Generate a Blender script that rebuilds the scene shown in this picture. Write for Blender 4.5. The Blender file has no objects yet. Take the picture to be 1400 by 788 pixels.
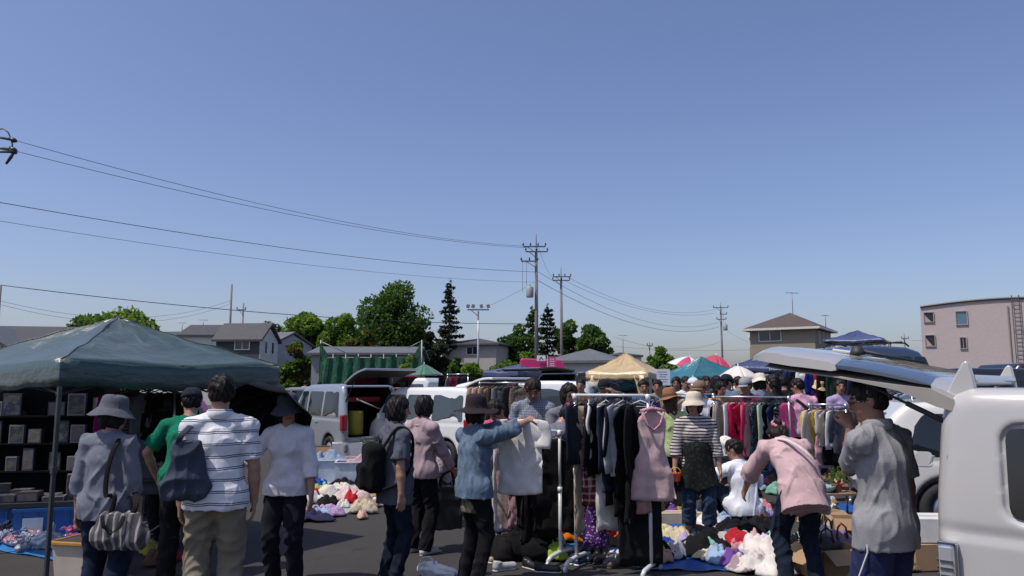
import bpy, math, random
import numpy as np
from mathutils import Vector, Matrix, geometry

R = math.radians
SC = bpy.context.scene
COL = SC.collection
rnd = random.Random(7)
EYE = 1.68
FPX = 1050.0
PITCH = math.atan(131 / 1050)
CP, SP = math.cos(PITCH), math.sin(PITCH)


def ray(px, py):
    u, v = (px - 700) / FPX, (394 - py) / FPX
    return u, CP - v * SP, SP + v * CP


def at(px, py, Y):
    """the point of the place at depth Y that the photograph shows at (px, py)"""
    x, y, z = ray(px, py)
    return Vector((x / y * Y, Y, EYE + z / y * Y))


def gnd(px, py):
    x, y, z = ray(px, py)
    t = -EYE / z
    return Vector((x * t, y * t, 0))


def xat(px, Y, z=1.2):
    return (px - 700) / FPX * (Y * CP + (z - EYE) * SP)


# ------------------------------------------------------------------ materials
MATS = {}


def nodes_of(name):
    m = bpy.data.materials.new(name)
    m.use_nodes = True
    nt = m.node_tree
    return m, nt, nt.nodes['Principled BSDF']


def mth(nt, op, a, b=None, c=None):
    n = nt.nodes.new('ShaderNodeMath')
    n.operation = op
    for i, v in enumerate((a, b, c)):
        if v is None:
            continue
        if isinstance(v, (int, float)):
            n.inputs[i].default_value = v
        else:
            nt.links.new(v, n.inputs[i])
    return n.outputs[0]


def mixc(nt, fac, a, b):
    n = nt.nodes.new('ShaderNodeMix')
    n.data_type = 'RGBA'
    for sock, v in ((n.inputs[0], fac), (n.inputs[6], a), (n.inputs[7], b)):
        if isinstance(v, (int, float)):
            sock.default_value = v
        elif isinstance(v, tuple):
            sock.default_value = (*v[:3], 1)
        else:
            nt.links.new(v, sock)
    return n.outputs[2]


def noise_n(nt, scale, detail=4, coord=None, rough=.6, stretch=None):
    tc = nt.nodes.new('ShaderNodeTexCoord')
    src = tc.outputs['Object'] if coord is None else coord
    if stretch:
        mp = nt.nodes.new('ShaderNodeMapping')
        mp.inputs['Scale'].default_value = stretch
        nt.links.new(src, mp.inputs[0])
        src = mp.outputs[0]
    n = nt.nodes.new('ShaderNodeTexNoise')
    n.inputs['Scale'].default_value = scale
    n.inputs['Detail'].default_value = detail
    n.inputs['Roughness'].default_value = rough
    nt.links.new(src, n.inputs['Vector'])
    return n.outputs['Fac']


def ramp(nt, fac, p0, p1, smooth=False):
    n = nt.nodes.new('ShaderNodeMapRange')
    n.clamp = True
    n.inputs[1].default_value = p0
    n.inputs[2].default_value = p1
    if smooth:
        n.interpolation_type = 'SMOOTHSTEP'
    nt.links.new(fac, n.inputs[0])
    return n.outputs[0]


def bump(nt, bs, h, strength, dist=.01):
    b = nt.nodes.new('ShaderNodeBump')
    b.inputs['Strength'].default_value = strength
    b.inputs['Distance'].default_value = dist
    nt.links.new(h, b.inputs['Height'])
    nt.links.new(b.outputs[0], bs.inputs['Normal'])


def sc3(c, k):
    return tuple(min(1, max(0, x * k)) for x in c)


def plain(c, rough=.6, metal=0, var=.12, scale=6, coat=0, bmp=0, spec=.5):
    """a surface with a little mottling"""
    key = ('p', c, rough, metal, var, scale, coat, bmp, spec)
    if key in MATS:
        return MATS[key]
    m, nt, bs = nodes_of('surface')
    n = noise_n(nt, scale, 5)
    nt.links.new(mixc(nt, ramp(nt, n, .3, .7), sc3(c, 1 - var), sc3(c, 1 + var)), bs.inputs['Base Color'])
    bs.inputs['Roughness'].default_value = rough
    bs.inputs['Metallic'].default_value = metal
    bs.inputs['Coat Weight'].default_value = coat
    bs.inputs['Specular IOR Level'].default_value = spec
    bs.inputs['Coat Roughness'].default_value = .05
    if bmp:
        bump(nt, bs, noise_n(nt, scale * 8, 4), bmp)
    MATS[key] = m
    return m


def fab(c, pat=None, c2=None, f=20.0, duty=.35, rough=.92, axis=2):
    """cloth; pat: None, stripes, pairs, plaid, floral, denim, heather, camo, cable"""
    key = ('f', c, pat, c2, f, duty, axis)
    if key in MATS:
        return MATS[key]
    m, nt, bs = nodes_of('cloth')
    tc = nt.nodes.new('ShaderNodeTexCoord')
    sp = nt.nodes.new('ShaderNodeSeparateXYZ')
    nt.links.new(tc.outputs['Object'], sp.inputs[0])
    n = noise_n(nt, 9, 5)
    col = mixc(nt, ramp(nt, n, .3, .7), sc3(c, .86), sc3(c, 1.1))
    wob = mth(nt, 'MULTIPLY', noise_n(nt, 3, 2), .05)
    if pat in ('stripes', 'pairs', 'plaid'):
        z = mth(nt, 'ADD', sp.outputs[axis], wob)
        fr = mth(nt, 'FRACT', mth(nt, 'MULTIPLY', mth(nt, 'ADD', z, 50), f))
        s = mth(nt, 'LESS_THAN', fr, duty)
        if pat == 'pairs':
            s2 = mth(nt, 'MULTIPLY', mth(nt, 'GREATER_THAN', fr, duty * 2), mth(nt, 'LESS_THAN', fr, duty * 3))
            s = mth(nt, 'MAXIMUM', s, s2)
        if pat == 'plaid':
            x = mth(nt, 'ADD', sp.outputs[0], mth(nt, 'MULTIPLY', sp.outputs[1], .8))
            frx = mth(nt, 'FRACT', mth(nt, 'MULTIPLY', mth(nt, 'ADD', mth(nt, 'ADD', x, wob), 50), f))
            s = mth(nt, 'MULTIPLY', mth(nt, 'ADD', s, mth(nt, 'LESS_THAN', frx, duty)), .5)
        col = mixc(nt, s, col, c2)
    elif pat == 'floral':
        v = nt.nodes.new('ShaderNodeTexVoronoi')
        v.inputs['Scale'].default_value = f
        nt.links.new(tc.outputs['Object'], v.inputs['Vector'])
        col = mixc(nt, mth(nt, 'LESS_THAN', v.outputs['Distance'], duty), col, c2)
    elif pat == 'denim':
        nn = noise_n(nt, 40, 6, stretch=(1, 1, .25))
        col = mixc(nt, ramp(nt, nn, .35, .7), sc3(c, .75), sc3(c, 1.35))
        col = mixc(nt, mth(nt, 'MULTIPLY', ramp(nt, noise_n(nt, 3.2, 3), .5, .75), .4), col, sc3(c, 2.1))
    elif pat == 'heather':
        nn = noise_n(nt, 240, 3, stretch=(.5, .5, 1.6))
        col = mixc(nt, ramp(nt, nn, .3, .7), sc3(c, .82), sc3(c, 1.18))
    elif pat in ('camo', 'blot'):
        nn = noise_n(nt, f, 3)
        col = mixc(nt, ramp(nt, nn, .48, .54), col, c2)
    nt.links.new(col, bs.inputs['Base Color'])
    bs.inputs['Roughness'].default_value = rough
    bs.inputs['Specular IOR Level'].default_value = .10
    bs.inputs['Sheen Weight'].default_value = .02
    h = mth(nt, 'ADD', mth(nt, 'MULTIPLY', noise_n(nt, 22, 4, stretch=(1, 1, .45)), 1.0), mth(nt, 'MULTIPLY', noise_n(nt, 260, 2), .15))
    bump(nt, bs, h, .45, .012)
    MATS[key] = m
    return m


def skin_mat(c):
    key = ('s', c)
    if key not in MATS:
        m, nt, bs = nodes_of('skin')
        nn = noise_n(nt, 25, 4)
        nt.links.new(mixc(nt, ramp(nt, nn, .35, .7), sc3(c, .88), (c[0] * 1.08, c[1] * 1.02, c[2])), bs.inputs['Base Color'])
        bs.inputs['Roughness'].default_value = .5
        bs.inputs['Subsurface Weight'].default_value = .0
        bump(nt, bs, noise_n(nt, 160, 3), .12, .004)
        MATS[key] = m
    return MATS[key]


def hair_mat(c):
    key = ('h', c)
    if key not in MATS:
        m, nt, bs = nodes_of('hair')
        nn = noise_n(nt, 70, 4, stretch=(1, 1, .18))
        nt.links.new(mixc(nt, nn, sc3(c, .6), sc3(c, 1.5)), bs.inputs['Base Color'])
        bs.inputs['Roughness'].default_value = .5
        bs.inputs['Specular IOR Level'].default_value = .16
        bump(nt, bs, nn, .6, .006)
        MATS[key] = m
    return MATS[key]


def glass_mat(c=(.012, .014, .016), rough=.04):
    return plain(c, rough, 0, .1, 3, 0, 0, .6)


def paint(c, metal=0.0):
    return plain(c, .32, metal, .03, 2, .8)


# ------------------------------------------------------------------ objects
def tag(o, label, cat, group=None, kind=None):
    if label:
        o['label'] = label
    if cat:
        o['category'] = cat
    if group:
        o['group'] = group
    if kind:
        o['kind'] = kind
    return o


def empty(name, loc=(0, 0, 0), rz=0.0, label=None, cat=None, group=None):
    o = bpy.data.objects.new(name, None)
    o.empty_display_size = .1
    COL.objects.link(o)
    o.location = loc
    o.rotation_euler = (0, 0, rz)
    return tag(o, label, cat, group)


def link(name, me, mats, parent=None, loc=None, rz=None):
    if me.name != name:
        me.name = name
    for m in (mats if isinstance(mats, (list, tuple)) else [mats]):
        me.materials.append(m)
    o = bpy.data.objects.new(name, me)
    COL.objects.link(o)
    if parent:
        o.parent = parent
    if loc is not None:
        o.location = loc
    if rz is not None:
        o.rotation_euler = (0, 0, rz)
    return o


def dup(o, loc=None, rz=None, label=None):
    c = o.copy()
    COL.objects.link(c)
    for ch in o.children:
        d = ch.copy()
        COL.objects.link(d)
        d.parent = c
        for g in ch.children:
            e = g.copy()
            COL.objects.link(e)
            e.parent = d
    if loc is not None:
        c.location = loc
    if rz is not None:
        c.rotation_euler = (0, 0, rz)
    if label:
        c['label'] = label
    return c


def np_mesh(V, F, smooth=True, mi=None):
    """mesh from numpy arrays; F is n x 4"""
    me = bpy.data.meshes.new('m')
    nv, nf = len(V), len(F)
    me.vertices.add(nv)
    me.vertices.foreach_set('co', np.ascontiguousarray(V, dtype=np.float32).ravel())
    k = F.shape[1]
    me.loops.add(nf * k)
    me.loops.foreach_set('vertex_index', np.ascontiguousarray(F, dtype=np.int32).ravel())
    me.polygons.add(nf)
    me.polygons.foreach_set('loop_start', np.arange(0, nf * k, k, dtype=np.int32))
    me.polygons.foreach_set('use_smooth', np.full(nf, smooth))
    if mi is not None:
        me.polygons.foreach_set('material_index', mi.astype(np.int32))
    me.update(calc_edges=True)
    return me


def frame_of(d):
    d = Vector(d).normalized()
    a = Vector((0, 0, 1)) if abs(d.z) < .9 else Vector((0, 1, 0))
    x = d.cross(a).normalized()
    return x, d.cross(x).normalized(), d


class MB:
    def __init__(s):
        s.v, s.f, s.m = [], [], []

    def add(s, vs, fs, mi=0):
        o = len(s.v)
        s.v += [tuple(v) for v in vs]
        s.f += [tuple(i + o for i in f) for f in fs]
        s.m += [mi] * len(fs)
        return s

    def box(s, c, d, rz=0, mi=0, mat=None):
        x, y, z = d[0] / 2, d[1] / 2, d[2] / 2
        vs = [Vector((a * x, b * y, e * z)) for e in (-1, 1) for b in (-1, 1) for a in (-1, 1)]
        M = Matrix.Rotation(rz, 3, 'Z') if mat is None else mat
        vs = [M @ v + Vector(c) for v in vs]
        return s.add(vs, [(0, 2, 3, 1), (4, 5, 7, 6), (0, 1, 5, 4), (2, 6, 7, 3), (0, 4, 6, 2), (1, 3, 7, 5)], mi)

    def tube(s, pts, r, n=8, mi=0, flat=1.0, up=None):
        pts = [Vector(p) for p in pts]
        rs = r if isinstance(r, (list, tuple)) else [r] * len(pts)
        vs, fs = [], []
        px = None
        for i, p in enumerate(pts):
            d = (pts[min(i + 1, len(pts) - 1)] - pts[max(i - 1, 0)])
            if d.length < 1e-9:
                d = Vector((0, 0, 1))
            d.normalize()
            if up is not None:
                x = Vector(up) - d * d.dot(Vector(up))
                x = x.normalized() if x.length > 1e-6 else frame_of(d)[0]
            elif px is None:
                x = frame_of(d)[0]
            else:
                x = px - d * px.dot(d)
                x = x.normalized() if x.length > 1e-6 else frame_of(d)[0]
            px = x
            y = d.cross(x)
            for k in range(n):
                a = 2 * math.pi * k / n
                vs.append(p + x * (math.cos(a) * rs[i]) + y * (math.sin(a) * rs[i] * flat))
        for i in range(len(pts) - 1):
            for k in range(n):
                a, b = i * n + k, i * n + (k + 1) % n
                fs.append((a, b, b + n, a + n))
        fs.append(tuple(range(n - 1, -1, -1)))
        fs.append(tuple((len(pts) - 1) * n + k for k in range(n)))
        return s.add(vs, fs, mi)

    def lathe(s, prof, n=20, c=(0, 0, 0), mi=0, M=None, sx=1, sy=1, closed=False):
        vs, fs = [], []
        for r, z in prof:
            for k in range(n):
                a = 2 * math.pi * k / n
                v = Vector((math.cos(a) * r * sx, math.sin(a) * r * sy, z))
                vs.append((M @ v if M is not None else v) + Vector(c))
        m = len(prof)
        for i in range(m if closed else m - 1):
            for k in range(n):
                a, b = i * n + k, i * n + (k + 1) % n
                c2, d = ((i + 1) % m) * n + (k + 1) % n, ((i + 1) % m) * n + k
                fs.append((a, b, c2, d))
        if not closed:
            if prof[0][0] > 1e-6:
                fs.append(tuple(range(n - 1, -1, -1)))
            if prof[-1][0] > 1e-6:
                fs.append(tuple((m - 1) * n + k for k in range(n)))
        return s.add(vs, fs, mi)

    def prism(s, poly, a, b, plane='xz', mi=0):
        """poly in the plane, extruded from a to b along the third axis"""
        def P(u, v, w):
            return {'xz': (u, w, v), 'xy': (u, v, w), 'yz': (w, u, v)}[plane]
        n = len(poly)
        vs = [P(u, v, a) for u, v in poly] + [P(u, v, b) for u, v in poly]
        fs = [tuple(range(n)), tuple(range(2 * n - 1, n - 1, -1))] + [(i, i + n, (i + 1) % n + n, (i + 1) % n) for i in range(n)]
        return s.add(vs, fs, mi)

    def build(s, name, mats, parent=None, smooth=False, bevel=0, loc=None, rz=None, fix=True):
        me = bpy.data.meshes.new(name)
        me.from_pydata(s.v, [], s.f)
        me.polygons.foreach_set('material_index', s.m)
        if fix:
            import bmesh
            bm = bmesh.new()
            bm.from_mesh(me)
            bmesh.ops.recalc_face_normals(bm, faces=bm.faces)
            bm.to_mesh(me)
            bm.free()
        if smooth:
            me.polygons.foreach_set('use_smooth', [True] * len(me.polygons))
        o = link(name, me, mats, parent, loc, rz)
        if bevel:
            b = o.modifiers.new('b', 'BEVEL')
            b.width = bevel
            b.segments = 2
            b.limit_method = 'ANGLE'
        return o


def smooth_angle(o, deg=40):
    me = o.data
    me.polygons.foreach_set('use_smooth', [True] * len(me.polygons))
    try:
        me.set_sharp_from_angle(angle=R(deg))
    except Exception:
        pass
    return o


# ------------------------------------------------------------------ implicit surfaces
CORN = [(i, j, k) for i in (0, 1) for j in (0, 1) for k in (0, 1)]
EDG = [(a, b) for a in range(8) for b in range(a + 1, 8) if sum(abs(CORN[a][q] - CORN[b][q]) for q in range(3)) == 1]


def nets(D, org, vox):
    S = D < 0
    c = np.zeros(tuple(n - 1 for n in D.shape), np.uint8)
    nx, ny, nz = c.shape
    for i, j, k in CORN:
        c += S[i:i + nx, j:j + ny, k:k + nz]
    act = (c > 0) & (c < 8)
    idx = np.argwhere(act)
    ids = np.full(act.shape, -1, np.int32)
    ids[act] = np.arange(len(idx))
    vals = [D[idx[:, 0] + i, idx[:, 1] + j, idx[:, 2] + k] for i, j, k in CORN]
    acc = np.zeros((len(idx), 3), np.float32)
    cnt = np.zeros(len(idx), np.float32)
    for a, b in EDG:
        va, vb = vals[a], vals[b]
        m = (va < 0) != (vb < 0)
        t = np.where(m, va / np.where(m, va - vb, 1), 0)
        ca, cb = np.array(CORN[a], np.float32), np.array(CORN[b], np.float32)
        acc += np.where(m[:, None], ca + t[:, None] * (cb - ca), 0)
        cnt += m
    V = np.asarray(org, np.float32) + vox * (idx + acc / cnt[:, None])
    Q = []
    for ax in range(3):
        o1, o2 = (ax + 1) % 3, (ax + 2) % 3
        sl0 = [slice(1, -1)] * 3
        sl1 = [slice(1, -1)] * 3
        sl0[ax] = slice(0, -1)
        sl1[ax] = slice(1, None)
        e = S[tuple(sl0)] != S[tuple(sl1)]
        a = np.argwhere(e)
        if not len(a):
            continue
        off = np.ones(3, int)
        off[ax] = 0
        a = a + off
        ins = S[a[:, 0], a[:, 1], a[:, 2]]
        q = []
        for d1, d2 in ((-1, -1), (0, -1), (0, 0), (-1, 0)):
            p = a.copy()
            p[:, o1] += d1
            p[:, o2] += d2
            q.append(ids[p[:, 0], p[:, 1], p[:, 2]])
        q = np.stack(q, 1)
        q[~ins] = q[~ins][:, ::-1]
        Q.append(q)
    return V, np.concatenate(Q)


def vnormals(V, F):
    n = np.cross(V[F[:, 2]] - V[F[:, 0]], V[F[:, 3]] - V[F[:, 1]])
    N = np.zeros_like(V)
    for k in range(4):
        for q in range(3):
            N[:, q] += np.bincount(F[:, k], n[:, q], len(V))
    return N / np.maximum(np.linalg.norm(N, axis=1), 1e-9)[:, None]


def relax(V, F, it=1, w=.5):
    for _ in range(it):
        A = np.zeros_like(V)
        C = np.zeros(len(V), np.float32)
        for k in range(4):
            i, j = F[:, k], F[:, (k + 1) % 4]
            for q in range(3):
                A[:, q] += np.bincount(i, V[j, q], len(V)) + np.bincount(j, V[i, q], len(V))
            C += np.bincount(i, minlength=len(V)) + np.bincount(j, minlength=len(V))
        V = V * (1 - w) + w * A / np.maximum(C, 1)[:, None]
    return V


def smin(a, b, k):
    if k <= 0:
        return np.minimum(a, b)
    h = np.maximum(k - np.abs(a - b), 0) / k
    return np.minimum(a, b) - h * h * k * .25


class SDF:
    def __init__(s):
        s.p = []

    def _add(s, f, lo, hi, k, op='u'):
        s.p.append((f, np.array(lo, float), np.array(hi, float), k, op))
        return s

    def cap(s, a, b, ra, rb=None, k=.02, fl=1.0, front=None, cut=False, cuta=False, op='u'):
        """tapered capsule a-b; flattened by fl along front; cut: flat at b; cuta: flat at a"""
        rb = ra if rb is None else rb
        a, b = np.array(a, np.float32), np.array(b, np.float32)
        ba = b - a
        L2 = max(float(ba @ ba), 1e-9)
        un = ba / math.sqrt(L2)
        fr = None if front is None else np.array(front, np.float32) / np.linalg.norm(front)

        def f(X, Y, Z):
            x, y, z = X - a[0], Y - a[1], Z - a[2]
            t0 = (x * ba[0] + y * ba[1] + z * ba[2]) / L2
            t = np.clip(t0, 0, 1)
            qx, qy, qz = x - ba[0] * t, y - ba[1] * t, z - ba[2] * t
            if fr is not None and fl != 1:
                g = (qx * fr[0] + qy * fr[1] + qz * fr[2]) * (1 / fl - 1)
                qx, qy, qz = qx + g * fr[0], qy + g * fr[1], qz + g * fr[2]
            d = np.sqrt(qx * qx + qy * qy + qz * qz) - (ra + (rb - ra) * t)
            if fr is not None and fl < 1:
                d = d * (.5 + .5 * fl)
            if cut:
                d = np.maximum(d, (t0 - 1) * math.sqrt(L2))
            if cuta:
                d = np.maximum(d, -t0 * math.sqrt(L2))
            return d
        r = max(ra, rb) * max(1, fl)
        return s._add(f, np.minimum(a, b) - r, np.maximum(a, b) + r, k, op)

    def ell(s, c, r, k=.02, M=None, op='u'):
        """ellipsoid; M: 3x3, columns = its axes"""
        c, r = np.array(c, np.float32), np.array(r, np.float32)
        A = np.eye(3, dtype=np.float32) if M is None else np.array(M, np.float32)

        def f(X, Y, Z):
            x, y, z = X - c[0], Y - c[1], Z - c[2]
            u = [(x * A[0, i] + y * A[1, i] + z * A[2, i]) / r[i] for i in range(3)]
            k0 = np.sqrt(u[0] ** 2 + u[1] ** 2 + u[2] ** 2)
            k1 = np.sqrt((u[0] / r[0]) ** 2 + (u[1] / r[1]) ** 2 + (u[2] / r[2]) ** 2)
            return k0 * (k0 - 1) / np.maximum(k1, 1e-6)
        m = float(r.max())
        return s._add(f, c - m, c + m, k, op)

    def rbox(s, c, h, r=.02, k=.01, M=None, op='u'):
        """rounded box, half sizes h"""
        c, h = np.array(c, np.float32), np.array(h, np.float32)
        A = np.eye(3, dtype=np.float32) if M is None else np.array(M, np.float32)

        def f(X, Y, Z):
            x, y, z = X - c[0], Y - c[1], Z - c[2]
            q = [np.abs(x * A[0, i] + y * A[1, i] + z * A[2, i]) - (h[i] - r) for i in range(3)]
            o = np.sqrt(np.maximum(q[0], 0) ** 2 + np.maximum(q[1], 0) ** 2 + np.maximum(q[2], 0) ** 2)
            return o + np.minimum(np.maximum(np.maximum(q[0], q[1]), q[2]), 0) - r
        m = float(np.linalg.norm(h))
        return s._add(f, c - m, c + m, k, op)

    def plane(s, p, n):
        """keeps the side of the plane that n points away from"""
        p, n = np.array(p, np.float32), np.array(n, np.float32)
        return s._add(lambda X, Y, Z: (X - p[0]) * n[0] + (Y - p[1]) * n[1] + (Z - p[2]) * n[2], (0, 0, 0), (0, 0, 0), 0, 'i')

    def grid(s, vox):
        us = [p for p in s.p if p[4] == 'u']
        lo = np.min([p[1] for p in us], 0) - 3 * vox - .01
        hi = np.max([p[2] for p in us], 0) + 3 * vox + .01
        n = np.ceil((hi - lo) / vox).astype(int) + 1
        D = np.full(n, .5, np.float32)
        ax = [(lo[i] + vox * np.arange(n[i])).astype(np.float32) for i in range(3)]
        for f, a, b, k, op in s.p:
            if op == 'i':
                D = np.maximum(D, f(ax[0][:, None, None], ax[1][None, :, None], ax[2][None, None, :]))
                continue
            i0 = np.maximum(((a - k - 2 * vox - lo) / vox).astype(int), 0)
            i1 = np.minimum(((b + k + 2 * vox - lo) / vox).astype(int) + 2, n)
            if (i1 <= i0).any():
                continue
            sl = tuple(slice(i0[q], i1[q]) for q in range(3))
            d = f(ax[0][sl[0]][:, None, None], ax[1][sl[1]][None, :, None], ax[2][sl[2]][None, None, :])
            D[sl] = smin(D[sl], d, k) if op == 'u' else -smin(-D[sl], d, k)
        return D, lo

    def arrays(s, vox, fold=0, seed=0, lam=.12, vert=.3, rel=1, floor=-1):
        D, lo = s.grid(vox)
        V, F = nets(D, lo, vox)
        if rel:
            V = relax(V, F, rel, .5)
        if fold:
            V = V + vnormals(V, F) * np.maximum(folds(V, fold, seed, lam, vert), floor)[:, None]
        return V.astype(np.float32), F

    def build(s, name, vox, mat, parent=None, fold=0, seed=0, lam=.12, vert=.3, rel=1, loc=None, rz=None):
        V, F = s.arrays(vox, fold, seed, lam, vert, rel)
        return link(name, np_mesh(V, F), mat, parent, loc, rz)


def folds(V, amp, seed, lam=.12, vert=.3):
    r = np.random.RandomState(seed + 11)
    out = np.zeros(len(V), np.float32)
    for i in range(5):
        th = r.rand() * 2 * math.pi
        K = 2 * math.pi / (lam * (.6 + 1.1 * r.rand())) * np.array([math.cos(th), math.sin(th), vert * (r.rand() * 2 - 1)])
        w = r.randn(3)
        w = w / np.linalg.norm(w) * 2 * math.pi / .33
        ph = V @ K * .5 + r.rand() * 6 + 1.3 * np.sin(V @ w + r.rand() * 6)
        gate = .5 + .5 * np.sin(V @ (r.randn(3) * 6) + r.rand() * 6)
        out += (1 - 2 * np.abs(np.sin(ph))) * gate * amp * (.7 if i else 1)
    return out
# ------------------------------------------------------------------ light, sky, camera
SUN = Vector((-.90, -.44, 0)).normalized() * math.cos(R(62)) + Vector((0, 0, math.sin(R(62))))
w = bpy.data.worlds.new('World')
SC.world = w
w.use_nodes = True
nt = w.node_tree
bg = nt.nodes['Background']
sky = nt.nodes.new('ShaderNodeTexSky')
sky.sky_type = 'NISHITA'
sky.sun_disc = False
sky.sun_elevation = R(62)
sky.sun_rotation = math.atan2(SUN.x, SUN.y)
sky.air_density = 1.0
sky.dust_density = 1.9
sky.ozone_density = 2.0
sky.altitude = 100
gr = nt.nodes.new('ShaderNodeMix')
gr.data_type = 'RGBA'
gr.blend_type = 'MULTIPLY'
gr.inputs[0].default_value = 1
gr.inputs[7].default_value = (1.03, 1.0, 1.16, 1)
nt.links.new(sky.outputs[0], gr.inputs[6])
nt.links.new(gr.outputs[2], bg.inputs['Color'])
bg.inputs['Strength'].default_value = .15
sl = bpy.data.lights.new('sun', 'SUN')
sl.energy = 5.0
sl.angle = R(.5)
sl.color = (1, .945, .87)
so = bpy.data.objects.new('sun', sl)
COL.objects.link(so)
so.rotation_euler = SUN.to_track_quat('Z', 'Y').to_euler()
cd = bpy.data.cameras.new('camera')
co = bpy.data.objects.new('camera', cd)
COL.objects.link(co)
co.location = (0, 0, EYE)
co.rotation_euler = (math.pi / 2 + PITCH, 0, 0)
cd.sensor_width = 36
cd.lens = 27
cd.clip_start = .05
cd.clip_end = 3000
SC.camera = co
SC.view_settings.view_transform = 'Standard'
SC.view_settings.look = 'None'
SC.view_settings.exposure = -.35
SC.view_settings.gamma = 1
SC.render.resolution_x, SC.render.resolution_y = 1024, 576
SC.cycles.max_bounces = 6
SC.cycles.use_denoising = True

# ------------------------------------------------------------------ ground
m, nt, bs = nodes_of('asphalt')
g1 = noise_n(nt, 220, 3)
g2 = noise_n(nt, .9, 5)
g3 = noise_n(nt, 45, 4)
c = mixc(nt, ramp(nt, g1, .35, .72), (.027, .0235, .0212), (.070, .0618, .0567))
c = mixc(nt, mth(nt, 'MULTIPLY', ramp(nt, g2, .4, .7), .35), c, (.04, .037, .036))
c = mixc(nt, mth(nt, 'MULTIPLY', ramp(nt, g3, .62, .75), .35), c, (.14, .13, .125))
tc = nt.nodes.new('ShaderNodeTexCoord')
vo = nt.nodes.new('ShaderNodeTexVoronoi')
vo.feature = 'DISTANCE_TO_EDGE'
vo.inputs['Scale'].default_value = .33
wv = nt.nodes.new('ShaderNodeVectorMath')
wv.operation = 'ADD'
wn = nt.nodes.new('ShaderNodeTexNoise')
wn.inputs['Scale'].default_value = 1.6
wn.inputs['Detail'].default_value = 6
nt.links.new(tc.outputs['Object'], wn.inputs['Vector'])
nt.links.new(tc.outputs['Object'], wv.inputs[0])
nt.links.new(wn.outputs['Color'], wv.inputs[1])
nt.links.new(wv.outputs[0], vo.inputs['Vector'])
crack = mth(nt, 'MULTIPLY', mth(nt, 'LESS_THAN', vo.outputs['Distance'], .0035), ramp(nt, noise_n(nt, .5, 2), .45, .55))
c = mixc(nt, mth(nt, 'MULTIPLY', crack, .8), c, (.012, .011, .010))
c = mixc(nt, mth(nt, 'MULTIPLY', ramp(nt, noise_n(nt, .35, 3), .52, .60), .28), c, (.072, .064, .058))
c = mixc(nt, mth(nt, 'MULTIPLY', ramp(nt, noise_n(nt, 3.3, 5), .62, .72), .35), c, (.022, .020, .019))
nt.links.new(c, bs.inputs['Base Color'])
bs.inputs['Roughness'].default_value = .85
bump(nt, bs, mth(nt, 'ADD', g1, g3), .9, .012)
g = MB()
g.add([(-600, -40, 0), (600, -40, 0), (600, 900, 0), (-600, 900, 0)], [(0, 1, 2, 3)])
tag(g.build('ground', m), None, None, kind='structure')
g = MB()
m, nt, bs = nodes_of('grass_field')
gn = noise_n(nt, 1.3, 6)
nt.links.new(mixc(nt, ramp(nt, gn, .3, .7), (.04, .07, .015), (.10, .14, .035)), bs.inputs['Base Color'])
bump(nt, bs, noise_n(nt, 30, 4), 1, .1)
g.add([(-80, 30, .004), (-14, 30, .004), (-14, 58, .004), (-80, 58, .004)], [(0, 1, 2, 3)])
tag(g.build('grass_field', m), None, None, kind='structure')

# ------------------------------------------------------------------ trees
BARK = plain((.07, .05, .035), .9, scale=8, bmp=.6)


def leafm(c, key):
    k = ('leaf', c)
    if k not in MATS:
        m, nt, bs = nodes_of('leaf')
        nt.links.new(mixc(nt, ramp(nt, noise_n(nt, .8, 5), .3, .7), sc3(c, .65), sc3(c, 1.4)), bs.inputs['Base Color'])
        bs.inputs['Roughness'].default_value = .55
        bs.inputs['Specular IOR Level'].default_value = .3
        tl_ = nt.nodes.new('ShaderNodeBsdfTranslucent')
        tl_.inputs['Color'].default_value = (min(1, c[0] * 2.2), min(1, c[1] * 2.2), c[2] * 1.2, 1)
        mx = nt.nodes.new('ShaderNodeMixShader')
        mx.inputs[0].default_value = .35
        out = nt.nodes['Material Output']
        nt.links.new(bs.outputs[0], mx.inputs[1])
        nt.links.new(tl_.outputs[0], mx.inputs[2])
        nt.links.new(mx.outputs[0], out.inputs['Surface'])
        MATS[k] = m
    return MATS[k]


def leaf_cloud(P, size, rs, mi, droop=0.0):
    """quads at points P"""
    n = len(P)
    a = rs.randn(n, 3)
    a /= np.linalg.norm(a, axis=1)[:, None]
    b = rs.randn(n, 3)
    b -= a * (a * b).sum(1)[:, None]
    b /= np.linalg.norm(b, axis=1)[:, None]
    s = (size * (.6 + .8 * rs.rand(n)))[:, None]
    V = np.stack([P - a * s, P - b * s * .55, P + a * s, P + b * s * .55], 1).reshape(-1, 3)
    F = np.arange(4 * n).reshape(n, 4)
    return V, F, mi


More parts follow.
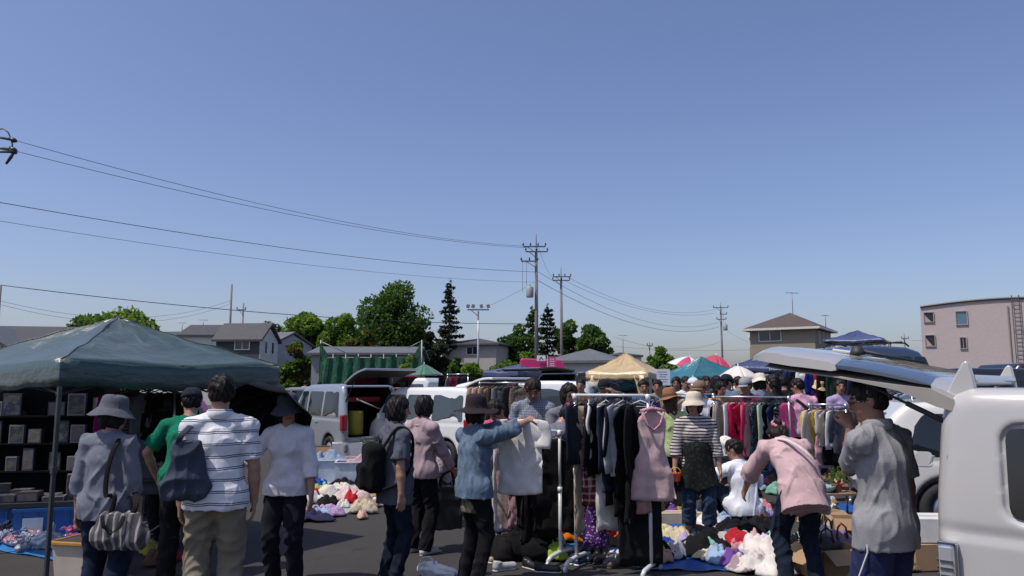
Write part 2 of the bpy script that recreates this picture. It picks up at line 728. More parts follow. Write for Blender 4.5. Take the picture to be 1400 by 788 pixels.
def tree(name, label, px, top, wpx, Y, cols, base=1.2, seed=1, n=7000, leaf=.22, clumps=26, low=.28, group='trees beyond the car park', flat=1.0, cat='tree'):
    rs = np.random.RandomState(seed)
    ptop = at(px, top, Y)
    H = ptop.z
    rx = wpx / FPX * Y / 2
    zc = H * (low + (1 - low) / 2)
    rz = H * (1 - low) / 2
    root = empty(name, (ptop.x, Y, 0), 0, label, cat, group)
    # clumps spread through the crown
    C, Rr, K = [], [], []
    for i in range(clumps):
        d = rs.randn(3)
        d /= np.linalg.norm(d)
        q = .5 + .37 * rs.rand() ** .5 if i % 3 else .4 + .2 * rs.rand()
        r = (.26 + .2 * rs.rand()) * min(rx, rz * 1.2)
        z = zc + d[2] * (rz - r * .8) * (q + .15)
        C.append((d[0] * (rx - r * .7) * (q + .15), d[1] * (rx - r * .6) * q * flat, min(z, H - r * .9)))
        Rr.append(r)
        K.append(rs.randint(0, len(cols)))
    P, M = [], []
    tot = sum(r * r for r in Rr)
    for c, r, k in zip(C, Rr, K):
        m = int(n * r * r / tot)
        d = rs.randn(m, 3)
        d /= np.linalg.norm(d, axis=1)[:, None]
        rad = r * (.55 + .55 * rs.rand(m) ** .6)
        P.append(np.array(c) + d * rad[:, None] * np.array([1, 1, .85]))
        M.append(np.full(m, k))
    P = np.concatenate(P)
    V, F, M = leaf_cloud(P, leaf, rs, np.concatenate(M))
    link('crown', np_mesh(V, F, False, M), [leafm(c, 0) for c in cols], root)
    b = MB()
    tr = max(.12, H * .022)
    b.tube([(0, 0, -.05), (.1, 0, H * low * .7), (-.1, .1, H * .55), (0, 0, H * .8)], [tr, tr * .8, tr * .5, tr * .15], 8)
    for c, r in list(zip(C, Rr))[:9]:
        b.tube([(0, 0, H * low * .8), (c[0] * .5, c[1] * .5, (c[2] + H * low) / 2), c], [tr * .5, tr * .3, tr * .1], 5)
    b.build('trunk', BARK, root, True)
    return root


def conifer(name, label, px, top, wpx, Y, cols, seed=1, n=5000, leaf=.16, ragged=.4, group='trees beyond the car park', low=.12):
    rs = np.random.RandomState(seed)
    ptop = at(px, top, Y)
    H = ptop.z
    rx = wpx / FPX * Y / 2
    root = empty(name, (ptop.x, Y, 0), 0, label, 'tree', group)
    b = MB()
    tr = H * .018
    b.tube([(0, 0, -.05), (0, 0, H * .5), (0, 0, H * .97)], [tr, tr * .7, tr * .1], 8)
    P, M = [], []
    lv = int(H / .55)
    for i in range(lv):
        z = H * (low + (1 - low) * i / lv)
        rad = rx * (1 - (z / H) ** 1.5) ** .8 + .25
        for k in range(5):
            if rs.rand() < ragged * .4:
                continue
            a = rs.rand() * 6.28
            L = rad * (1 - ragged + ragged * 1.3 * rs.rand())
            e = np.array([math.cos(a) * L, math.sin(a) * L, z - L * .12 + .3 * rs.rand()])
            s0 = np.array([0, 0, z])
            b.tube([s0, (s0 + e) / 2 + np.array([0, 0, .08 * L]), e], [tr * .3, tr * .2, tr * .08], 4)
            m = max(6, int(n / lv / 5 * (L / max(rx * .6, .3))))
            t = rs.rand(m) ** .7
            P.append(s0 + (e - s0) * t[:, None] + rs.randn(m, 3) * np.array([.16, .16, .12]) * (.6 + .5 * (1 - t[:, None])))
            M.append(np.full(m, rs.randint(0, len(cols))))
    P.append(np.array([0, 0, H * .97]) + rs.randn(30, 3) * np.array([.1, .1, .3]))
    M.append(np.zeros(30, int))
    V, F, M = leaf_cloud(np.concatenate(P), leaf, rs, np.concatenate(M))
    link('crown', np_mesh(V, F, False, M), [leafm(c, 0) for c in cols], root)
    b.build('trunk', BARK, root, True)
    return root


GB = ((.085, .15, .02), (.125, .20, .03), (.055, .105, .016))     # bright broadleaf
GD = ((.045, .09, .016), (.065, .12, .022), (.03, .065, .014))      # deep green
GX = ((.014, .024, .012), (.02, .032, .014), (.010, .018, .009))    # black-green conifer
GO = ((.085, .085, .022), (.05, .085, .02), (.10, .075, .025))      # olive, rusty
GY = ((.11, .19, .03), (.14, .22, .04), (.08, .15, .025))           # yellow-green

tree('broad_tree', 'broad bright green tree rising behind the green tent', 157, 416, 124, 66, GB, seed=3, n=9000, low=.3)
tree('dark_tree', 'far dark green tree over the two-storey houses', 366, 438, 62, 92, GD, seed=4, n=4000)
tree('leafy_tree', 'bright green leafy tree left of the netted lot, beside the houses', 424, 420, 76, 74, GB, seed=5, n=8000, low=.12, clumps=34)
tree('leafy_tree', 'pale green tree with a rounded top behind the corner of the green netting', 468, 428, 64, 70, (GB[1], GY[0], GB[0]), seed=6, n=7000, low=.12, clumps=30)
tree('bamboo_clump', 'yellowish green low tree on the left corner of the green netting', 408, 455, 42, 62, (GO[1], GB[0], GO[0]), seed=7, n=4200, low=.05, cat='tree')
tree('tall_round_tree', 'tallest round deep green tree behind the green netting', 541, 376, 108, 78, (GD[1], GD[0], (.045, .095, .02)), seed=8, n=21000, low=.08, clumps=70, leaf=.2)
tree('rusty_tree', 'rusty olive small tree leaning on the tall round tree', 502, 448, 40, 72, GO, seed=9, n=3600, low=.1)
tree('rusty_tree', 'olive low tree with brown sprays above the netting', 480, 456, 44, 68, GO, seed=10, n=3600, low=.1)
tree('dark_tree', 'dark bushy tree filling the space under the monkey puzzle tree', 598, 446, 46, 72, GX, seed=11, n=6000, low=.02, clumps=24)
conifer('monkey_puzzle_tree', 'ragged dark monkey puzzle tree standing alone against the sky', 615, 387, 46, 76, GX, seed=12, n=5200, ragged=.55)
tree('leafy_tree', 'green tree with dense low crown left of the tall utility pole', 706, 438, 62, 80, GD, seed=13, n=6000, low=.05)
conifer('cedar_tree', 'tall pointed cedar just behind the transformer pole', 728, 421, 44, 84, GD, seed=14, n=4600, ragged=.35)
conifer('cedar_tree', 'narrow dark cedar between the two tall utility poles', 748, 420, 42, 86, GX, seed=15, n=4600, ragged=.35)
tree('leafy_tree', 'dark mid-height tree behind the second utility pole', 777, 434, 44, 86, GD, seed=16, n=5200, low=.1)
tree('round_tree', 'round dark green tree above the grey hipped roof', 811, 436, 54, 82, (GD[1], GD[0], GD[2]), seed=17, n=7000, low=.1, clumps=34)
tree('light_tree', 'small yellow-green tree beside the teal tent roof', 902, 474, 38, 44, GY, seed=18, n=2600, low=.3, leaf=.14, clumps=18)
tree('round_bush', 'yellow-green clipped bush in front of the green netting', 558, 482, 24, 46, GY, seed=19, n=2200, low=.02, leaf=.12, cat='bush', group='bushes')
for i, (px, tp, wd, lab) in enumerate(((648, 486, 40, 'green hedge bush at the foot of the floodlight pole'), (690, 484, 46, 'green hedge bush between floodlight pole and pink truck'), (722, 478, 40, 'rounded green bush behind the pink truck cab'), (625, 488, 30, 'dark green bush under the tiled house'))):
    tree('hedge_bush', lab, px, tp, wd, 58, GB if i != 3 else GD, seed=30 + i, n=3000, low=.0, leaf=.16, cat='bush', group='bushes')
tree('dark_tree', 'dark tree under the house eaves behind the netting post', 572, 470, 30, 66, GX, seed=40, n=2600, low=.0)

# ------------------------------------------------------------------ buildings
GLASS_B = glass_mat((.03, .035, .045), .08)
WHITE_T = plain((.7, .7, .69), .5)
ROOF_D = plain((.05, .05, .055), .7, scale=3)
ROOF_G = plain((.11, .115, .125), .6, scale=3)


def tile_mat(c):
    m, nt, bs = nodes_of('roof_tile')
    tc = nt.nodes.new('ShaderNodeTexCoord')
    b = nt.nodes.new('ShaderNodeTexBrick')
    b.inputs['Scale'].default_value = 3
    b.inputs['Color1'].default_value = (*c, 1)
    b.inputs['Color2'].default_value = (*sc3(c, .7), 1)
    b.inputs['Mortar'].default_value = (*sc3(c, .4), 1)
    b.inputs['Mortar Size'].default_value = .03
    nt.links.new(tc.outputs['Object'], b.inputs['Vector'])
    nt.links.new(b.outputs['Color'], bs.inputs['Base Color'])
    bs.inputs['Roughness'].default_value = .7
    return m


def window(parent, c, w, h, axis='x', frame=WHITE_T, pane=GLASS_B, depth=.08, mull=1):
    """a window on the wall: proud frame with a pane behind it"""
    f = MB()
    t = .06

    def put(mb, u, v, su, sv, off, dp):
        if axis == 'x':
            mb.box((c[0] + u, c[1] + off, c[2] + v), (su, dp, sv))
        else:
            mb.box((c[0] + off, c[1] + u, c[2] + v), (dp, su, sv))
    sg = -1 if axis in ('x', '-y') else 1
    put(f, 0, h / 2, w + t, t, sg * .03, depth)
    put(f, 0, -h / 2, w + t, t, sg * .03, depth)
    for s in (-1, 1):
        put(f, s * w / 2, 0, t, h - t, sg * .03, depth)
    for q in range(mull):
        put(f, -w / 2 + w * (q + 1) / (mull + 1), 0, t * .7, h - t, sg * .025, depth * .6)
    fr = f.build('window', frame, parent)
    p = MB()
    put(p, 0, 0, w - .02, h - .02, sg * .012, .01)
    p.build('pane', pane, fr)
    return fr


def house(label, px, Y, w, d, eave, ridge, rz=0, roof='hip', wall=(.5, .48, .45), roofm=None, wins=(), over=.45, hip=.5, name='house', group='houses around the car park', ridge_axis='x', z0=0):
    X = xat(px, Y, 4)
    root = empty(name, (X, Y, z0), rz, label, 'house', group)
    b = MB()
    wm = plain(wall, .85, scale=2, var=.06, bmp=.1)
    hw, hd = w / 2, d / 2
    if roof == 'gable' and ridge_axis == 'y':
        b.prism([(-hw, 0), (hw, 0), (hw, eave), (0, ridge - .12), (-hw, eave)], -hd, hd, 'xz')
    elif roof == 'gable':
        b.prism([(-hd, 0), (hd, 0), (hd, eave), (0, ridge - .12), (-hd, eave)], -hw, hw, 'yz')
    else:
        b.box((0, 0, eave / 2), (w, d, eave))
    b.build('wall', wm, root)
    r = MB()
    ow, od = hw + over, hd + over
    th = .16
    if roof == 'hip':
        L = max(0, ow - od) if ridge_axis == 'x' else max(0, od - ow)
        L = max(L, .02)
        e = eave - .04
        top = [(-L, 0, ridge), (L, 0, ridge)] if ridge_axis == 'x' else [(0, -L, ridge), (0, L, ridge)]
        lo = [(-ow, -od, e), (ow, -od, e), (ow, od, e), (-ow, od, e)]
        up = [(x, y, z + th) for x, y, z in lo]
        vs = lo + up + top
        if ridge_axis == 'x':
            fs = [(4, 5, 9, 8), (5, 6, 9), (6, 7, 8, 9), (7, 4, 8)]
        else:
            fs = [(4, 5, 8), (5, 6, 9, 8), (6, 7, 9), (7, 4, 8, 9)]
        fs += [(0, 1, 5, 4), (1, 2, 6, 5), (2, 3, 7, 6), (3, 0, 4, 7), (3, 2, 1, 0)]
        r.add(vs, fs)
    elif ridge_axis == 'x':
        s = (ridge - eave) / hd
        e = eave - over * s
        r.prism([(-od, e), (-od, e + th), (0, ridge + th), (od, e + th), (od, e), (0, ridge - .02)], -ow, ow, 'yz')
    else:
        s = (ridge - eave) / hw
        e = eave - over * s
        r.prism([(-ow, e), (-ow, e + th), (0, ridge + th), (ow, e + th), (ow, e), (0, ridge - .02)], -od, od, 'xz')
    ro = r.build('roof', roofm or ROOF_D, root)
    for (face, u, z, ww, hh, *mm) in wins:
        if face == 'f':
            window(root, (u, -hd, z), ww, hh, 'x', mull=mm[0] if mm else 1)
        elif face == 'r':
            window(root, (hw, u, z), ww, hh, 'y', mull=mm[0] if mm else 1)
        else:
            window(root, (-hw, u, z), ww, hh, '-y', mull=mm[0] if mm else 1)
    return root


def zy(py, Y):
    return at(700, py, Y).z


DK = (.06, .06, .065)
# left row
house('white gabled house cut by the left edge of the photo', -8, 46, 3.2, 7, zy(474, 46), zy(449, 46), .25, 'gable', (.62, .6, .57), ROOF_G, ridge_axis='y', wins=(('f', .6, 2.6, .8, 1.0),))
house('long low house with dark grey roof left of the green tent', 62, 50, 5.2, 7, zy(473, 50), zy(450, 50), .2, 'gable', (.5, .47, .43), ROOF_D, wins=(('f', -.6, 2.6, 1.5, 1.0), ('f', 1.4, 2.6, .8, .8)))
house('small house with dark roof just over the tent peak slope', 248, 66, 4.5, 6, zy(468, 66), zy(456, 66), -.2, 'gable', (.6, .58, .55), ROOF_D)
house('pale side-on house left of the dark two-storey house', 290, 64, 3.4, 5, zy(462, 64), zy(447, 64), 0, 'gable', (.62, .6, .56), ROOF_D, over=.2)
hh = house('dark two-storey house with white window and pale gable end', 338, 58, 3.3, 3.4, zy(466, 58), zy(445, 58), -.08, 'gable', DK, ROOF_D, wins=(('f', .35, zy(474, 58), 1.1, .62),), over=.25)
b = MB()
b.prism([(-1.696, .02), (1.696, .02), (1.696, zy(466, 58) - .03), (0, zy(445, 58) - .17), (-1.696, zy(466, 58) - .03)], 1.65, 1.68, 'yz')
b.build('gable_wall', plain((.6, .585, .57), .85, scale=2), hh)
for u in (-.7, .6):
    window(hh, (1.68, u, zy(476, 58)), .55, .9, 'y', mull=0)
house('narrow grey house peeping out behind the dark two-storey house', 386, 66, 2.4, 4.5, zy(473, 66), zy(457, 66), -.5, 'gable', (.45, .45, .46), ROOF_G, ridge_axis='x', over=.2)
house('grey-roofed store building behind the green netting', 508, 60, 7.6, 7, zy(487, 60), zy(477, 60), .02, 'gable', (.25, .26, .27), ROOF_G, over=.3)
house('dark tile-roofed house right of the monkey puzzle tree', 655, 78, 5.6, 6, zy(474, 78), zy(463, 78), -.3, 'hip', (.4, .37, .33), ROOF_D, wins=(('f', .4, zy(481, 78), 1.2, .8),))
house('house with light grey hipped roof behind the beige tent', 806, 52, 4.2, 4.6, zy(497, 52), zy(477, 52), -.35, 'hip', (.5, .5, .5), ROOF_G)
house('flat dark-topped building beyond the beige tent', 848, 70, 3.0, 5, zy(489, 70), zy(482, 70), 0, 'hip', (.55, .53, .5), ROOF_D, over=.15)
# beige house on the right
TILE = tile_mat((.115, .085, .072))
bh = house('beige house with brown hipped roof and tall antenna', 1083, 70, 5.5, 6.9, zy(453.5, 70), zy(428, 70), R(-33), 'hip', (.26, .225, .17), TILE, wins=(('f', -1.0, zy(461.5, 70), 1.9, .95), ('r', -1.6, zy(464, 70), .5, 1.0, 0), ('r', 0, zy(464, 70), .5, 1.0, 0), ('r', 1.6, zy(464, 70), .5, 1.0, 0)), over=.5)
b = MB()
e = zy(453.5, 70)
for s in (-1, 1):
    b.box((0, s * 3.975, e + .03), (6.5, .05, .19))
    b.box((s * 3.275, 0, e + .03), (.05, 7.9, .19))
b.build('gutter', plain((.6, .57, .5), .5), bh)
b = MB()
b.box((-3.3, 1.6, e * .4), (1.2, 2.4, e * .8))
b.build('porch_block', plain((.26, .225, .17), .85), bh)
b = MB()
b.lathe([(0, .1), (.2, .06), (.32, 0), (.2, .03), (0, .07)], 14, (-4.1, 1.2, e * .93), M=Matrix.Rotation(R(75), 3, 'Y') @ Matrix.Rotation(0, 3, 'X'))
b.tube([(-4.0, 1.2, e * .8), (-4.0, 1.2, e * .93)], .03)
b.build('satellite_dish', plain((.5, .5, .52), .4), bh, True)


def antenna(label, px, top, base, Y, arms=2, w=1.2, group='rooftop antennas'):
    p = at(px, base, Y)
    H = zy(top, Y) - p.z
    r = empty('tv_antenna', p, .3, label, 'antenna', group)
    mt = plain((.2, .2, .21), .4, .6)
    b = MB()
    b.tube([(0, 0, -.3), (0, 0, H)], .03, 6)
    b.build('mast', mt, r, True)
    b = MB()
    for i in range(arms):
        z = H - .05 - i * .35
        b.tube([(-w / 2, 0, z), (w / 2, 0, z)], .018, 5)
        for k in range(7):
            x = -w / 2 + w * k / 6
            b.tube([(x, -.25, z), (x, .25, z)], .01, 4)
    b.build('aerial', mt, r, True)


antenna('tall television antenna on the peak of the brown roof', 1084, 400, 428, 70, 1, 1.3)
antenna('short antenna standing right of the brown hipped roof', 1129, 431, 446, 70, 1, .6)
antenna('thin antenna over the tent slope left of the green tent peak', 277, 437, 462, 66, 1, .7)
antenna('small antenna above the pale-roofed house on the left', 248, 441, 468, 66, 1, .6)
antenna('lone antenna mast above the flat dark-topped building', 852, 458, 484, 70, 1, .8)

# apartment block, right
Yb = 64
AX, AY = xat(1258, Yb, 6), Yb
AD = (math.cos(R(29)), -math.sin(R(29)))


def facade(px, py):
    """facade coordinates (along the wall, height) of a photo point"""
    k = (px - 700) / FPX
    t = 0
    z = 6
    for _ in range(6):
        Y = AY + AD[1] * t
        z = zy(py, Y)
        kk = k * (CP + (z - EYE) / Y * SP)
        t = (kk * AY - AX) / (AD[0] - kk * AD[1])
    return t, zy(py, AY + AD[1] * t)


root = empty('apartment_block', (AX, AY, 0), R(-29), 'pinkish apartment block with curved parapet and rooftop ladder', 'building')
pts = []
cap = []
for i in range(15):
    px_ = 1258 + (1470 - 1258) * i / 14
    u = min((px_ - 1258) / 150, 1)
    cap.append(facade(px_, 420.5 - 12.5 * (1 - (1 - u) ** 1.8)))
pts = [(0, 0)] + [cap[0]] + cap[1:] + [(cap[-1][0], 0)]
m, nt, bs = nodes_of('tile_wall')
br = nt.nodes.new('ShaderNodeTexBrick')
tc = nt.nodes.new('ShaderNodeTexCoord')
mp = nt.nodes.new('ShaderNodeMapping')
mp.inputs['Rotation'].default_value = (R(90), 0, 0)
nt.links.new(tc.outputs['Object'], mp.inputs[0])
nt.links.new(mp.outputs[0], br.inputs['Vector'])
br.inputs['Scale'].default_value = 3.2
for k, cc in (('Color1', (.45, .375, .355)), ('Color2', (.49, .41, .38)), ('Mortar', (.39, .335, .32))):
    br.inputs[k].default_value = (*cc, 1)
br.inputs['Mortar Size'].default_value = .012
nt.links.new(br.outputs['Color'], bs.inputs['Base Color'])
bs.inputs['Roughness'].default_value = .8
b = MB()
b.prism(pts, 0, 12, 'xz')
b.build('wall', m, root)
b = MB()
b.tube([(x, -.06, z + .04) for x, z in cap], .1, 6)
b.build('parapet_cap', plain((.09, .085, .085), .5), root)
dk = glass_mat((.02, .02, .022), .3)
bl = glass_mat((.10, .17, .22), .06)
for x0, y0, x1, y1, mm, gm in ((1262.5, 427.5, 1277, 440.5, 0, dk), (1264.5, 458.5, 1279, 473.5, 0, dk), (1306, 426, 1323, 444, 0, bl), (1312, 461.5, 1322, 477, 1, dk)):
    t0, z1 = facade(x0, y0)
    t1, z0 = facade(x1, y1)
    cx, cz, w_, h_ = (t0 + t1) / 2, (z0 + z1) / 2, t1 - t0, z1 - z0
    fr = window(root, (cx, 0, cz), w_, h_, 'x', mull=mm, pane=gm, depth=.14, frame=plain((.36, .33, .31), .5))
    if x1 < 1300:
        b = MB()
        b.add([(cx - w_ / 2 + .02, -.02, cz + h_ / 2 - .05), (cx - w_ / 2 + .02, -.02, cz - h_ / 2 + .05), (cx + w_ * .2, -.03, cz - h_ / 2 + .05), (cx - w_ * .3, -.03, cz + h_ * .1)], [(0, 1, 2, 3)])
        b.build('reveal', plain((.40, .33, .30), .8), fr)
b = MB()
lx = facade(1386, 450)[0]
lw = facade(1396, 450)[0] - lx
zt = facade(1388, 404)[1]
b.tube([(lx, -.2, 0), (lx, -.2, zt)], .035, 6)
b.tube([(lx + lw, -.2, 0), (lx + lw, -.2, zt)], .035, 6)
for i in range(int(zt / .33) - 1):
    b.tube([(lx, -.2, .4 + i * .33), (lx + lw, -.2, .4 + i * .33)], .022, 5)
for z in (2, 4, 6, 8):
    for q in (0, lw):
        b.tube([(lx + q, 0, z), (lx + q, -.2, z)], .025, 5)
b.build('ladder', plain((.16, .15, .15), .4, .5), root)
b = MB()
dx = lx - .3
b.tube([(dx, -.09, 0), (dx, -.09, zt - .8)], .05, 6)
b.build('downpipe', plain((.25, .23, .22), .5), root)

# netted lot
Yn = 52
xa, xb = xat(437, Yn, 3), xat(576, Yn, 3)
root = empty('netting_fence', (xa, Yn, 0), 0, 'green construction netting hung on poles before the tall trees', 'netting')
W_ = xb - xa
m, nt, bs = nodes_of('green_net')
nn = noise_n(nt, 2.2, 4, stretch=(1, 1, .4))
nt.links.new(mixc(nt, ramp(nt, nn, .3, .7), (.010, .068, .036), (.018, .12, .06)), bs.inputs['Base Color'])
bs.inputs['Roughness'].default_value = .8
bump(nt, bs, noise_n(nt, 3, 4, stretch=(2, 1, .3)), 1, .3)
b = MB()
nx = 56
vs, fs = [], []
for j in range(9):
    for i in range(nx + 1):
        u = i / nx
        sag = .22 * abs(math.sin(u * math.pi * 5.5)) ** .8
        top = zy(486, Yn) - sag
        z = top * (1 - j / 8)
        vs.append((u * W_, .08 * math.sin(u * 60 + j * .4) + .05 * math.sin(u * 23 - j), z))
for j in range(8):
    for i in range(nx):
        a = j * (nx + 1) + i
        fs.append((a, a + 1, a + nx + 2, a + nx + 1))
b.add(vs, fs)
b.build('net', m, root, True)
b = MB()
for k in range(9):
    top = zy(465 if k in (0, 8) else 484, Yn)
    b.tube([(W_ * k / 8, .15, 0), (W_ * k / 8, .15, top)], .05 if k in (0, 8) else .03, 6)
b.tube([(0, .15, zy(489, Yn)), (W_, .15, zy(489, Yn))], .025, 6)
b.tube([(0, .15, zy(467, Yn)), (W_ * .24, .15, zy(482, Yn))], .03, 6)
b.tube([(W_, .15, zy(466, Yn)), (W_ * .86, .15, zy(476, Yn))], .03, 6)
b.build('post_frame', plain((.25, .27, .26), .5, .4), root, True)
for q in (0, W_):
    b = MB()
    b.add([(q - .05, .1, zy(468, Yn)), (q + .45 * (1 if q == 0 else -1), .12, zy(483, Yn)), (q + .4 * (1 if q == 0 else -1), .12, 0), (q - .05, .1, 0)], [(0, 1, 2, 3)])
    b.build('side_net', m, root)

# ------------------------------------------------------------------ poles and wires
CONC = plain((.17, .16, .16), .8, scale=2)
STEEL = plain((.12, .12, .125), .45, .5)


def pole(label, px, top, Y, arms=(), r=.14, transformer=None, spike=0, name='utility_pole', group='utility poles', cat='utility pole', mat=None):
    p = at(px, top, Y)
    root = empty(name, (p.x, Y, 0), 0, label, cat, group)
    b = MB()
    zt = p.z - spike
    b.tube([(0, 0, 0), (0, 0, zt)], [r, r * .62], 10)
    if spike:
        b.tube([(0, 0, zt - .1), (0, 0, p.z)], .035, 6)
    b.build('post', mat or CONC, root, True)
    for (z, x0, x1, pins) in arms:
        a = MB()
        a.box(((x0 + x1) / 2, -r - .05, z), (x1 - x0, .09, .09))
        a.tube([(x0 * .7, -r - .05, z), (0, -r - .02, z - .5)], .025, 5)
        ao = a.build('crossarm', STEEL, root)
        for k in range(pins):
            x = x0 + (x1 - x0) * (k / max(1, pins - 1))
            i = MB()
            i.lathe([(0, .05), (.035, .05), (.04, .12), (.075, .13), (.05, .18), (.07, .2), (.03, .3), (0, .3)], 8, (x, -r - .05, z))
            i.build('insulator', plain((.1, .1, .11), .3), ao, True)
    if transformer:
        z, dx = transformer
        t = MB()
        t.lathe([(0, 0), (.26, 0), (.28, .05), (.28, .75), (.2, .84), (0, .86)], 14, (dx, -.1, z))
        t.tube([(dx, -.1, z + .8), (dx, -.1, z + 1.0)], .05, 6)
        t.build('transformer', plain((.3, .31, .32), .5), root, True)
        t = MB()
        t.tube([(dx - .55, -.2, z + .4), (dx - .55, -.2, z + 2.9)], .015, 5)
        t.tube([(dx - .25, -.2, z + .9), (dx - .25, -.2, z + 2.9)], .015, 5)
        t.build('drop_lead', STEEL, root, True)
    return root


pole('tall utility pole with grey transformer and three crossarms', 733, 320, 58, ((zy(338, 58), -1.0, .7, 4), (zy(345, 58), -.8, .85, 3), (zy(358, 58), -1.15, .1, 3)), .17, (zy(407, 58), -.5), 1.0)
pole('second tall utility pole with a double crossarm, right of the transformer pole', 767, 366, 72, ((zy(379, 72), -.75, .9, 4), (zy(384, 72), -.8, .8, 3)), .17, None, 1.0)
pole('distant utility pole between the teal tent and the brown-roofed house', 985, 414, 100, ((zy(421, 100), -1.0, .9, 3), (zy(430, 100), -.1, .7, 2), (zy(437, 100), -.6, .6, 2)), .17, (zy(452, 100), .5), .7)
pole('thin bare pole rising in front of the dark two-storey house', 317, 389, 60, (), .12)
pole('short far pole just right of the thin bare pole', 333, 415, 80, ((zy(424, 80), -.6, .3, 2),), .12)
pole('grey pole on the very left edge of the photo', 1, 390, 40, (), .1)
pole('far pole left of the apartment block', 1236, 456, 110, ((zy(463, 110), -.5, .5, 2),), .15, None, .4)
pole('stub of a far pole behind the light green tree', 888, 468, 90, ((zy(473, 90), -.3, .3, 2),), .1)
r = pole('floodlight pole with a row of lamps on its crossbar', 654, 424, 60, ((zy(424, 60), -.85, .85, 0),), .1, name='floodlight_pole', cat='floodlight', group=None, mat=plain((.42, .42, .43), .4, .3))
for x in (-.8, -.4, .25, .78):
    b = MB()
    b.box((x, -.2, zy(420, 60) + .05), (.26, .2, .28), mat=Matrix.Rotation(.3 * (1 if x < 0 else -1), 3, 'Y'))
    b.build('lamp', plain((.2, .2, .21), .4), r, bevel=.02)
# end of the near pole's crossarm, the pole itself is out of frame
p = at(-26, 196, 27)
root = empty('utility_pole', (p.x, 27, 0), 0, 'near pole crossarm with black insulators poking in at the left edge', 'utility pole', 'utility poles')
b = MB()
b.tube([(0, 0, 0), (0, 0, p.z + 1)], [.18, .14], 10)
b.build('post', CONC, root, True)
for py0, py1 in ((183, 192), (200, 205), (207, 208)):
    a = MB()
    q0, q1 = at(-26, py0, 27) - Vector((p.x, 27, 0)), at(19, py1, 27) - Vector((p.x, 27, 0))
    a.tube([q0, q1], .05, 6)
    ao = a.build('crossarm', STEEL, root, True)
    i = MB()
    i.tube([q1 + Vector((-.16, 0, .1)), q1 + Vector((-.02, 0, 0)), q1 + Vector((.1, 0, -.04))], [.05, .1, .05], 7)
    if py0 == 207:
        i.tube([q1, q1 + Vector((-.1, 0, -.2)), q1 + Vector((-.25, 0, -.45))], [.05, .06, .04], 7)
    i.build('insulator', plain((.03, .03, .032), .4), ao, True)
b = MB()
q = Vector((p.x, 27, 0))
b.tube([at(-5, 178, 27) - q, at(4, 176, 27) - q, at(11, 181, 27) - q, at(15, 190, 27) - q, at(17, 198, 27) - q, at(15, 207, 27) - q], .025, 6)
b.build('jumper_lead', plain((.03, .03, .032), .5), root, True)
WIRE = plain((.035, .035, .038), .5)


def wire(label, a, b_, sag, r=.02, dz=0):
    A, B = at(*a), at(*b_)
    b = MB()
    n = 24
    b.tube([A.lerp(B, i / n) - Vector((0, 0, sag * 4 * (i / n) * (1 - i / n))) for i in range(n + 1)], r * .72, 5)
    tag(b.build('power_line', WIRE, None, True), label, 'power line', 'overhead power lines')


wire('highest overhead wire running from the left crossarm to the tall pole', (20, 192, 27), (721, 337, 58), .75, .016)
wire('second highest wire, just under the highest one on the left', (18, 206, 27), (722, 339, 58), .65, .016)
wire('dark cable crossing the sky in mid height to the tall pole', (-40, 270, 27), (731, 372, 58), .5, .02)
wire('thin cable below the dark mid-height one, left half of the sky', (-40, 296, 27), (731, 386, 58), .5, .012)
wire('thick low cable from the left edge pole past the bare pole', (1, 390, 40), (733, 443, 58), .55, .03)
wire('low slack wire over the broad tree, upper of a pair', (2, 412, 40), (316, 411, 60), 1.1, .012)
wire('low slack wire over the broad tree, lower of a pair', (2, 417, 40), (316, 415, 60), 1.2, .012)
wire('short link wire between the two tall poles', (737, 340, 58), (764, 378, 72), .9, .014)
wire('upper slack wire from the second tall pole to the distant pole', (776, 379, 72), (979, 423, 100), 1.6, .018)
wire('slack wire just under the upper one to the distant pole', (772, 384, 72), (979, 428, 100), 1.4, .018)
wire('middle slack wire from the transformer pole to the distant pole', (736, 372, 58), (983, 441, 100), 2.0, .018)
wire('heavy lower cable from the transformer pole to the distant pole', (736, 384, 58), (983, 447, 100), 1.9, .024)
wire('lowest wire sagging behind the light green tree', (840, 461, 72), (984, 468, 100), 1.0, .016)
wire('flat wire low over the parasols to the brown-roofed house', (842, 474, 90), (1032, 478, 90), .3, .016)
wire('wire from the far pole towards the apartment block', (1236, 463, 110), (1262, 466, 66), .1, .018)
wire('wire from the far pole towards the beige house', (1146, 474, 74), (1236, 463, 110), .5, .018)
wire('thin stay wire slanting down to the floodlight pole', (732, 385, 58), (662, 421, 60), .1, .012)
wire('wire sloping from the distant pole to the beige house', (986, 446, 100), (1024, 468, 72), .2, .014)
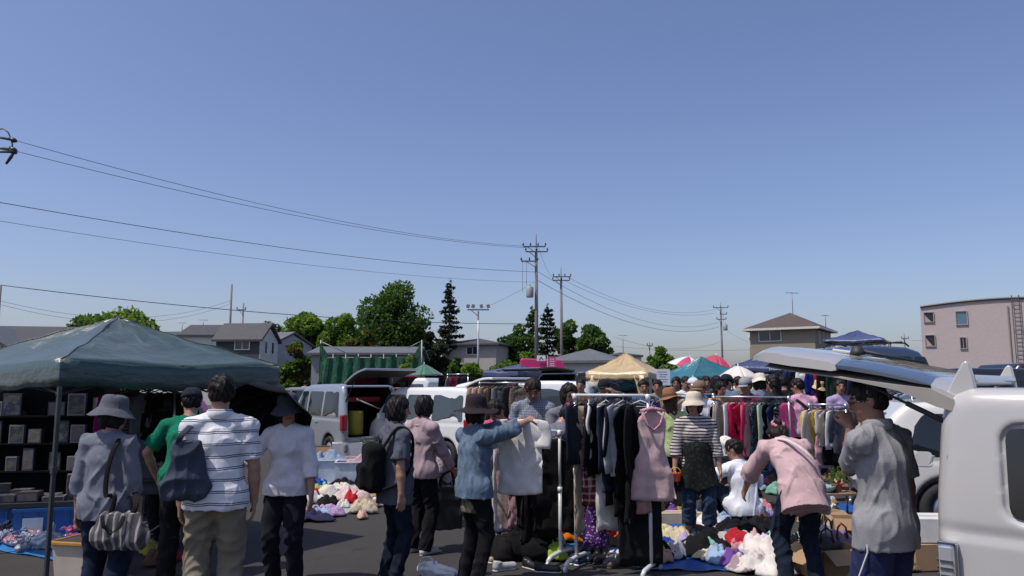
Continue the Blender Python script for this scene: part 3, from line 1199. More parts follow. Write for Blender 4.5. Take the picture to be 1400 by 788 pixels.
# ------------------------------------------------------------------ vehicles
PROF = {
    # (x, z) outlines, rear at -x, for a body of length 1 x height 1
    'kei': [(-.488, .22), (-.5, .3), (-.5, .5), (-.49, .62), (-.452, .9), (-.43, .975), (-.3, 1), (.08, .99), (.17, .95), (.31, .64), (.42, .575), (.475, .49), (.5, .34), (.488, .2), (.4, .13), (-.42, .13)],
    'van': [(-.49, .2), (-.5, .3), (-.5, .5), (-.495, .6), (-.475, .93), (-.455, .985), (-.3, 1), (.18, .99), (.26, .95), (.40, .6), (.455, .54), (.49, .45), (.5, .3), (.485, .17), (.4, .12), (-.42, .12)],
    'mini': [(-.488, .2), (-.5, .3), (-.5, .48), (-.492, .6), (-.455, .92), (-.43, .98), (-.3, 1), (.0, .99), (.10, .95), (.28, .62), (.42, .54), (.475, .46), (.5, .32), (.49, .18), (.4, .11), (-.42, .11)],
    'wagon': [(-.485, .24), (-.5, .34), (-.5, .5), (-.495, .64), (-.42, .9), (-.39, .975), (-.25, 1), (.02, .985), (.09, .94), (.25, .68), (.42, .6), (.48, .5), (.5, .34), (.485, .2), (.4, .13), (-.42, .13)],
    'truck': [(.0, .18), (.0, .4), (.01, .93), (.05, 1), (.3, 1), (.36, .95), (.47, .55), (.495, .45), (.5, .25), (.48, .14), (.03, .14)],
}
TYRE = plain((.018, .018, .019), .8)
RIM = plain((.42, .43, .45), .3, .8)
DARKPL = plain((.02, .02, .022), .6)
CHROME = plain((.6, .6, .62), .12, 1.0)
REDLENS = plain((.28, .008, .012), .12, 0, .05, 3, .8)
CLEARLENS = plain((.55, .56, .58), .1, .5, .05, 3, .8)


def poly_sdf(P, X, Z):
    """signed distance of the polygon P on the (X, Z) grid"""
    d = None
    s = None
    n = len(P)
    for i in range(n):
        a, b = P[i], P[(i + 1) % n]
        ex, ez = b[0] - a[0], b[1] - a[1]
        wx, wz = X - a[0], Z - a[1]
        t = np.clip((wx * ex + wz * ez) / (ex * ex + ez * ez), 0, 1)
        dx, dz = wx - ex * t, wz - ez * t
        q = dx * dx + dz * dz
        c1, c2, c3 = Z >= a[1], Z < b[1], ex * wz > ez * wx
        fl = (c1 & c2 & c3) | (~c1 & ~c2 & ~c3)
        s = np.where(fl, -1, 1) if s is None else np.where(fl, -s, s)
        d = q if d is None else np.minimum(d, q)
    return s * np.sqrt(d)


def sgn(P):
    a = sum(P[i - 1].x * P[i].y - P[i].x * P[i - 1].y for i in range(len(P)))
    return 1 if a > 0 else -1


def smax(a, b, k):
    return -smin(-a, -b, k)


class Car:
    def __init__(s, kind, L, W, H, tumble=.1, k=.1):
        s.P = [(x * L, z * H) for x, z in PROF[kind]]
        s.L, s.W, s.H, s.t, s.k = L, W, H, tumble, k
        s.belt = .56 * H
        s.kind = kind
        s.cuts = []
        s.cutk = .012

    def hw(s, x, z):
        t = np.clip((z - s.belt) / (s.H - s.belt), 0, 1)
        e = np.clip((np.abs(x) - (s.L / 2 - .55)) / .55, 0, 1)
        lo = np.clip((.35 - z) / .35, 0, 1)
        return s.W / 2 - s.t * t ** 1.25 - .07 * e ** 2 - .05 * lo - .012 * np.clip(1 - np.abs(z - s.belt) / .05, 0, 1)

    def mesh(s, vox, hollow=False, wheels=True, wr=.28):
        lo = np.array([-s.L / 2 - .15, -s.W / 2 - .15, .0])
        hi = np.array([s.L / 2 + .15, s.W / 2 + .15, s.H + .15])
        n = np.ceil((hi - lo) / vox).astype(int)
        x = (lo[0] + vox * np.arange(n[0])).astype(np.float32)[:, None, None]
        y = (lo[1] + vox * np.arange(n[1])).astype(np.float32)[None, :, None]
        z = (lo[2] + vox * np.arange(n[2])).astype(np.float32)[None, None, :]
        dp = poly_sdf(s.P, x, z).astype(np.float32)
        h = s.hw(x, z)
        D = smax(dp, np.abs(y) - h, s.k)
        for wx in s.wheels():
            cyl = np.sqrt((x - wx) ** 2 + (z - wr) ** 2) - (wr + .06)
            D = smax(D, -np.maximum(cyl, s.W / 2 - .3 - np.abs(y)), .015)
        if hollow:
            zf = .30 * s.H
            inn = np.maximum(np.maximum(dp + .06, np.abs(y) - h + .07), zf - z)
            inn = np.maximum(inn, x - s.L * .16)
            D = smax(D, -inn, .02)
            op = np.maximum(np.maximum(np.abs(y) - h + .13, zf + .06 - z), np.maximum(z - s.H * .955 + .02, x + s.L / 2 - .5))
            D = smax(D, -op, .05)
        for f in s.cuts:
            D = smax(D, -f(x, y, z), s.cutk)
        s.zf = .30 * s.H
        V, F = nets(D, lo, vox)
        for _ in range(2):      # settle the vertices on the surface, then smooth
            V = relax(V, F, 1, .4)
        s.mi = None
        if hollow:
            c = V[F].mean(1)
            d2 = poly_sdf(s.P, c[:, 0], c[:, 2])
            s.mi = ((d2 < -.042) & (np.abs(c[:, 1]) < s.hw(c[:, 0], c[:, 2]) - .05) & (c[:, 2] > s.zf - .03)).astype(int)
        return V.astype(np.float32), F

    def wheels(s):
        if s.kind == 'truck':
            return (.27 * s.L, -.3 * s.L)
        return (.31 * s.L, -.31 * s.L)

    def side_patch(s, poly, side, off=.004):
        b = MB()
        pts = []
        n = len(poly)
        for i in range(n):     # rounded corners
            p, a, c = Vector(poly[i]), Vector(poly[i - 1]), Vector(poly[(i + 1) % n])
            r = min(.06, (a - p).length * .3, (c - p).length * .3)
            u, v = p + (a - p).normalized() * r, p + (c - p).normalized() * r
            for t in (0, .33, .67, 1):
                pts.append(u * (1 - t) ** 2 + p * 2 * t * (1 - t) + v * t * t)
        xs, zs = [q.x for q in pts], [q.y for q in pts]
        inner = []
        for i in range(1, 9):
            for j in range(1, 7):
                q = Vector((min(xs) + (max(xs) - min(xs)) * i / 9, min(zs) + (max(zs) - min(zs)) * j / 7))
                if all((pts[k] - pts[k - 1]).length < 1e-6 or ((pts[k].x - pts[k - 1].x) * (q.y - pts[k - 1].y) - (pts[k].y - pts[k - 1].y) * (q.x - pts[k - 1].x)) * sgn(pts) > .004 for k in range(len(pts))):
                    inner.append(q)
        res = geometry.delaunay_2d_cdt(pts + inner, [], [list(range(len(pts)))], 1, 1e-5)
        vs, fs = res[0], res[2]
        V = [(q.x, side * (float(s.hw(np.float32(q.x), np.float32(q.y))) + off), q.y) for q in vs]
        V += [(q.x, side * (float(s.hw(np.float32(q.x), np.float32(q.y))) - .012), q.y) for q in vs]
        m = len(vs)
        e = {}
        for f in fs:
            for i in range(len(f)):
                k = (f[i], f[(i + 1) % len(f)])
                e[k] = e.get(k, 0) + 1
        rim = [k for k in e if (k[1], k[0]) not in e]
        b.add(V, [tuple(f) for f in fs] + [tuple(i + m for i in reversed(f)) for f in fs] + [(a, a + m, c + m, c) for a, c in rim])
        return b

    def end_patch(s, p0, p1, w0, w1, off=.005):
        """glass on a front or rear slope between two profile points"""
        a, c = Vector(p0), Vector(p1)
        d = (c - a).normalized()
        nrm = Vector((d.y, -d.x))
        if nrm.x * (a.x + c.x) < 0:
            nrm = -nrm
        b = MB()
        vs = []
        N = 9
        for o in (off, -.02):
            for p, w_ in ((a, w0), (c, w1)):
                for i in range(N):
                    u = -1 + 2 * i / (N - 1)
                    q = p + nrm * (o - .03 * u ** 4)
                    vs.append((q.x, u * w_, q.y))
        fs = []
        for i in range(N - 1):
            fs += [(i, i + 1, i + 1 + N, i + N), (i + 2 * N, i + 3 * N, i + 1 + 3 * N, i + 1 + 2 * N), (i, i + 2 * N, i + 1 + 2 * N, i + 1), (i + N, i + 1 + N, i + 1 + 3 * N, i + 3 * N)]
        fs += [(0, N, 3 * N, 2 * N), (N - 1, 3 * N - 1, 4 * N - 1, 2 * N - 1)]
        b.add(vs, fs)
        return b


def wheel(root, x, y, r, side, w_=.17, detail=True):
    b = MB()
    Rx = Matrix.Rotation(R(90), 3, 'X')
    b.lathe([(r * .62, -w_ / 2), (r * .93, -w_ / 2), (r, -w_ / 2 + .03), (r, w_ / 2 - .03), (r * .93, w_ / 2), (r * .62, w_ / 2)], 24, (0, 0, 0), M=Rx, closed=True)
    t = b.build('wheel', TYRE, root, True, loc=(x, y, r))
    b = MB()
    o = -side * (w_ / 2 - .02)
    b.lathe([(r * .64, o + side * .03), (r * .6, o), (r * .3, o - side * .015), (0, o - side * .02)], 24, M=Rx)
    b.build('rim', RIM, t, True)
    b = MB()
    for k in range(7):
        a = 2 * math.pi * k / 7
        b.box((math.cos(a) * r * .42, o - side * .022, math.sin(a) * r * .42), (r * .18, .01, r * .13), mat=Matrix.Rotation(-a, 3, 'Y'))
    b.build('rim_slot', DARKPL, t)


def car(label, px, Y, head, kind, L, W, H, col, vox=.035, gate=None, name='parked_car', cat='car', group='vehicles parked around the market', metal=0.0, glass=None, open_in=None, wr=.28, rails=False, at_x=None, rear_black=False, gl_=.62):
    """head: heading in degrees, 0 = the nose points away from the camera, positive = turned left; gate: opening angle of a raised tailgate"""
    X = xat(px, Y, .8) if at_x is None else at_x
    root = empty(name, (X, Y, 0), R(90 + head), label, cat, group)
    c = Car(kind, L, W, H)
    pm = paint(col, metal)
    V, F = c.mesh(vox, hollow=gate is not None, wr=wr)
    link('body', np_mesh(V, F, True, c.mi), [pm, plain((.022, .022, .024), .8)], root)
    gl = glass or GLASS_C
    z0, z1 = c.belt + .04, H * .90
    if kind == 'truck':
        wins = [[(.06 * L, z0), (.06 * L, z1), (.34 * L, z1), (.40 * L, z0)]]
    else:
        q = {'kei': (-.44, -.2, .05, .25), 'van': (-.45, -.17, .08, .34), 'mini': (-.45, -.2, .03, .22), 'wagon': (-.43, -.2, .02, .2)}[kind]
        rk = {'kei': .03, 'van': .01, 'mini': .05, 'wagon': .075}[kind]
        wins = [[(q[0] * L, z0), ((q[0] + rk) * L, z1), ((q[1] - .012) * L, z1), ((q[1] - .012) * L, z0)],
                [((q[1] + .012) * L, z0), ((q[1] + .012) * L, z1), ((q[2] - .012) * L, z1), ((q[2] - .012) * L, z0)],
                [((q[2] + .012) * L, z0), ((q[2] + .012) * L, z1), ((q[3] - .09 if kind != 'van' else q[3] - .055) * L, z1), (q[3] * L, z0)]]
    for wn in wins:
        for sd in (-1, 1):
            c.side_patch(wn, sd).build('side_window', gl, root)
    # windscreen on the steep front edge of the outline
    pr = c.P
    k = {'kei': 8, 'van': 8, 'mini': 8, 'wagon': 8, 'truck': 5}[kind]
    a, b_ = Vector(pr[k]), Vector(pr[k + 1])
    hw0 = float(c.hw(np.float32(a.x), np.float32(a.y)))
    hw1 = float(c.hw(np.float32(b_.x), np.float32(b_.y)))
    c.end_patch(a.lerp(b_, .06), a.lerp(b_, .93), hw0 - .1, hw1 - .09).build('windscreen', gl, root)
    for wx in c.wheels():
        for sd in (-1, 1):
            wheel(root, wx, sd * (W / 2 - .1), wr, sd)
    xr = -L / 2
    zb = c.belt
    if kind != 'truck':
        for sd in (-1, 1):
            b = MB()
            b.box((xr + .06, sd * (W / 2 - .085), zb - .08), (.14, .13, .34))
            b.build('tail_light', REDLENS, root, bevel=.03)
        ra, rb = Vector(pr[3]), Vector(pr[4])
        if gate is None:
            c.end_patch(ra.lerp(rb, .12), ra.lerp(rb, .98), W / 2 - .16, W / 2 - .2).build('rear_window', gl, root)
            b = MB()
            b.box((xr - .012, 0, zb - .22), (.03, .33, .17))
            b.build('number_plate', plain((.65, .65, .62), .5), root, bevel=.005)
        else:
            hx, hz = xr + .22, H - .02
            g = empty('tailgate', (hx, 0, hz), 0)
            g.parent = root
            GL = H * gl_
            ang = R(gate)
            wg = W / 2 - .12
            # the gate along its own length: a shallow tray, glass in the upper half
            M = Matrix.Rotation(math.pi + ang, 3, 'Y')     # +x of the gate points back and up

            def gp(u, v, t):
                q = Vector((-math.cos(ang) * u - math.sin(ang) * t, v, math.sin(ang) * u - math.cos(ang) * t))
                return q
            N = 12
            prof = lambda u: -.10 * math.sin(u * 2.2) + .0
            def slab(u0, u1, w0, w1, t0, t1, nm, mt, N=8):
                b = MB()
                vs = []
                for i in range(N + 1):
                    u = u0 + (u1 - u0) * i / N
                    ww = w0 + (w1 - w0) * i / N
                    for vv, tt in ((-ww, t0), (ww, t0), (ww, t1), (-ww, t1)):
                        vs.append(gp(u * GL, vv, tt + prof(u)))
                fs = [(0, 1, 2, 3), tuple(4 * N + i for i in (3, 2, 1, 0))]
                for i in range(N):
                    for j in range(4):
                        fs.append((4 * i + j, 4 * i + (j + 1) % 4, 4 * i + 4 + (j + 1) % 4, 4 * i + 4 + j))
                b.add(vs, fs)
                return b.build(nm, mt, g, bevel=.015)
            slab(0, 1, wg - .03, wg, -.05, .0, 'gate_skin', pm)
            slab(.03, .97, wg - .06, wg - .03, .003, .03, 'gate_lining', plain((.05, .05, .052), .7) if not rear_black else DARKPL)
            slab(.1, .52, wg - .13, wg - .1, -.058, .036, 'gate_window', gl)
            b = MB()
            for sd in (-1, 1):
                b = MB()
                p0 = Vector((.06, sd * (wg - .02), -.55))
                p1 = gp(.42 * GL, sd * (wg - .05), .03)
                b.tube([p0, p0.lerp(p1, .55), p0.lerp(p1, .56), p1], [.016, .016, .009, .009], 6)
                b.build('gas_strut', DARKPL, g)
            # seat back inside
            b = MB()
            for sd in (-1, 1):
                b.box((xr + L * .42, sd * W * .2, H * .5), (.14, W * .36, H * .36))
                b.box((xr + L * .42, sd * W * .2, H * .72), (.1, .24, .14))
            b.build('rear_seat', plain((.03, .03, .033), .8), root, bevel=.04)
            b = MB()
            b.box((xr + .02, 0, H * .2), (.09, W - .16, .2))
            b.build('rear_bumper', pm, root, bevel=.04)
            b = MB()
            b.box((xr - .035, 0, H * .21), (.03, .33, .16))
            b.build('number_plate', plain((.62, .6, .2), .5), root, bevel=.005)
    for sd in (-1, 1):
        b = MB()
        b.box((L * .455, sd * (W / 2 - .2), H * .42 if kind != 'mini' else H * .46), (.16, .28, .14))
        b.build('headlight', CLEARLENS, root, bevel=.04)
        b = MB()
        b.box((L * (.2 if kind != 'van' else .3), sd * (W / 2 + .07), c.belt + .08), (.1, .17, .15))
        b.build('wing_mirror', pm, root, bevel=.03)
    for k_, xx in enumerate((-.02, .17) if kind != 'truck' else (.12,)):
        for sd in (-1, 1):
            b = MB()
            b.box((L * (xx - .1), sd * (W / 2 + .004), c.belt - .1), (.17, .025, .03))
            b.build('door_handle', pm, root, bevel=.008)
    if rails:
        for sd in (-1, 1):
            b = MB()
            b.tube([(-L * .33, sd * (W / 2 - .25), H), (-L * .3, sd * (W / 2 - .25), H + .08), (L * .02, sd * (W / 2 - .25), H + .08), (L * .05, sd * (W / 2 - .25), H)], .022, 6)
            b.build('roof_rail', DARKPL, root)
        for xx in (-.24, -.02):
            b = MB()
            b.box((L * xx, 0, H + .1), (.06, W - .4, .035))
            b.build('roof_bar', DARKPL, root)
    return root


GLASS_C = glass_mat((.012, .015, .018), .03)
GLASS_L = glass_mat((.05, .065, .075), .04)
SILVER = (.30, .32, .35)
WHITE = (.72, .72, .70)
BLACK = (.012, .013, .016)

car('silver hatchback with raised dark tailgate and red tail lights', 464, 18.2, 37, 'kei', 3.4, 1.48, 1.68, SILVER, .022, gate=11, metal=.35, rear_black=True, gl_=.66)
car('white van with open rear door full of boxes and red buckets', 601, 16.6, 46, 'van', 3.3, 1.48, 1.62, WHITE, .024, gate=5, glass=GLASS_L, gl_=.5)
car('white pickup cab just behind the open white van', 598, 24, 75, 'truck', 3.4, 1.48, 1.86, WHITE, .035, name='parked_truck', cat='pickup truck', glass=GLASS_L)
car('long white van behind the rail of tan and brown coats', 700, 18, 72, 'van', 4.2, 1.7, 1.75, WHITE, .035, glass=GLASS_L)
car('red car with raised hatch behind the silver hatchback', 520, 24, 20, 'kei', 3.4, 1.48, 1.6, (.30, .015, .04), .035, gate=12, rear_black=True)
car('black van with raised tailgate behind the woman in plaid', 835, 21.5, -52, 'mini', 4.4, 1.75, 2.0, BLACK, .03, gate=-2)
car('dark silver car with raised hatch beyond the white pickup cab', 640, 30, 40, 'kei', 3.6, 1.5, 1.72, (.2, .21, .22), .045, gate=20)
car('small white car parked beyond the green parasol', 582, 32, 70, 'kei', 3.4, 1.48, 1.6, WHITE, .045)
car('white hatchback half hidden behind the dark umbrella', 655, 26, 60, 'kei', 3.4, 1.48, 1.6, WHITE, .045)
car('pearl white estate car beside the grey polo man', 1455, 9.0, -106, 'wagon', 4.5, 1.72, 1.5, (.66, .64, .58), .02, wr=.31)
car('black minivan with tinted windows behind the pearl white estate', 1425, 12.2, -96, 'mini', 4.7, 1.75, 1.92, BLACK, .03)
car('dark navy van at the right edge before the apartment block', 1500, 17, -92, 'mini', 4.7, 1.75, 2.15, (.01, .013, .02), .035)
car('blue high-roofed camper van with roof bars beyond the raised tailgate', 1212, 20, -70, 'mini', 4.0, 1.8, 2.62, (.05, .08, .16), .035, rails=True)
car('dark pink car beyond the shaded stall under the green tent', 140, 15, 85, 'wagon', 4.0, 1.6, 1.5, (.30, .02, .10), .035)
car('black van with shelves of toys under the green tent', -62, 10.9, 64, 'van', 3.6, 1.5, 1.85, BLACK, .03, gate=8)
car('white wagon far behind the parasols on the right', 1000, 34, 80, 'kei', 3.6, 1.5, 1.6, WHITE, .045)
car('grey car far behind the green net corner', 415, 34, 70, 'kei', 3.6, 1.5, 1.55, (.12, .12, .12), .045)

est = [x for x in bpy.data.objects if x.get('label', '').startswith('pearl white estate')][0]
for sd in (-1, 1):
    Car('wagon', 4.5, 1.72, 1.5).side_patch([(-1.72, .78), (-1.72, .94), (-1.55, .94), (-1.55, .78)], sd, .004).build('fuel_lid', paint((.55, .53, .49)), est)
    b = MB()
    b.box((-2.0, sd * .80, .42), (.22, .05, .05))
    b.build('reflector', REDLENS, est, bevel=.015)
# pink food truck
p = at(748, 490, 36)
root = empty('food_truck', (p.x, 36, 0), 0, 'bright pink food truck with a white sign and a pink banner', 'food truck')
b = MB()
Wt = 73 / FPX * 36
b.prism([(-Wt / 2, .5), (Wt * .28, .5), (Wt * .5, .5), (Wt * .5, 1.5), (Wt * .42, 2.15), (Wt * .25, p.z - .06), (-Wt / 2 + .05, p.z), (-Wt / 2, p.z - .1)], 0, 1.8, 'xz')
b.build('body', plain((.55, .02, .16), .4, 0, .05, 2, .3), root, bevel=.06)
b = MB()
b.box((-.2, -.03, p.z - .95), (1.3, .05, .7))
b.build('serving_hatch', DARKPL, root, bevel=.01)
for sx in (-.8, .8):
    for sy in (.15, 1.65):
        wheel(root, sx, sy, .3, -1 if sy < 1 else 1)
b = MB()
b.box((-.28, -.1, p.z + .0), (.40, .04, .26))
so_ = b.build('sign_board', plain((.75, .74, .74), .5), root)
b = MB()
b.add([(-.39, -.125, p.z - .09), (-.28, -.125, p.z + .09), (-.17, -.125, p.z - .09), (-.22, -.125, p.z - .09), (-.28, -.125, p.z + .01), (-.34, -.125, p.z - .09)], [(0, 1, 4, 5), (1, 2, 3, 4)])
b.build('sign_mark', plain((.03, .03, .035), .5), so_)
q = at(756, 487, 35)
fl = empty('banner', (q.x, 35, 0), 0, 'upright pink banner with white lettering by the food truck', 'banner')
b = MB()
b.tube([(-.25, 0, 0), (-.25, 0, q.z + .05)], .02, 6)
b.build('pole', plain((.6, .6, .6), .4), fl)
b = MB()
b.box((-.04, -.01, q.z - .85), (.34, .015, 1.65))
f2 = b.build('cloth', fab((.55, .12, .25)), fl)
b = MB()
for i in range(7):
    z = q.z - .2 - i * .2
    for (dx, dz, w_, h_) in ((0, .05, .3, .03), (0, -.05, .34, .03), (-.08, 0, .03, .15), (.09, -.02, .03, .13)):
        b.box((-.04 + dx * .6, -.022, z + dz), (w_ * .6, .006, h_))
b.build('lettering', plain((.75, .73, .73), .6), f2)
# ------------------------------------------------------------------ tents and parasols
def tentcloth(c, rough=.4):
    key = ('t', c)
    if key not in MATS:
        m, nt, bs = nodes_of('canopy_cloth')
        n = noise_n(nt, 1.6, 6)
        nt.links.new(mixc(nt, ramp(nt, n, .3, .7), sc3(c, .85), sc3(c, 1.15)), bs.inputs['Base Color'])
        bs.inputs['Roughness'].default_value = rough
        bs.inputs['Specular IOR Level'].default_value = .9
        bs.inputs['Sheen Weight'].default_value = .45
        bs.inputs['Sheen Roughness'].default_value = .35
        h = mth(nt, 'ADD', noise_n(nt, 4, 5, stretch=(1, 1, 2)), mth(nt, 'MULTIPLY', noise_n(nt, 120, 2), .05))
        bump(nt, bs, h, .4, .05)
        MATS[key] = m
    return MATS[key]


def tent(label, A, B, depth, eave, peak, val, col, legs=True, curtain=False, marks=None, group='canopy tents', seed=1, sag=.05):
    """A, B: ground points of the left and right front corners"""
    A, B = Vector(A), Vector(B)
    ux = (B - A)
    Wd = ux.length
    ang = math.atan2(ux.y, ux.x)
    root = empty('canopy_tent', (A.x, A.y, 0), ang, label, 'tent', group)
    m = tentcloth(col)
    rs = random.Random(seed)
    hx, hy = Wd / 2, depth / 2
    vs, fs = [], []
    n, q = 12, 14

    def per(k):
        s_, t = divmod(k, q)
        t = t / q * 2 - 1
        return [(t, -1), (1, t), (-t, 1), (-1, -t)][s_]
    N = 4 * q
    for i in range(n + 1):
        r = i / n
        for k in range(N):
            u, v = per(k)
            z = peak - (peak - eave) * r
            mid = 1 - max(0, (min(abs(u), abs(v))))
            z -= sag * math.sin(math.pi * r) * (.35 + .9 * mid)
            z -= .04 * mid * r * r
            z += .012 * math.sin(k * 1.9 + r * 9) * math.sin(math.pi * r) + .008 * math.sin(k * .7 + r * 23 + seed)
            vs.append((hx + u * hx * r, hy + v * hy * r, z))
    for i in range(n):
        for k in range(N):
            fs.append((i * N + k, i * N + (k + 1) % N, (i + 1) * N + (k + 1) % N, (i + 1) * N + k))
    b = MB()
    b.add(vs, fs)
    o = b.build('roof', m, root)
    smooth_angle(o, 14)
    so = o.modifiers.new('s', 'SOLIDIFY')
    so.thickness = .006
    rv = vs
    for k0 in (0, q, 2 * q, 3 * q):
        b = MB()
        b.tube([Vector(rv[i * N + k0]) + Vector((0, 0, .004)) for i in range(n + 1)], .008, 5, flat=.5)
        b.build('seam', m, root, True)
    b = MB()
    vs, fs = [], []
    for j in range(4):
        for k in range(N):
            u, v = per(k)
            e = vs and 0
            mid = 1 - max(0, min(abs(u), abs(v)))
            bl = .012 * math.sin(k * 1.3 + seed) * j / 3 * mid
            z0 = eave - .04 * mid + .008 * math.sin(k * .7 + 23 + seed)
            z = z0 - (val + .012 * math.sin(k * 2.1)) * j / 3
            vs.append((hx + u * (hx + .004 + bl), hy + v * (hy + .004 + bl), z))
    for j in range(3):
        for k in range(N):
            fs.append((j * N + k, j * N + (k + 1) % N, (j + 1) * N + (k + 1) % N, (j + 1) * N + k))
    b.add(vs, fs)
    o = b.build('valance', m, root)
    smooth_angle(o, 30)
    so = o.modifiers.new('s', 'SOLIDIFY')
    so.thickness = .004
    st = plain((.08, .085, .085), .45, .6)
    for (x, y) in ((.02, .02), (Wd - .02, .02), (.02, depth - .02), (Wd - .02, depth - .02)):
        b = MB()
        b.box((x, y, (eave - .03) / 2), (.032, .032, eave - .03))
        b.box((x, y, eave * .52), (.042, .042, .06))
        b.box((x, y, .006), (.09, .09, .012))
        b.build('leg', st, root, bevel=.004)
    b = MB()
    z = eave - .16
    for y in (.03, depth - .03):
        for i in range(2):
            x0, x1 = Wd * i / 2, Wd * (i + 1) / 2
            b.tube([(x0, y, z + .13), (x1, y, z - .13)], .011, 4)
            b.tube([(x0, y, z - .13), (x1, y, z + .13)], .011, 4)
    for x in (.03, Wd - .03):
        for i in range(2):
            y0, y1 = depth * i / 2, depth * (i + 1) / 2
            b.tube([(x, y0, z + .13), (x, y1, z - .13)], .011, 4)
            b.tube([(x, y0, z - .13), (x, y1, z + .13)], .011, 4)
    for (x, y) in ((0, 0), (Wd, 0), (0, depth), (Wd, depth)):
        b.tube([(x, y, eave - .08), (hx, hy, peak - .1)], .011, 4)
    b.build('truss', st, root)
    if curtain:
        for (x, y, dx, dy) in ((.03, .0, .13, 0), (Wd - .03, 0, -.13, 0), (Wd, .03, 0, .13), (Wd, depth - .03, 0, -.13)):
            b = MB()
            vs, fs = [], []
            for j in range(9):
                t = j / 8
                wv = (1 - t) ** 1.5 * 1.9 + .55
                for i in range(7):
                    u = i / 6
                    vs.append((x + dx * u * wv + .02 * math.sin(u * 9 + t), y + dy * u * wv + (.02 * math.sin(u * 9 + 1)), eave - val * .5 - t * 1.25))
            for j in range(8):
                for i in range(6):
                    a = j * 7 + i
                    fs.append((a, a + 1, a + 8, a + 7))
            b.add(vs, fs)
            o = b.build('corner_drape', m, root, True)
            o.modifiers.new('s', 'SOLIDIFY').thickness = .005
    if marks:
        b = MB()
        x0, x1, cm = marks
        for i in range(12):
            x = x0 + (x1 - x0) * i / 12
            b.box((x, -.018, eave - val * .55), ((x1 - x0) / 12 * .62, .006, .05 if i % 3 else .07))
        b.build('lettering', plain(cm, .6), root)
    return root


def parasol(label, px, top, edge_l, edge_r, edge_py, Y, cols, tilt=(0, 0), segs=8, name='parasol', pole_r=.02, dome=.6):
    apex = at(px, top, Y)
    rad = (edge_r - edge_l) / 2 / FPX * Y
    drop = (edge_py - top) / FPX * Y
    root = empty(name, (apex.x, Y, 0), 0, label, 'parasol', 'parasols')
    g = []
    M = Matrix.Rotation(R(tilt[0]), 3, 'Y') @ Matrix.Rotation(R(tilt[1]), 3, 'X')
    for ci, c in enumerate(cols):
        b = MB()
        for s_ in range(segs):
            if s_ % len(cols) != ci:
                continue
            vs, fs = [], []
            nr, na = 6, 4
            for i in range(nr + 1):
                r = i / nr
                for k in range(na + 1):
                    a = 2 * math.pi * (s_ + k / na) / segs
                    mid = math.sin(math.pi * k / na)
                    rr = rad * r * (1 - .05 * mid * r)
                    z = -drop * (r ** (1 + dome)) - .03 * mid * r * drop
                    vs.append(M @ Vector((math.cos(a) * rr, math.sin(a) * rr, z)) + Vector((0, 0, apex.z)))
            for i in range(nr):
                for k in range(na):
                    a = i * (na + 1) + k
                    fs.append((a, a + 1, a + na + 2, a + na + 1))
            b.add(vs, fs)
        o = b.build('canopy' if ci == 0 else 'canopy_panel', tentcloth(c, .7), root, True)
        o.modifiers.new('s', 'SOLIDIFY').thickness = .004
    b = MB()
    b.tube([(0, 0, 0), (0, 0, apex.z - .05), M @ Vector((0, 0, .06)) + Vector((0, 0, apex.z))], [pole_r, pole_r, pole_r * .5], 8)
    b.build('pole', plain((.5, .5, .5), .4, .4), root, True)
    b = MB()
    for s_ in range(segs):
        a = 2 * math.pi * s_ / segs
        pts = []
        for i in range(5):
            r = i / 4
            pts.append(M @ Vector((math.cos(a) * rad * r, math.sin(a) * rad * r, -drop * (r ** (1 + dome)) - .015)) + Vector((0, 0, apex.z)))
        b.tube(pts, .006, 4)
    b.build('rib', plain((.3, .3, .3), .4, .4), root)
    return root


GREEN = (.020, .052, .050)
TA = Vector((xat(83, 6.4, 1.9), 6.4, 0))
th = R(58)
TB = TA + Vector((math.cos(th), math.sin(th), 0)) * 2.31
tent('large dark green canopy tent over the shaded toy stall', TA, TB, 2.31, 1.878, 2.37, .218, GREEN, seed=3, sag=.04)


def tent_px(label, pxa, ya, pxb, yb, depth, eave_py, peak_py, val_px, col, **k):
    A = Vector((xat(pxa, ya, 2), ya, 0))
    B = Vector((xat(pxb, yb, 2), yb, 0))
    ym = (ya + yb) / 2
    Wd = (B - A).length
    n = Vector((-(B - A).y, (B - A).x, 0)).normalized()
    yc = ym + n.y * depth / 2
    return tent(label, A, B, depth, zy(eave_py, min(ya, yb)), zy(peak_py, yc), val_px / FPX * ym, col, **k)


BEIGE = (.47, .34, .17)
TEAL = (.008, .13, .17)
NAVY = (.028, .042, .115)
tent_px('beige canopy tent with corner drapes behind the main clothes rack', 801, 18.4, 886, 17.8, 1.75, 508.5, 482.5, 9, BEIGE, curtain=True, seed=5, sag=.06)
tent_px('teal canopy tent next to the pink parasol', 897, 21.5, 948, 20.2, 2.0, 515, 488, 7, TEAL, seed=6)
tent_px('small navy tent roof between the parked white vans', 660, 28, 708, 27, 2.0, 507, 498.5, 8, NAVY, seed=7)
tent_px('navy canopy tent with white lettering behind the cream parasol', 1000, 21.6, 1092, 21, 2.2, 500, 483, 8, NAVY, seed=8, marks=(1.02, 1.55, (.6, .6, .62)))
tent_px('dark blue high canopy right of the beige house', 1128, 27, 1212, 26, 2.4, 463, 452, 3, (.03, .045, .13), seed=9)
parasol('green parasol between the parked cars and the netting', 580, 497.5, 553, 607, 513, 30, [(.012, .11, .06)], dome=.1)
parasol('crimson dome parasol near the utility pole', 979, 485.5, 948, 1011, 506, 22.6, [(.42, .015, .06)], tilt=(8, 0))
parasol('tilted parasol with white and pink panels', 943, 488, 917, 972, 503, 23.2, [(.7, .68, .68), (.45, .02, .1)], tilt=(14, 5))
parasol('cream white parasol in front of the navy lettered tent', 1009, 500.5, 979, 1039, 517, 17, [(.66, .6, .53)], dome=.5)
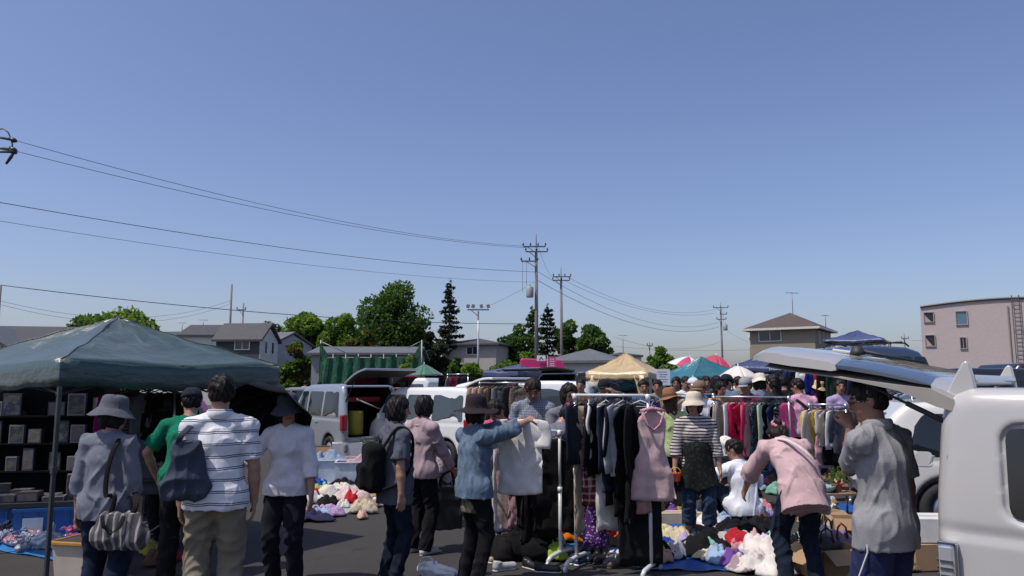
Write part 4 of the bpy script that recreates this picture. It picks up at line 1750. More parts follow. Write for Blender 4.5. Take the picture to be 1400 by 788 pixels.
parasol('bright green small canopy behind the black gas struts', 1262, 506, 1230, 1285, 540, 13, [(.03, .2, .09)], tilt=(-20, 0), segs=6, dome=.1)
# ------------------------------------------------------------------ people
def V3(*a):
    return Vector(a)


def ik(S, T, l1, l2, polev):
    """elbow position between S and T"""
    d = T - S
    L = d.length
    if L > (l1 + l2) * .995:
        T = S + d * ((l1 + l2) * .995 / L)
        d = T - S
        L = d.length
    u = d.normalized()
    a = (l1 * l1 - l2 * l2 + L * L) / (2 * L)
    h = math.sqrt(max(l1 * l1 - a * a, 0))
    p = Vector(polev) - u * Vector(polev).dot(u)
    p = p.normalized() if p.length > 1e-5 else frame_of(u)[0]
    return S + u * a + p * h, T


SKIN_A = (.36, .20, .135)
SKIN_B = (.30, .16, .105)
SKIN_C = (.42, .25, .175)
HAIR_K = (.012, .010, .010)
HAIR_B = (.035, .018, .012)
LIP = (.26, .075, .07)
PERSONS = []


def person(label, px, Y, yaw, h=1.6, vox=.009, male=False, lean=0, head=(0, 0, 0), hands=None, poles=(None, None), pz=None, feet=None, knees=None, skin=SKIN_A,
           top=None, bottom=None, hair=('short', HAIR_K), hat=None, shoes=(.02, .02, .022), glasses=False, apron=None, seed=0, curl=(.35, .35), palm=None, px_z=1.2, group='visitors and sellers at the market', twist=0, X=None, z0=0.0, straps=(), stoop=0.0):
    """hands: (left, right) targets in local metres/h; local frame: +y = facing, +x = the person's right"""
    if X is None:
        X = xat(px, Y, px_z)
    root = empty('person', (X, Y, z0), R(yaw), label, 'person', group)
    H = h
    a = R(lean)
    pz = .53 if pz is None else pz
    P = V3(0, 0, pz * H)
    d1 = V3(0, math.sin(a * .6), math.cos(a * .6))
    d2 = V3(0, math.sin(a), math.cos(a))
    d3 = V3(0, math.sin(a + R(stoop)), math.cos(a + R(stoop)))
    f1, f2, f3 = V3(0, d1.z, -d1.y), V3(0, d2.z, -d2.y), V3(0, d3.z, -d3.y)
    waist = P + d1 * .085 * H
    chest = waist + d2 * .115 * H
    nb = chest + d3 * .105 * H
    Tw = Matrix.Rotation(R(twist), 3, d2)
    sx = Tw @ V3(1, 0, 0)
    hipw = .058 if male else .066
    sw = (.112 if male else .100) * H
    SH = {-1: chest + d3 * .068 * H - sx * sw, 1: chest + d3 * .068 * H + sx * sw}
    TR = nb + d3 * .012 * H
    # head frame
    hy, hp, hr = head
    Hm = Matrix.Rotation(R(hy), 3, 'Z') @ Matrix.Rotation(-R(hp), 3, 'X') @ Matrix.Rotation(R(hr), 3, 'Y')
    hh = .14 * H
    hb = nb + (d3 * .75 + V3(0, 0, .25)) * .034 * H
    hc = hb + Hm @ V3(0, .012 * H, .066 * H)

    def hp_(x, y, z):
        return hc + Hm @ V3(x * hh, y * hh, z * hh)
    # arms
    l1, l2, lh = .168 * H, .142 * H, .104 * H
    hands = hands or ((-.155, .03, .475), (.155, .03, .475))
    arm = {}
    for i, s in enumerate((-1, 1)):
        T = Vector(hands[i]) * H
        pv = poles[i] if poles[i] is not None else (s * .5, -.8, -.4)
        E, W = ik(SH[s], T, l1, l2, pv)
        arm[s] = (SH[s], E, W)
    # legs
    feet = feet or ((-.062, .0, 0), (.062, .0, 0))
    leg = {}
    for i, s in enumerate((-1, 1)):
        Hj = P + V3(s * .052 * H, 0, -.012 * H)
        A = Vector(feet[i]) * H + V3(0, -.015 * H, .045 * H)
        pv = V3(s * .12, 1, .1) if knees is None or knees[i] is None else Vector(knees[i])
        K, A = ik(Hj, A, .245 * H, .24 * H, pv)
        leg[s] = (Hj, K, A)

    # ---------------- body
    fine = vox < .0105
    B = SDF()
    cr = (.088 if male else .080) * H
    B.cap(P - V3(.035 * H, 0, 0), P + V3(.035 * H, 0, 0), (hipw - .006) * H, k=.03)
    B.cap(P, waist, .078 * H, .068 * H, k=.04, fl=.78, front=f1)
    B.cap(waist, chest, .068 * H, cr, k=.04, fl=.7, front=f2)
    B.cap(chest, nb - d3 * .035 * H, cr, .05 * H, k=.04, fl=.68, front=f3)
    B.cap(SH[-1], SH[1], .032 * H, k=.03)
    for s in (-1, 1):
        B.cap(TR, SH[s], .026 * H, .03 * H, k=.03)
    B.cap(nb - d3 * .02 * H, hc - Hm @ V3(0, .01 * H, .02 * H), .034 * H, .031 * H, k=.02)
    for s in (-1, 1):
        S, E, W = arm[s]
        k = .0 if fine else .01
        B.cap(S, E, .031 * H, .0235 * H, k=.02)
        B.cap(E, E.lerp(W, .35), .0235 * H, .0245 * H, k=.012)
        B.cap(E.lerp(W, .35), W, .0245 * H, .0155 * H, k=.012)
        # hand
        fd = (W - E).normalized()
        if palm and palm[(s + 1) // 2]:
            fd, n = (Vector(v).normalized() for v in palm[(s + 1) // 2])
        else:
            n = V3(-s, 0, .0)
        n = (n - fd * n.dot(fd)).normalized()
        t = fd.cross(n) * (1 if s < 0 else -1)
        if t.dot(V3(0, 1, .3)) < 0 and not palm:
            t = -t
        c = curl[(s + 1) // 2]
        if fine:
            q = H / 1.65
            for i in range(4):
                o = (1.5 - i) * .0205 * q
                b0 = W + t * o * .55
                b1 = W + fd * (.082 - .004 * abs(i - 1)) * q + t * o
                B.cap(b0, b1, .0125 * q, .0105 * q, k=.014)
                L = (.068, .076, .071, .055)[i] * q
                p = b1
                g = c * .45
                for fr in (.45, .32, .23):
                    g += c * .5
                    dv = fd * math.cos(g) + n * math.sin(g) + t * (1.5 - i) * .05
                    p2 = p + dv.normalized() * L * fr
                    B.cap(p, p2, .0092 * q, .0084 * q, k=.003)
                    p = p2
            th0 = W + fd * .022 * q + t * .020 * q
            th1 = th0 + (fd * .75 + t * .62 + n * .25).normalized() * .042 * q
            th2 = th1 + (fd * .9 + t * .15 + n * (.3 + .4 * c)).normalized() * .032 * q
            B.cap(th0, th1, .013 * q, .0105 * q, k=.008)
            B.cap(th1, th2, .0105 * q, .0085 * q, k=.002)
        else:
            W1 = W + fd * .05 * H
            W2 = W1 + (fd * math.cos(c) + n * math.sin(c)) * .045 * H
            B.cap(W, W1, .021 * H, .024 * H, k=.01, fl=.55, front=n)
            B.cap(W1, W2, .022 * H, .014 * H, k=.006, fl=.6, front=n)
            B.cap(W + fd * .012 * H + t * .012 * H, W + fd * .045 * H + t * .032 * H, .009 * H, .007 * H, k=.004)
        Hj, K, A = leg[s]
        B.cap(Hj, K, .05 * H, .032 * H, k=.02)
        B.cap(K, K.lerp(A, .35), .032 * H, .031 * H, k=.012)
        B.cap(K.lerp(A, .35), A, .031 * H, .021 * H, k=.012)
        B.cap(A, A + V3(0, .09 * H, -.026 * H), .021 * H, .016 * H, k=.012)
    # head
    B.ell(hp_(0, -.03, .12), (.335 * hh, .41 * hh, .375 * hh), .02, Hm)
    B.ell(hp_(0, .10, -.18), (.25 * hh, .275 * hh, .30 * hh), .04 * (hh / .22), Hm)
    B.ell(hp_(0, .25, -.40), (.10 * hh, .09 * hh, .07 * hh), .02, Hm)
    if vox < .016:
        B.cap(hp_(0, .36, .08), hp_(0, .455, -.10), .03 * hh, .05 * hh, k=.008)
        B.cap(hp_(-.16, .33, .11), hp_(.16, .33, .11), .045 * hh, k=.012)
        for s in (-1, 1):
            B.ell(hp_(s * .33, -.03, -.02), (.045 * hh, .085 * hh, .135 * hh), .006, Hm)
        if fine:
            B.cap(hp_(-.07, .345, -.235), hp_(.07, .345, -.235), .03 * hh, k=.006)
            B.cap(hp_(-.06, .335, -.285), hp_(.06, .335, -.285), .03 * hh, k=.006)
            for s in (-1, 1):
                B.ell(hp_(s * .145, .405, .03), (.075 * hh, .05 * hh, .04 * hh), .008, Hm, op='s')
                B.ell(hp_(s * .145, .335, .03), (.055 * hh, .045 * hh, .035 * hh), .004, Hm)
    V, F = B.arrays(vox, rel=1)
    mi = np.zeros(len(F))
    mats = [skin_mat(skin)]
    if vox < .016:
        C = V[F].mean(1) - np.array(hc)
        C = C @ np.array(Hm) / hh
        for s in (-1, 1):
            mi[((C[:, 0] - s * .145) / .062) ** 2 + ((C[:, 2] - .03) / .032) ** 2 + np.where(C[:, 1] > .2, 0, 9) < 1] = 1
            mi[((C[:, 0] - s * .15) / .10) ** 2 + ((C[:, 2] - .135 + abs(0) * 0) / .026) ** 2 + np.where(C[:, 1] > .2, 0, 9) < 1] = 1
        mi[(C[:, 0] / .11) ** 2 + ((C[:, 2] + .26) / .045) ** 2 + np.where(C[:, 1] > .25, 0, 9) < 1] = 2
        mats += [hair_mat(hair[1] if hair else HAIR_K), skin_mat(LIP)]
    link('body', np_mesh(V, F, True, mi), mats, root)

    cv = max(vox, .0085)
    # ---------------- trousers or skirt
    bt = dict(kind='pants', col=(.02, .02, .024), loose=.012, end=.06)
    bt.update(bottom or {})
    G = SDF()
    lo = bt['loose']
    wt = waist + d1 * .02 * H
    G.cap(P - V3(.035 * H, 0, 0), P + V3(.035 * H, 0, 0), hipw * H + lo, k=.03)
    G.cap(P, wt, .08 * H + lo * .6, .070 * H + lo * .2, k=.03, fl=.8, front=f1, cut=True)
    if bt['kind'] == 'skirt':
        for s in (-1, 1):
            Hj, K, A = leg[s]
            L = bt.get('len', .5)
            e = Hj.lerp(K, L * 2) if L < .5 else K.lerp(A, (L - .5) * 2)
            if L > .5:
                G.cap(Hj, K, .07 * H + lo, .066 * H + lo * 2, k=.08)
                G.cap(K, e, .066 * H + lo * 2, .07 * H + lo * 2.4, k=.08, cut=True)
            else:
                G.cap(Hj, e, .07 * H + lo, .07 * H + lo * 2, k=.08, cut=True)
    else:
        for s in (-1, 1):
            Hj, K, A = leg[s]
            kn = .041 * H + lo
            if bt['kind'] == 'short':
                G.cap(Hj, K.lerp(Hj, .1), .06 * H + lo, .05 * H + lo * 1.6, k=.02, cut=True)
            else:
                e = A.lerp(K, bt['end'])
                if bt['end'] <= .06:
                    e = A + (A - K).normalized() * .022 * H
                G.cap(Hj, K, .058 * H + lo, kn, k=.02)
                G.cap(K, e, kn, bt.get('hem', .034) * H + lo, k=.02, cut=True)
    o = G.build('trousers' if bt['kind'] != 'skirt' else 'skirt', cv, bt.get('mat') or fab(bt['col'], bt.get('pat'), bt.get('c2'), bt.get('f', 20)), root, fold=.006, seed=seed + 5, lam=.11, vert=1.1)

    # ---------------- top
    tp = dict(sleeve='short', col=(.5, .5, .5), loose=.014, hem=.0, flare=.01, fold=.007)
    tp.update(top or {})
    lo = tp['loose']
    G = SDF()
    hemp = P - d1 * tp['hem'] * H
    G.cap(waist, hemp - d1 * .03, .072 * H + lo, .087 * H + lo + tp['flare'], k=.04, fl=.82, front=f1)
    G.cap(waist, chest, .072 * H + lo, cr + lo * .9, k=.05, fl=.74, front=f2)
    G.cap(chest, nb - d3 * .035 * H, cr + lo * .9, .052 * H + lo * .4, k=.05, fl=.7, front=f3)
    G.cap(SH[-1], SH[1], .034 * H + lo * .4, k=.03)
    for s in (-1, 1):
        G.cap(TR - d3 * .004 * H, SH[s], .029 * H + lo * .3, .0345 * H + lo * .4, k=.03)
    bl = bt['loose'] + .009
    G.cap(P - V3(.035 * H, 0, 0), P + V3(.035 * H, 0, 0), (hipw + .001) * H + bl, k=.04)
    G.cap(P, wt, .085 * H + bl, .076 * H + bl * .6, k=.04, fl=.82, front=f1)
    if tp['hem'] > .04 and lean < 40:
        for s in (-1, 1):
            G.cap(leg[s][0], leg[s][0].lerp(leg[s][1], .3), .06 * H + bl, .056 * H + bl, k=.05)
    if tp.get('bust', not male):
        for s in (-1, 1):
            G.ell(chest + f2 * .045 * H + sx * s * .042 * H, (.04 * H, .035 * H, .04 * H), .05)
    if tp.get('bulk'):
        G.ell(waist + f2 * .02 * H, (.1 * H, .085 * H, .08 * H), .06)
    sl = tp['sleeve']
    for s in (-1, 1):
        S, E, W = arm[s]
        if sl == 'none':
            continue
        r0 = .035 * H + lo * .45
        if sl == 'short':
            G.cap(S, S.lerp(E, .8), r0, .034 * H + lo * .75, k=.02, cut=True)
        elif sl == '34':
            G.cap(S, E, r0, .031 * H + lo * .8, k=.02)
            G.cap(E, E.lerp(W, .45), .031 * H + lo * .8, .029 * H + lo * .8, k=.012, cut=True)
        else:
            G.cap(S, E, r0, .030 * H + lo * .8, k=.02)
            G.cap(E, E.lerp(W, .93), .030 * H + lo * .8, .021 * H + lo * .6, k=.012, cut=True)
    G.plane(hemp, -d1)
    cutn = (d3 + f3 * tp.get('neck', .35)).normalized()
    V, F = G.arrays(cv, fold=tp['fold'], seed=seed, lam=.11, vert=.32, floor=-.004)
    # open neckline: drop what rises above the collar line close to the neck
    M_ = tp.get('mat') or fab(tp['col'], tp.get('pat'), tp.get('c2'), tp.get('f', 20), tp.get('duty', .35))
    to = link(tp.get('name', 'shirt'), np_mesh(V, F), M_, root)
    if tp.get('collar') and fine:
        b = MB()
        pts = []
        n = 14
        for i in range(n + 1):
            an = math.pi * (1.42 - 1.84 * i / n) + math.pi
            an = R(-52) + R(284) * i / n + R(90) + R(38) - R(0)
            q = nb + d3 * .014 * H + (V3(math.cos(an + R(0)), 0, 0) * .045 * H + f3 * math.sin(an) * .045 * H)
            pts.append(q)
        b.tube(pts, .02 * H, 8, flat=.38, up=tuple(d3))
        b.build('collar', M_, to, True)
    elif fine and tp.get('rib', True):
        b = MB()
        pts = [nb - d3 * .022 * H + V3(math.cos(t), 0, 0) * .042 * H + f3 * (math.sin(t) * .042 * H) - d3 * (max(0, math.sin(t)) * .018 * H) for t in [2 * math.pi * i / 18 for i in range(19)]]
        b.tube(pts, .009 * H, 6)
        b.build('neckband', M_, to, True)
    if apron:
        G = SDF()
        for s in (-1, 1):
            Hj, K, A = leg[s]
            G.cap(wt - d1 * .02, Hj.lerp(K, apron.get('len', .75)), .092 * H, .088 * H, k=.08, cut=True, fl=.9, front=f1)
        G.cap(wt - d1 * .03 * H, wt + d1 * .012 * H, .104 * H, k=.02, fl=.82, front=f1, cut=True)
        G.build('apron', cv, fab(apron['col'], apron.get('pat'), apron.get('c2'), apron.get('f', 20)), root, fold=.007, seed=seed + 3, vert=.15)

    # ---------------- shoes
    for i, s in enumerate((-1, 1)):
        if shoes is None:
            break
        Hj, K, A = leg[s]
        S_ = SDF()
        toe = V3(s * .02, 1, 0).normalized()
        if knees is not None and knees[i] is not None and abs(A.z / H - .045) > .03:
            toe = (V3(A.x, A.y, 0) - V3(K.x, K.y, 0)).normalized() if (V3(A.x, A.y, 0) - V3(K.x, K.y, 0)).length > .01 else toe
        base = V3(A.x, A.y, A.z - .045 * H)
        S_.cap(base + toe * -.018 * H + V3(0, 0, .022 * H), base + toe * .085 * H + V3(0, 0, .016 * H), .026 * H, .028 * H, k=.01, fl=1)
        S_.cap(base + V3(0, 0, .02 * H), A + V3(0, 0, .012 * H), .026 * H, .027 * H, k=.015, cut=True)
        S_.plane(base, V3(0, 0, -1))
        so_ = S_.build('shoe', max(cv, .008), plain(shoes, .5), root)
        if fine:
            b = MB()
            b.tube([base + toe * t * H + V3(0, 0, .004) for t in (-.043, -.02, .03, .08, .112)], [.018, .029, .03, .03, .016], 10, flat=.25, up=(toe.y, -toe.x, 0))
            b.build('sole', plain((.3, .29, .28) if shoes[0] > .03 else (.05, .05, .05), .7), so_, True)

    # ---------------- hair
    if hair:
        st, hcol = hair
        G = SDF()
        G.ell(hp_(0, -.045, .14), (.375 * hh, .445 * hh, .41 * hh), .02, Hm)
        if st in ('bob', 'long', 'pony', 'bun'):
            G.ell(hp_(0, -.16, -.12), (.37 * hh, .30 * hh, .40 * hh), .03, Hm)
        if st == 'bob':
            for s in (-1, 1):
                G.ell(hp_(s * .29, .02, -.17), (.12 * hh, .22 * hh, .30 * hh), .02, Hm)
        if st == 'long':
            for s in (-1, 0, 1):
                G.cap(hp_(s * .2, -.2, -.1), hp_(s * .24, -.26, -.85), .16 * hh, .12 * hh, k=.03)
        if st == 'pony':
            G.cap(hp_(0, -.42, .0), hp_(0, -.55, -.25), .10 * hh, .12 * hh, k=.02)
            G.cap(hp_(0, -.55, -.25), hp_(0, -.5, -.7), .12 * hh, .05 * hh, k=.02)
        if st == 'bun':
            G.ell(hp_(0, -.5, .1), (.17 * hh, .15 * hh, .16 * hh), .01, Hm)
        if st == 'short':
            G.ell(hp_(0, -.17, -.06), (.315 * hh, .25 * hh, .28 * hh), .03, Hm)
        # clear the face
        G.ell(hp_(0, .44, -.10), (.30 * hh, .33 * hh, .34 * hh), .01, Hm, op='s')
        G.ell(hp_(0, .30, -.38), (.30 * hh, .30 * hh, .22 * hh), .01, Hm, op='s')
        if st == 'short':
            G.ell(hp_(0, .1, -.45), (.8 * hh, .34 * hh, .33 * hh), .01, Hm, op='s')
        if male and st == 'short':
            G.ell(hp_(0, -.25, -.55), (.6 * hh, .5 * hh, .27 * hh), .01, Hm, op='s')
            for s in (-1, 1):
                G.ell(hp_(s * .40, .08, -.16), (.13 * hh, .22 * hh, .27 * hh), .01, Hm, op='s')
        V, F = G.arrays(max(vox, .006), rel=1)
        C = (V - np.array(hc)) @ np.array(Hm) / hh
        an = np.arctan2(C[:, 0], C[:, 1])
        rr = np.hypot(C[:, 0], C[:, 1])
        lump = np.sin(an * 7 + seed + C[:, 2] * 4) * .010 + np.sin(an * 19 + C[:, 2] * 11 + rr * 14 + seed) * .007 + np.sin(an * 5 - C[:, 2] * 9 + seed) * .014 + np.sin(C[:, 0] * 24 + C[:, 1] * 17 + C[:, 2] * 21 + seed) * .012
        lump = lump * 1.25 + np.sin(an * 37 + C[:, 2] * 15 + seed) * .006
        V = V + vnormals(V, F) * (lump * hh)[:, None]
        ho = link('hair', np_mesh(V.astype(np.float32), F), hair_mat(hcol), root)
        if st in ('pony',) and hair:
            pass

    # ---------------- hat
    if hat:
        kind, hcol = hat[0], hat[1]
        tilt = hat[2] if len(hat) > 2 else (0, 0)
        HM = Hm @ Matrix.Rotation(R(tilt[0]), 3, 'X') @ Matrix.Rotation(R(tilt[1]), 3, 'Y')
        hm = hat[3] if len(hat) > 3 else fab(hcol)
        c0 = hp_(0, -.04, .215)
        n = 36
        b = MB()
        if kind in ('bucket', 'wide', 'sun'):
            br, dz, top_, slope = {'bucket': (.58, -.20, .42, .37), 'wide': (.80, -.13, .48, .36), 'sun': (.66, -.25, .41, .37)}[kind]
            prof = [(0, top_), (.2, top_ - .005), (.30, top_ - .035), (.355, top_ - .09), (.385, .15), (.405, .0), (.43, -.03), (.5, -.03 + dz * .3), (br, -.03 + dz), (br + .01, -.045 + dz), (br - .02, -.05 + dz), (.5, -.06 + dz * .3), (.40, -.055), (.38, .0), (.35, .15), (.31, top_ - .1), (.2, top_ - .04), (0, top_ - .03)]
        else:
            prof = [(0, .36), (.15, .345), (.27, .29), (.355, .18), (.40, .04), (.41, -.06), (.39, -.06), (.375, .04), (.33, .17), (.25, .27), (.13, .325), (0, .335)]
        vs, fs = [], []
        for r, z in prof:
            for k in range(n):
                an = 2 * math.pi * k / n
                w_ = 0
                if r > .45:
                    w_ = (.05 * math.sin(an * 2 + seed) + .03 * math.sin(an * 5 + seed * 2)) * (r - .4) * 2.2
                elif z > .1:
                    w_ = .012 * math.sin(an * 3 + seed + z * 9) + .01 * math.sin(an * 7 + z * 20)
                q = V3(math.cos(an) * r * .97, math.sin(an) * r * 1.12, z + w_) * hh * 1.04
                vs.append(c0 + HM @ q)
        for i in range(len(prof) - 1):
            for k in range(n):
                fs.append((i * n + k, i * n + (k + 1) % n, (i + 1) * n + (k + 1) % n, (i + 1) * n + k))
        b.add(vs, fs)
        ho = b.build('hat', hm, root, True)
        if kind == 'cap':
            b = MB()
            vs, fs = [], []
            for t in (0, 1):
                for j in range(5):
                    for i in range(9):
                        u = -1 + 2 * i / 8
                        an = R(90) - u * R(58)
                        r0 = .40 + .30 * (j / 4) * math.cos(u * 1.25)
                        q = V3(math.cos(an) * .40, math.sin(an) * .44 + (j / 4) * .34 * math.cos(u * 1.2), -.05 - .07 * (j / 4) - .07 * u * u * (.4 + .6 * j / 4) - .02 * t) * hh * 1.04
                        vs.append(c0 + HM @ q)
            for j in range(4):
                for i in range(8):
                    q0 = j * 9 + i
                    fs += [(q0, q0 + 1, q0 + 10, q0 + 9), (q0 + 45, q0 + 54, q0 + 55, q0 + 46)]
            for i in range(8):
                fs.append((36 + i, 37 + i, 82 + i, 81 + i))
            b.add(vs, fs)
            b.build('visor', hm, ho, True)
        elif len(hat) > 4 and hat[4]:
            b = MB()
            vs, fs = [], []
            for r, z in ((.412, .11), (.424, .0), (.43, -.015)):
                for k in range(n):
                    an = 2 * math.pi * k / n
                    vs.append(c0 + HM @ (V3(math.cos(an) * r * .985, math.sin(an) * r * 1.135, z) * hh * 1.04))
            for i in range(2):
                for k in range(n):
                    fs.append((i * n + k, i * n + (k + 1) % n, (i + 1) * n + (k + 1) % n, (i + 1) * n + k))
            b.add(vs, fs)
            b.build('hat_band', hat[4], ho, True)
    if glasses:
        b = MB()
        for s in (-1, 1):
            pts = [hp_(s * .15 + .095 * math.cos(t), .425 - .02 * abs(math.cos(t)), .02 + .07 * math.sin(t)) for t in [2 * math.pi * i / 14 for i in range(15)]]
            b.tube(pts, .0022, 5)
            b.tube([hp_(s * .245, .40, .03), hp_(s * .345, .25, .04), hp_(s * .36, -.02, .03)], .0025, 5)
        b.tube([hp_(-.055, .43, .03), hp_(.055, .43, .03)], .0022, 5)
        b.build('glasses', plain((.02, .02, .02), .3), root, True)
    info = dict(root=root, arm=arm, leg=leg, P=P, waist=waist, chest=chest, nb=nb, SH=SH, hc=hc, Hm=Hm, hh=hh, H=H, d=d2, f=f2, X=X, Y=Y)

    def wpos(v):
        return root.matrix_basis @ Vector(v) if False else Matrix.Translation((X, Y, z0)) @ Matrix.Rotation(R(yaw), 4, 'Z') @ Vector(v)
    info['w'] = wpos
    PERSONS.append(info)
    return info


def strap(name, pts, w_, t, mat, parent=None, up=None, **tg):
    b = MB()
    # smooth the path
    P = [Vector(p) for p in pts]
    out = []
    n = len(P)
    for i in range(n - 1):
        p0, p1, p2, p3 = P[max(i - 1, 0)], P[i], P[i + 1], P[min(i + 2, n - 1)]
        for k in range(6):
            q = k / 6
            out.append(.5 * ((2 * p1) + (p2 - p0) * q + (2 * p0 - 5 * p1 + 4 * p2 - p3) * q * q + (3 * p1 - p0 - 3 * p2 + p3) * q ** 3))
    out.append(P[-1])
    b.tube(out, w_, 8, flat=t / w_, up=up)
    return b.build(name, mat, parent, True)
DENIM_D = dict(pat='denim')
JEANS = (.012, .018, .035)
# 1 grey sweatshirt woman, left
p1 = person('woman in grey sweatshirt and grey bucket hat seen from behind by the green tent', 148, 5.7, -8, 1.56, .0068, head=(-38, 4, 0),
            hands=((-.135, .0, .47), (.15, .04, .44)), top=dict(sleeve='34', col=(.155, .165, .2), pat='heather', loose=.019, hem=.07, flare=.008, fold=.010), bottom=dict(col=JEANS, pat='denim', loose=.012),
            hair=('bob', HAIR_K), hat=('sun', (.11, .115, .14), (-4, 0), fab((.10, .105, .125), 'heather')), seed=2)
# 2 man in striped white polo
p2 = person('man in white polo with thin navy stripes and khaki trousers, back turned', 298, 5.5, 14, 1.73, .0068, male=True, head=(12, 2, 2),
            hands=((-.14, .03, .45), (.148, .03, .465)), poles=((-.8, -.6, 0), (.9, -.6, 0)), top=dict(sleeve='short', col=(.72, .72, .74), pat='pairs', c2=(.035, .04, .08), f=12.5, duty=.075, loose=.012, hem=.055, flare=.008, fold=.007, collar=True, bulk=True),
            bottom=dict(col=(.21, .18, .13), loose=.022, hem=.04), hair=('short', HAIR_K), seed=4, shoes=(.05, .04, .03))
# 3 green shirt
p3 = person('person in green T-shirt and dark cap leaning over the shaded stall', 254, 6.9, 12, 1.66, .008, male=True, lean=16, head=(10, 16, 0), stoop=12,
            hands=((-.17, .14, .52), (.14, .2, .56)), poles=((-.9, -.3, -.2), None), top=dict(sleeve='short', col=(.008, .15, .085), loose=.02, hem=.05), bottom=dict(col=(.012, .012, .014), loose=.02), hair=('short', HAIR_K), hat=('cap', (.02, .024, .034)), seed=7)
# 4 umbrella woman
p4 = person('woman in white sweater and brimmed hat carrying a black umbrella', 394, 6.6, 172, 1.57, .0068, head=(26, 10, 6),
            hands=((-.165, .05, .455), (.125, .17, .70)), poles=(None, (.7, -.2, -.7)), curl=(.35, 1.35), palm=(None, ((-.25, .25, .9), (-.75, .6, 0))),
            top=dict(sleeve='34', col=(.66, .64, .65), loose=.02, hem=.045, flare=.006, fold=.007), bottom=dict(col=(.014, .015, .022), loose=.012), hair=('bob', HAIR_K), hat=('sun', (.06, .068, .085), (5, 0)), seed=9, shoes=(.02, .02, .02))
# 5 woman in grey tee with backpack
p5 = person('woman in blue-grey T-shirt with black backpack looking right', 540, 6.75, -56, 1.56, .007, head=(-14, 6, 0),
            hands=((-.15, .02, .455), (.15, -.03, .45)), top=dict(sleeve='short', col=(.085, .092, .115), pat='heather', loose=.032, hem=.10, flare=.016, fold=.011, bulk=True), bottom=dict(col=(.010, .015, .026), pat='denim', loose=.008), hair=('bob', HAIR_K), seed=12, shoes=(.35, .02, .08))
# 6 pink jacket woman with shopping bag
p6 = person('woman in pale pink jacket holding a large black shopping bag', 577, 7.95, -40, 1.55, .0085, head=(-10, 8, 0),
            hands=((-.13, .05, .46), (.13, .16, .52)), top=dict(sleeve='long', col=(.36, .27, .29), loose=.02, hem=.055, fold=.011, name='jacket'), bottom=dict(col=(.01, .01, .012), loose=.012), hair=('bob', HAIR_K), seed=14, shoes=(.5, .48, .47))
# 7 seated seller
p7 = person('older seller in brown cap sitting by the open white van', 602, 9.6, 140, 1.55, .011, lean=22, pz=.30, head=(20, 22, 0), male=True, feet=((-.1, .24, 0), (.1, .24, 0)),
            hands=((-.1, .3, .42), (.08, .3, .44)), top=dict(sleeve='long', col=(.3, .25, .25), loose=.02, pat='floral', c2=(.12, .09, .1), f=30), bottom=dict(col=(.03, .03, .035)), hair=('short', HAIR_K), hat=('cap', (.09, .06, .05)), seed=15, skin=SKIN_B)
# 8 denim shirt woman
p8 = person('woman in denim shirt and wide black hat holding up a white blouse', 648, 6.7, -52, 1.54, .007, head=(-6, 4, 0),
            hands=((.06, .36, .90), (.1, .32, .885)), poles=((-.4, -.2, -1), (.6, 0, -1)), curl=(1.2, 1.25), palm=(((.25, .9, .3), (.6, .2, -.7)), ((0, .9, .35), (-.5, .2, -.8))),
            top=dict(sleeve='34', col=(.105, .15, .205), pat='denim', loose=.03, hem=.06, flare=.014, fold=.012), bottom=dict(col=(.009, .009, .011), loose=.008), hair=('bob', HAIR_K), hat=('wide', (.03, .024, .026), (6, 4)), seed=17, shoes=(.10, .04, .022))
# its camouflage tunic under the shirt
G = SDF()
P_ = p8['P']
G.cap(p8['waist'], P_ + V3(0, 0, -.215), .1, .125, k=.02, fl=.85, front=(0, 1, 0), cut=True)
G.build('tunic', .009, fab((.19, .16, .11), 'camo', (.07, .06, .04), 16), p8['root'], fold=.009, seed=3)
# 10 pink shirt head down
p10 = person('short-haired person in bright pink shirt looking down over the left rack', 689, 8.1, 168, 1.58, .009, lean=14, stoop=14, head=(-22, 42, 0), hands=((-.12, .2, .58), (.12, .2, .58)),
             top=dict(sleeve='short', col=(.42, .05, .14), pat='floral', c2=(.5, .16, .24), f=45), hair=('short', (.02, .014, .012)), seed=19, skin=SKIN_B)
# 11 plaid shirt man
p11 = person('tall man in grey checked shirt looking down between the racks', 731, 8.9, 155, 1.76, .009, male=True, lean=6, head=(26, 32, 0), hands=((-.13, .16, .56), (.16, .08, .5)),
             top=dict(sleeve='long', col=(.12, .14, .18), pat='plaid', c2=(.27, .29, .33), f=38, duty=.4, loose=.022, collar=True), bottom=dict(col=(.03, .03, .04)), hair=('short', (.022, .014, .010)), seed=21, skin=SKIN_B)
# 12 woman glasses
p12 = person('woman with glasses in grey vest over navy checked tunic', 776, 8.6, 190, 1.68, .009, head=(12, 14, 0), hands=((-.13, .13, .60), (.09, .17, .62)), glasses=True,
             top=dict(sleeve='short', col=(.16, .16, .19), loose=.02, hem=.03), bottom=dict(kind='skirt', col=(.012, .016, .03), pat='plaid', c2=(.06, .075, .11), f=14, duty=.18, loose=.03, len=.72), hair=('bob', (.016, .012, .011)), seed=23)
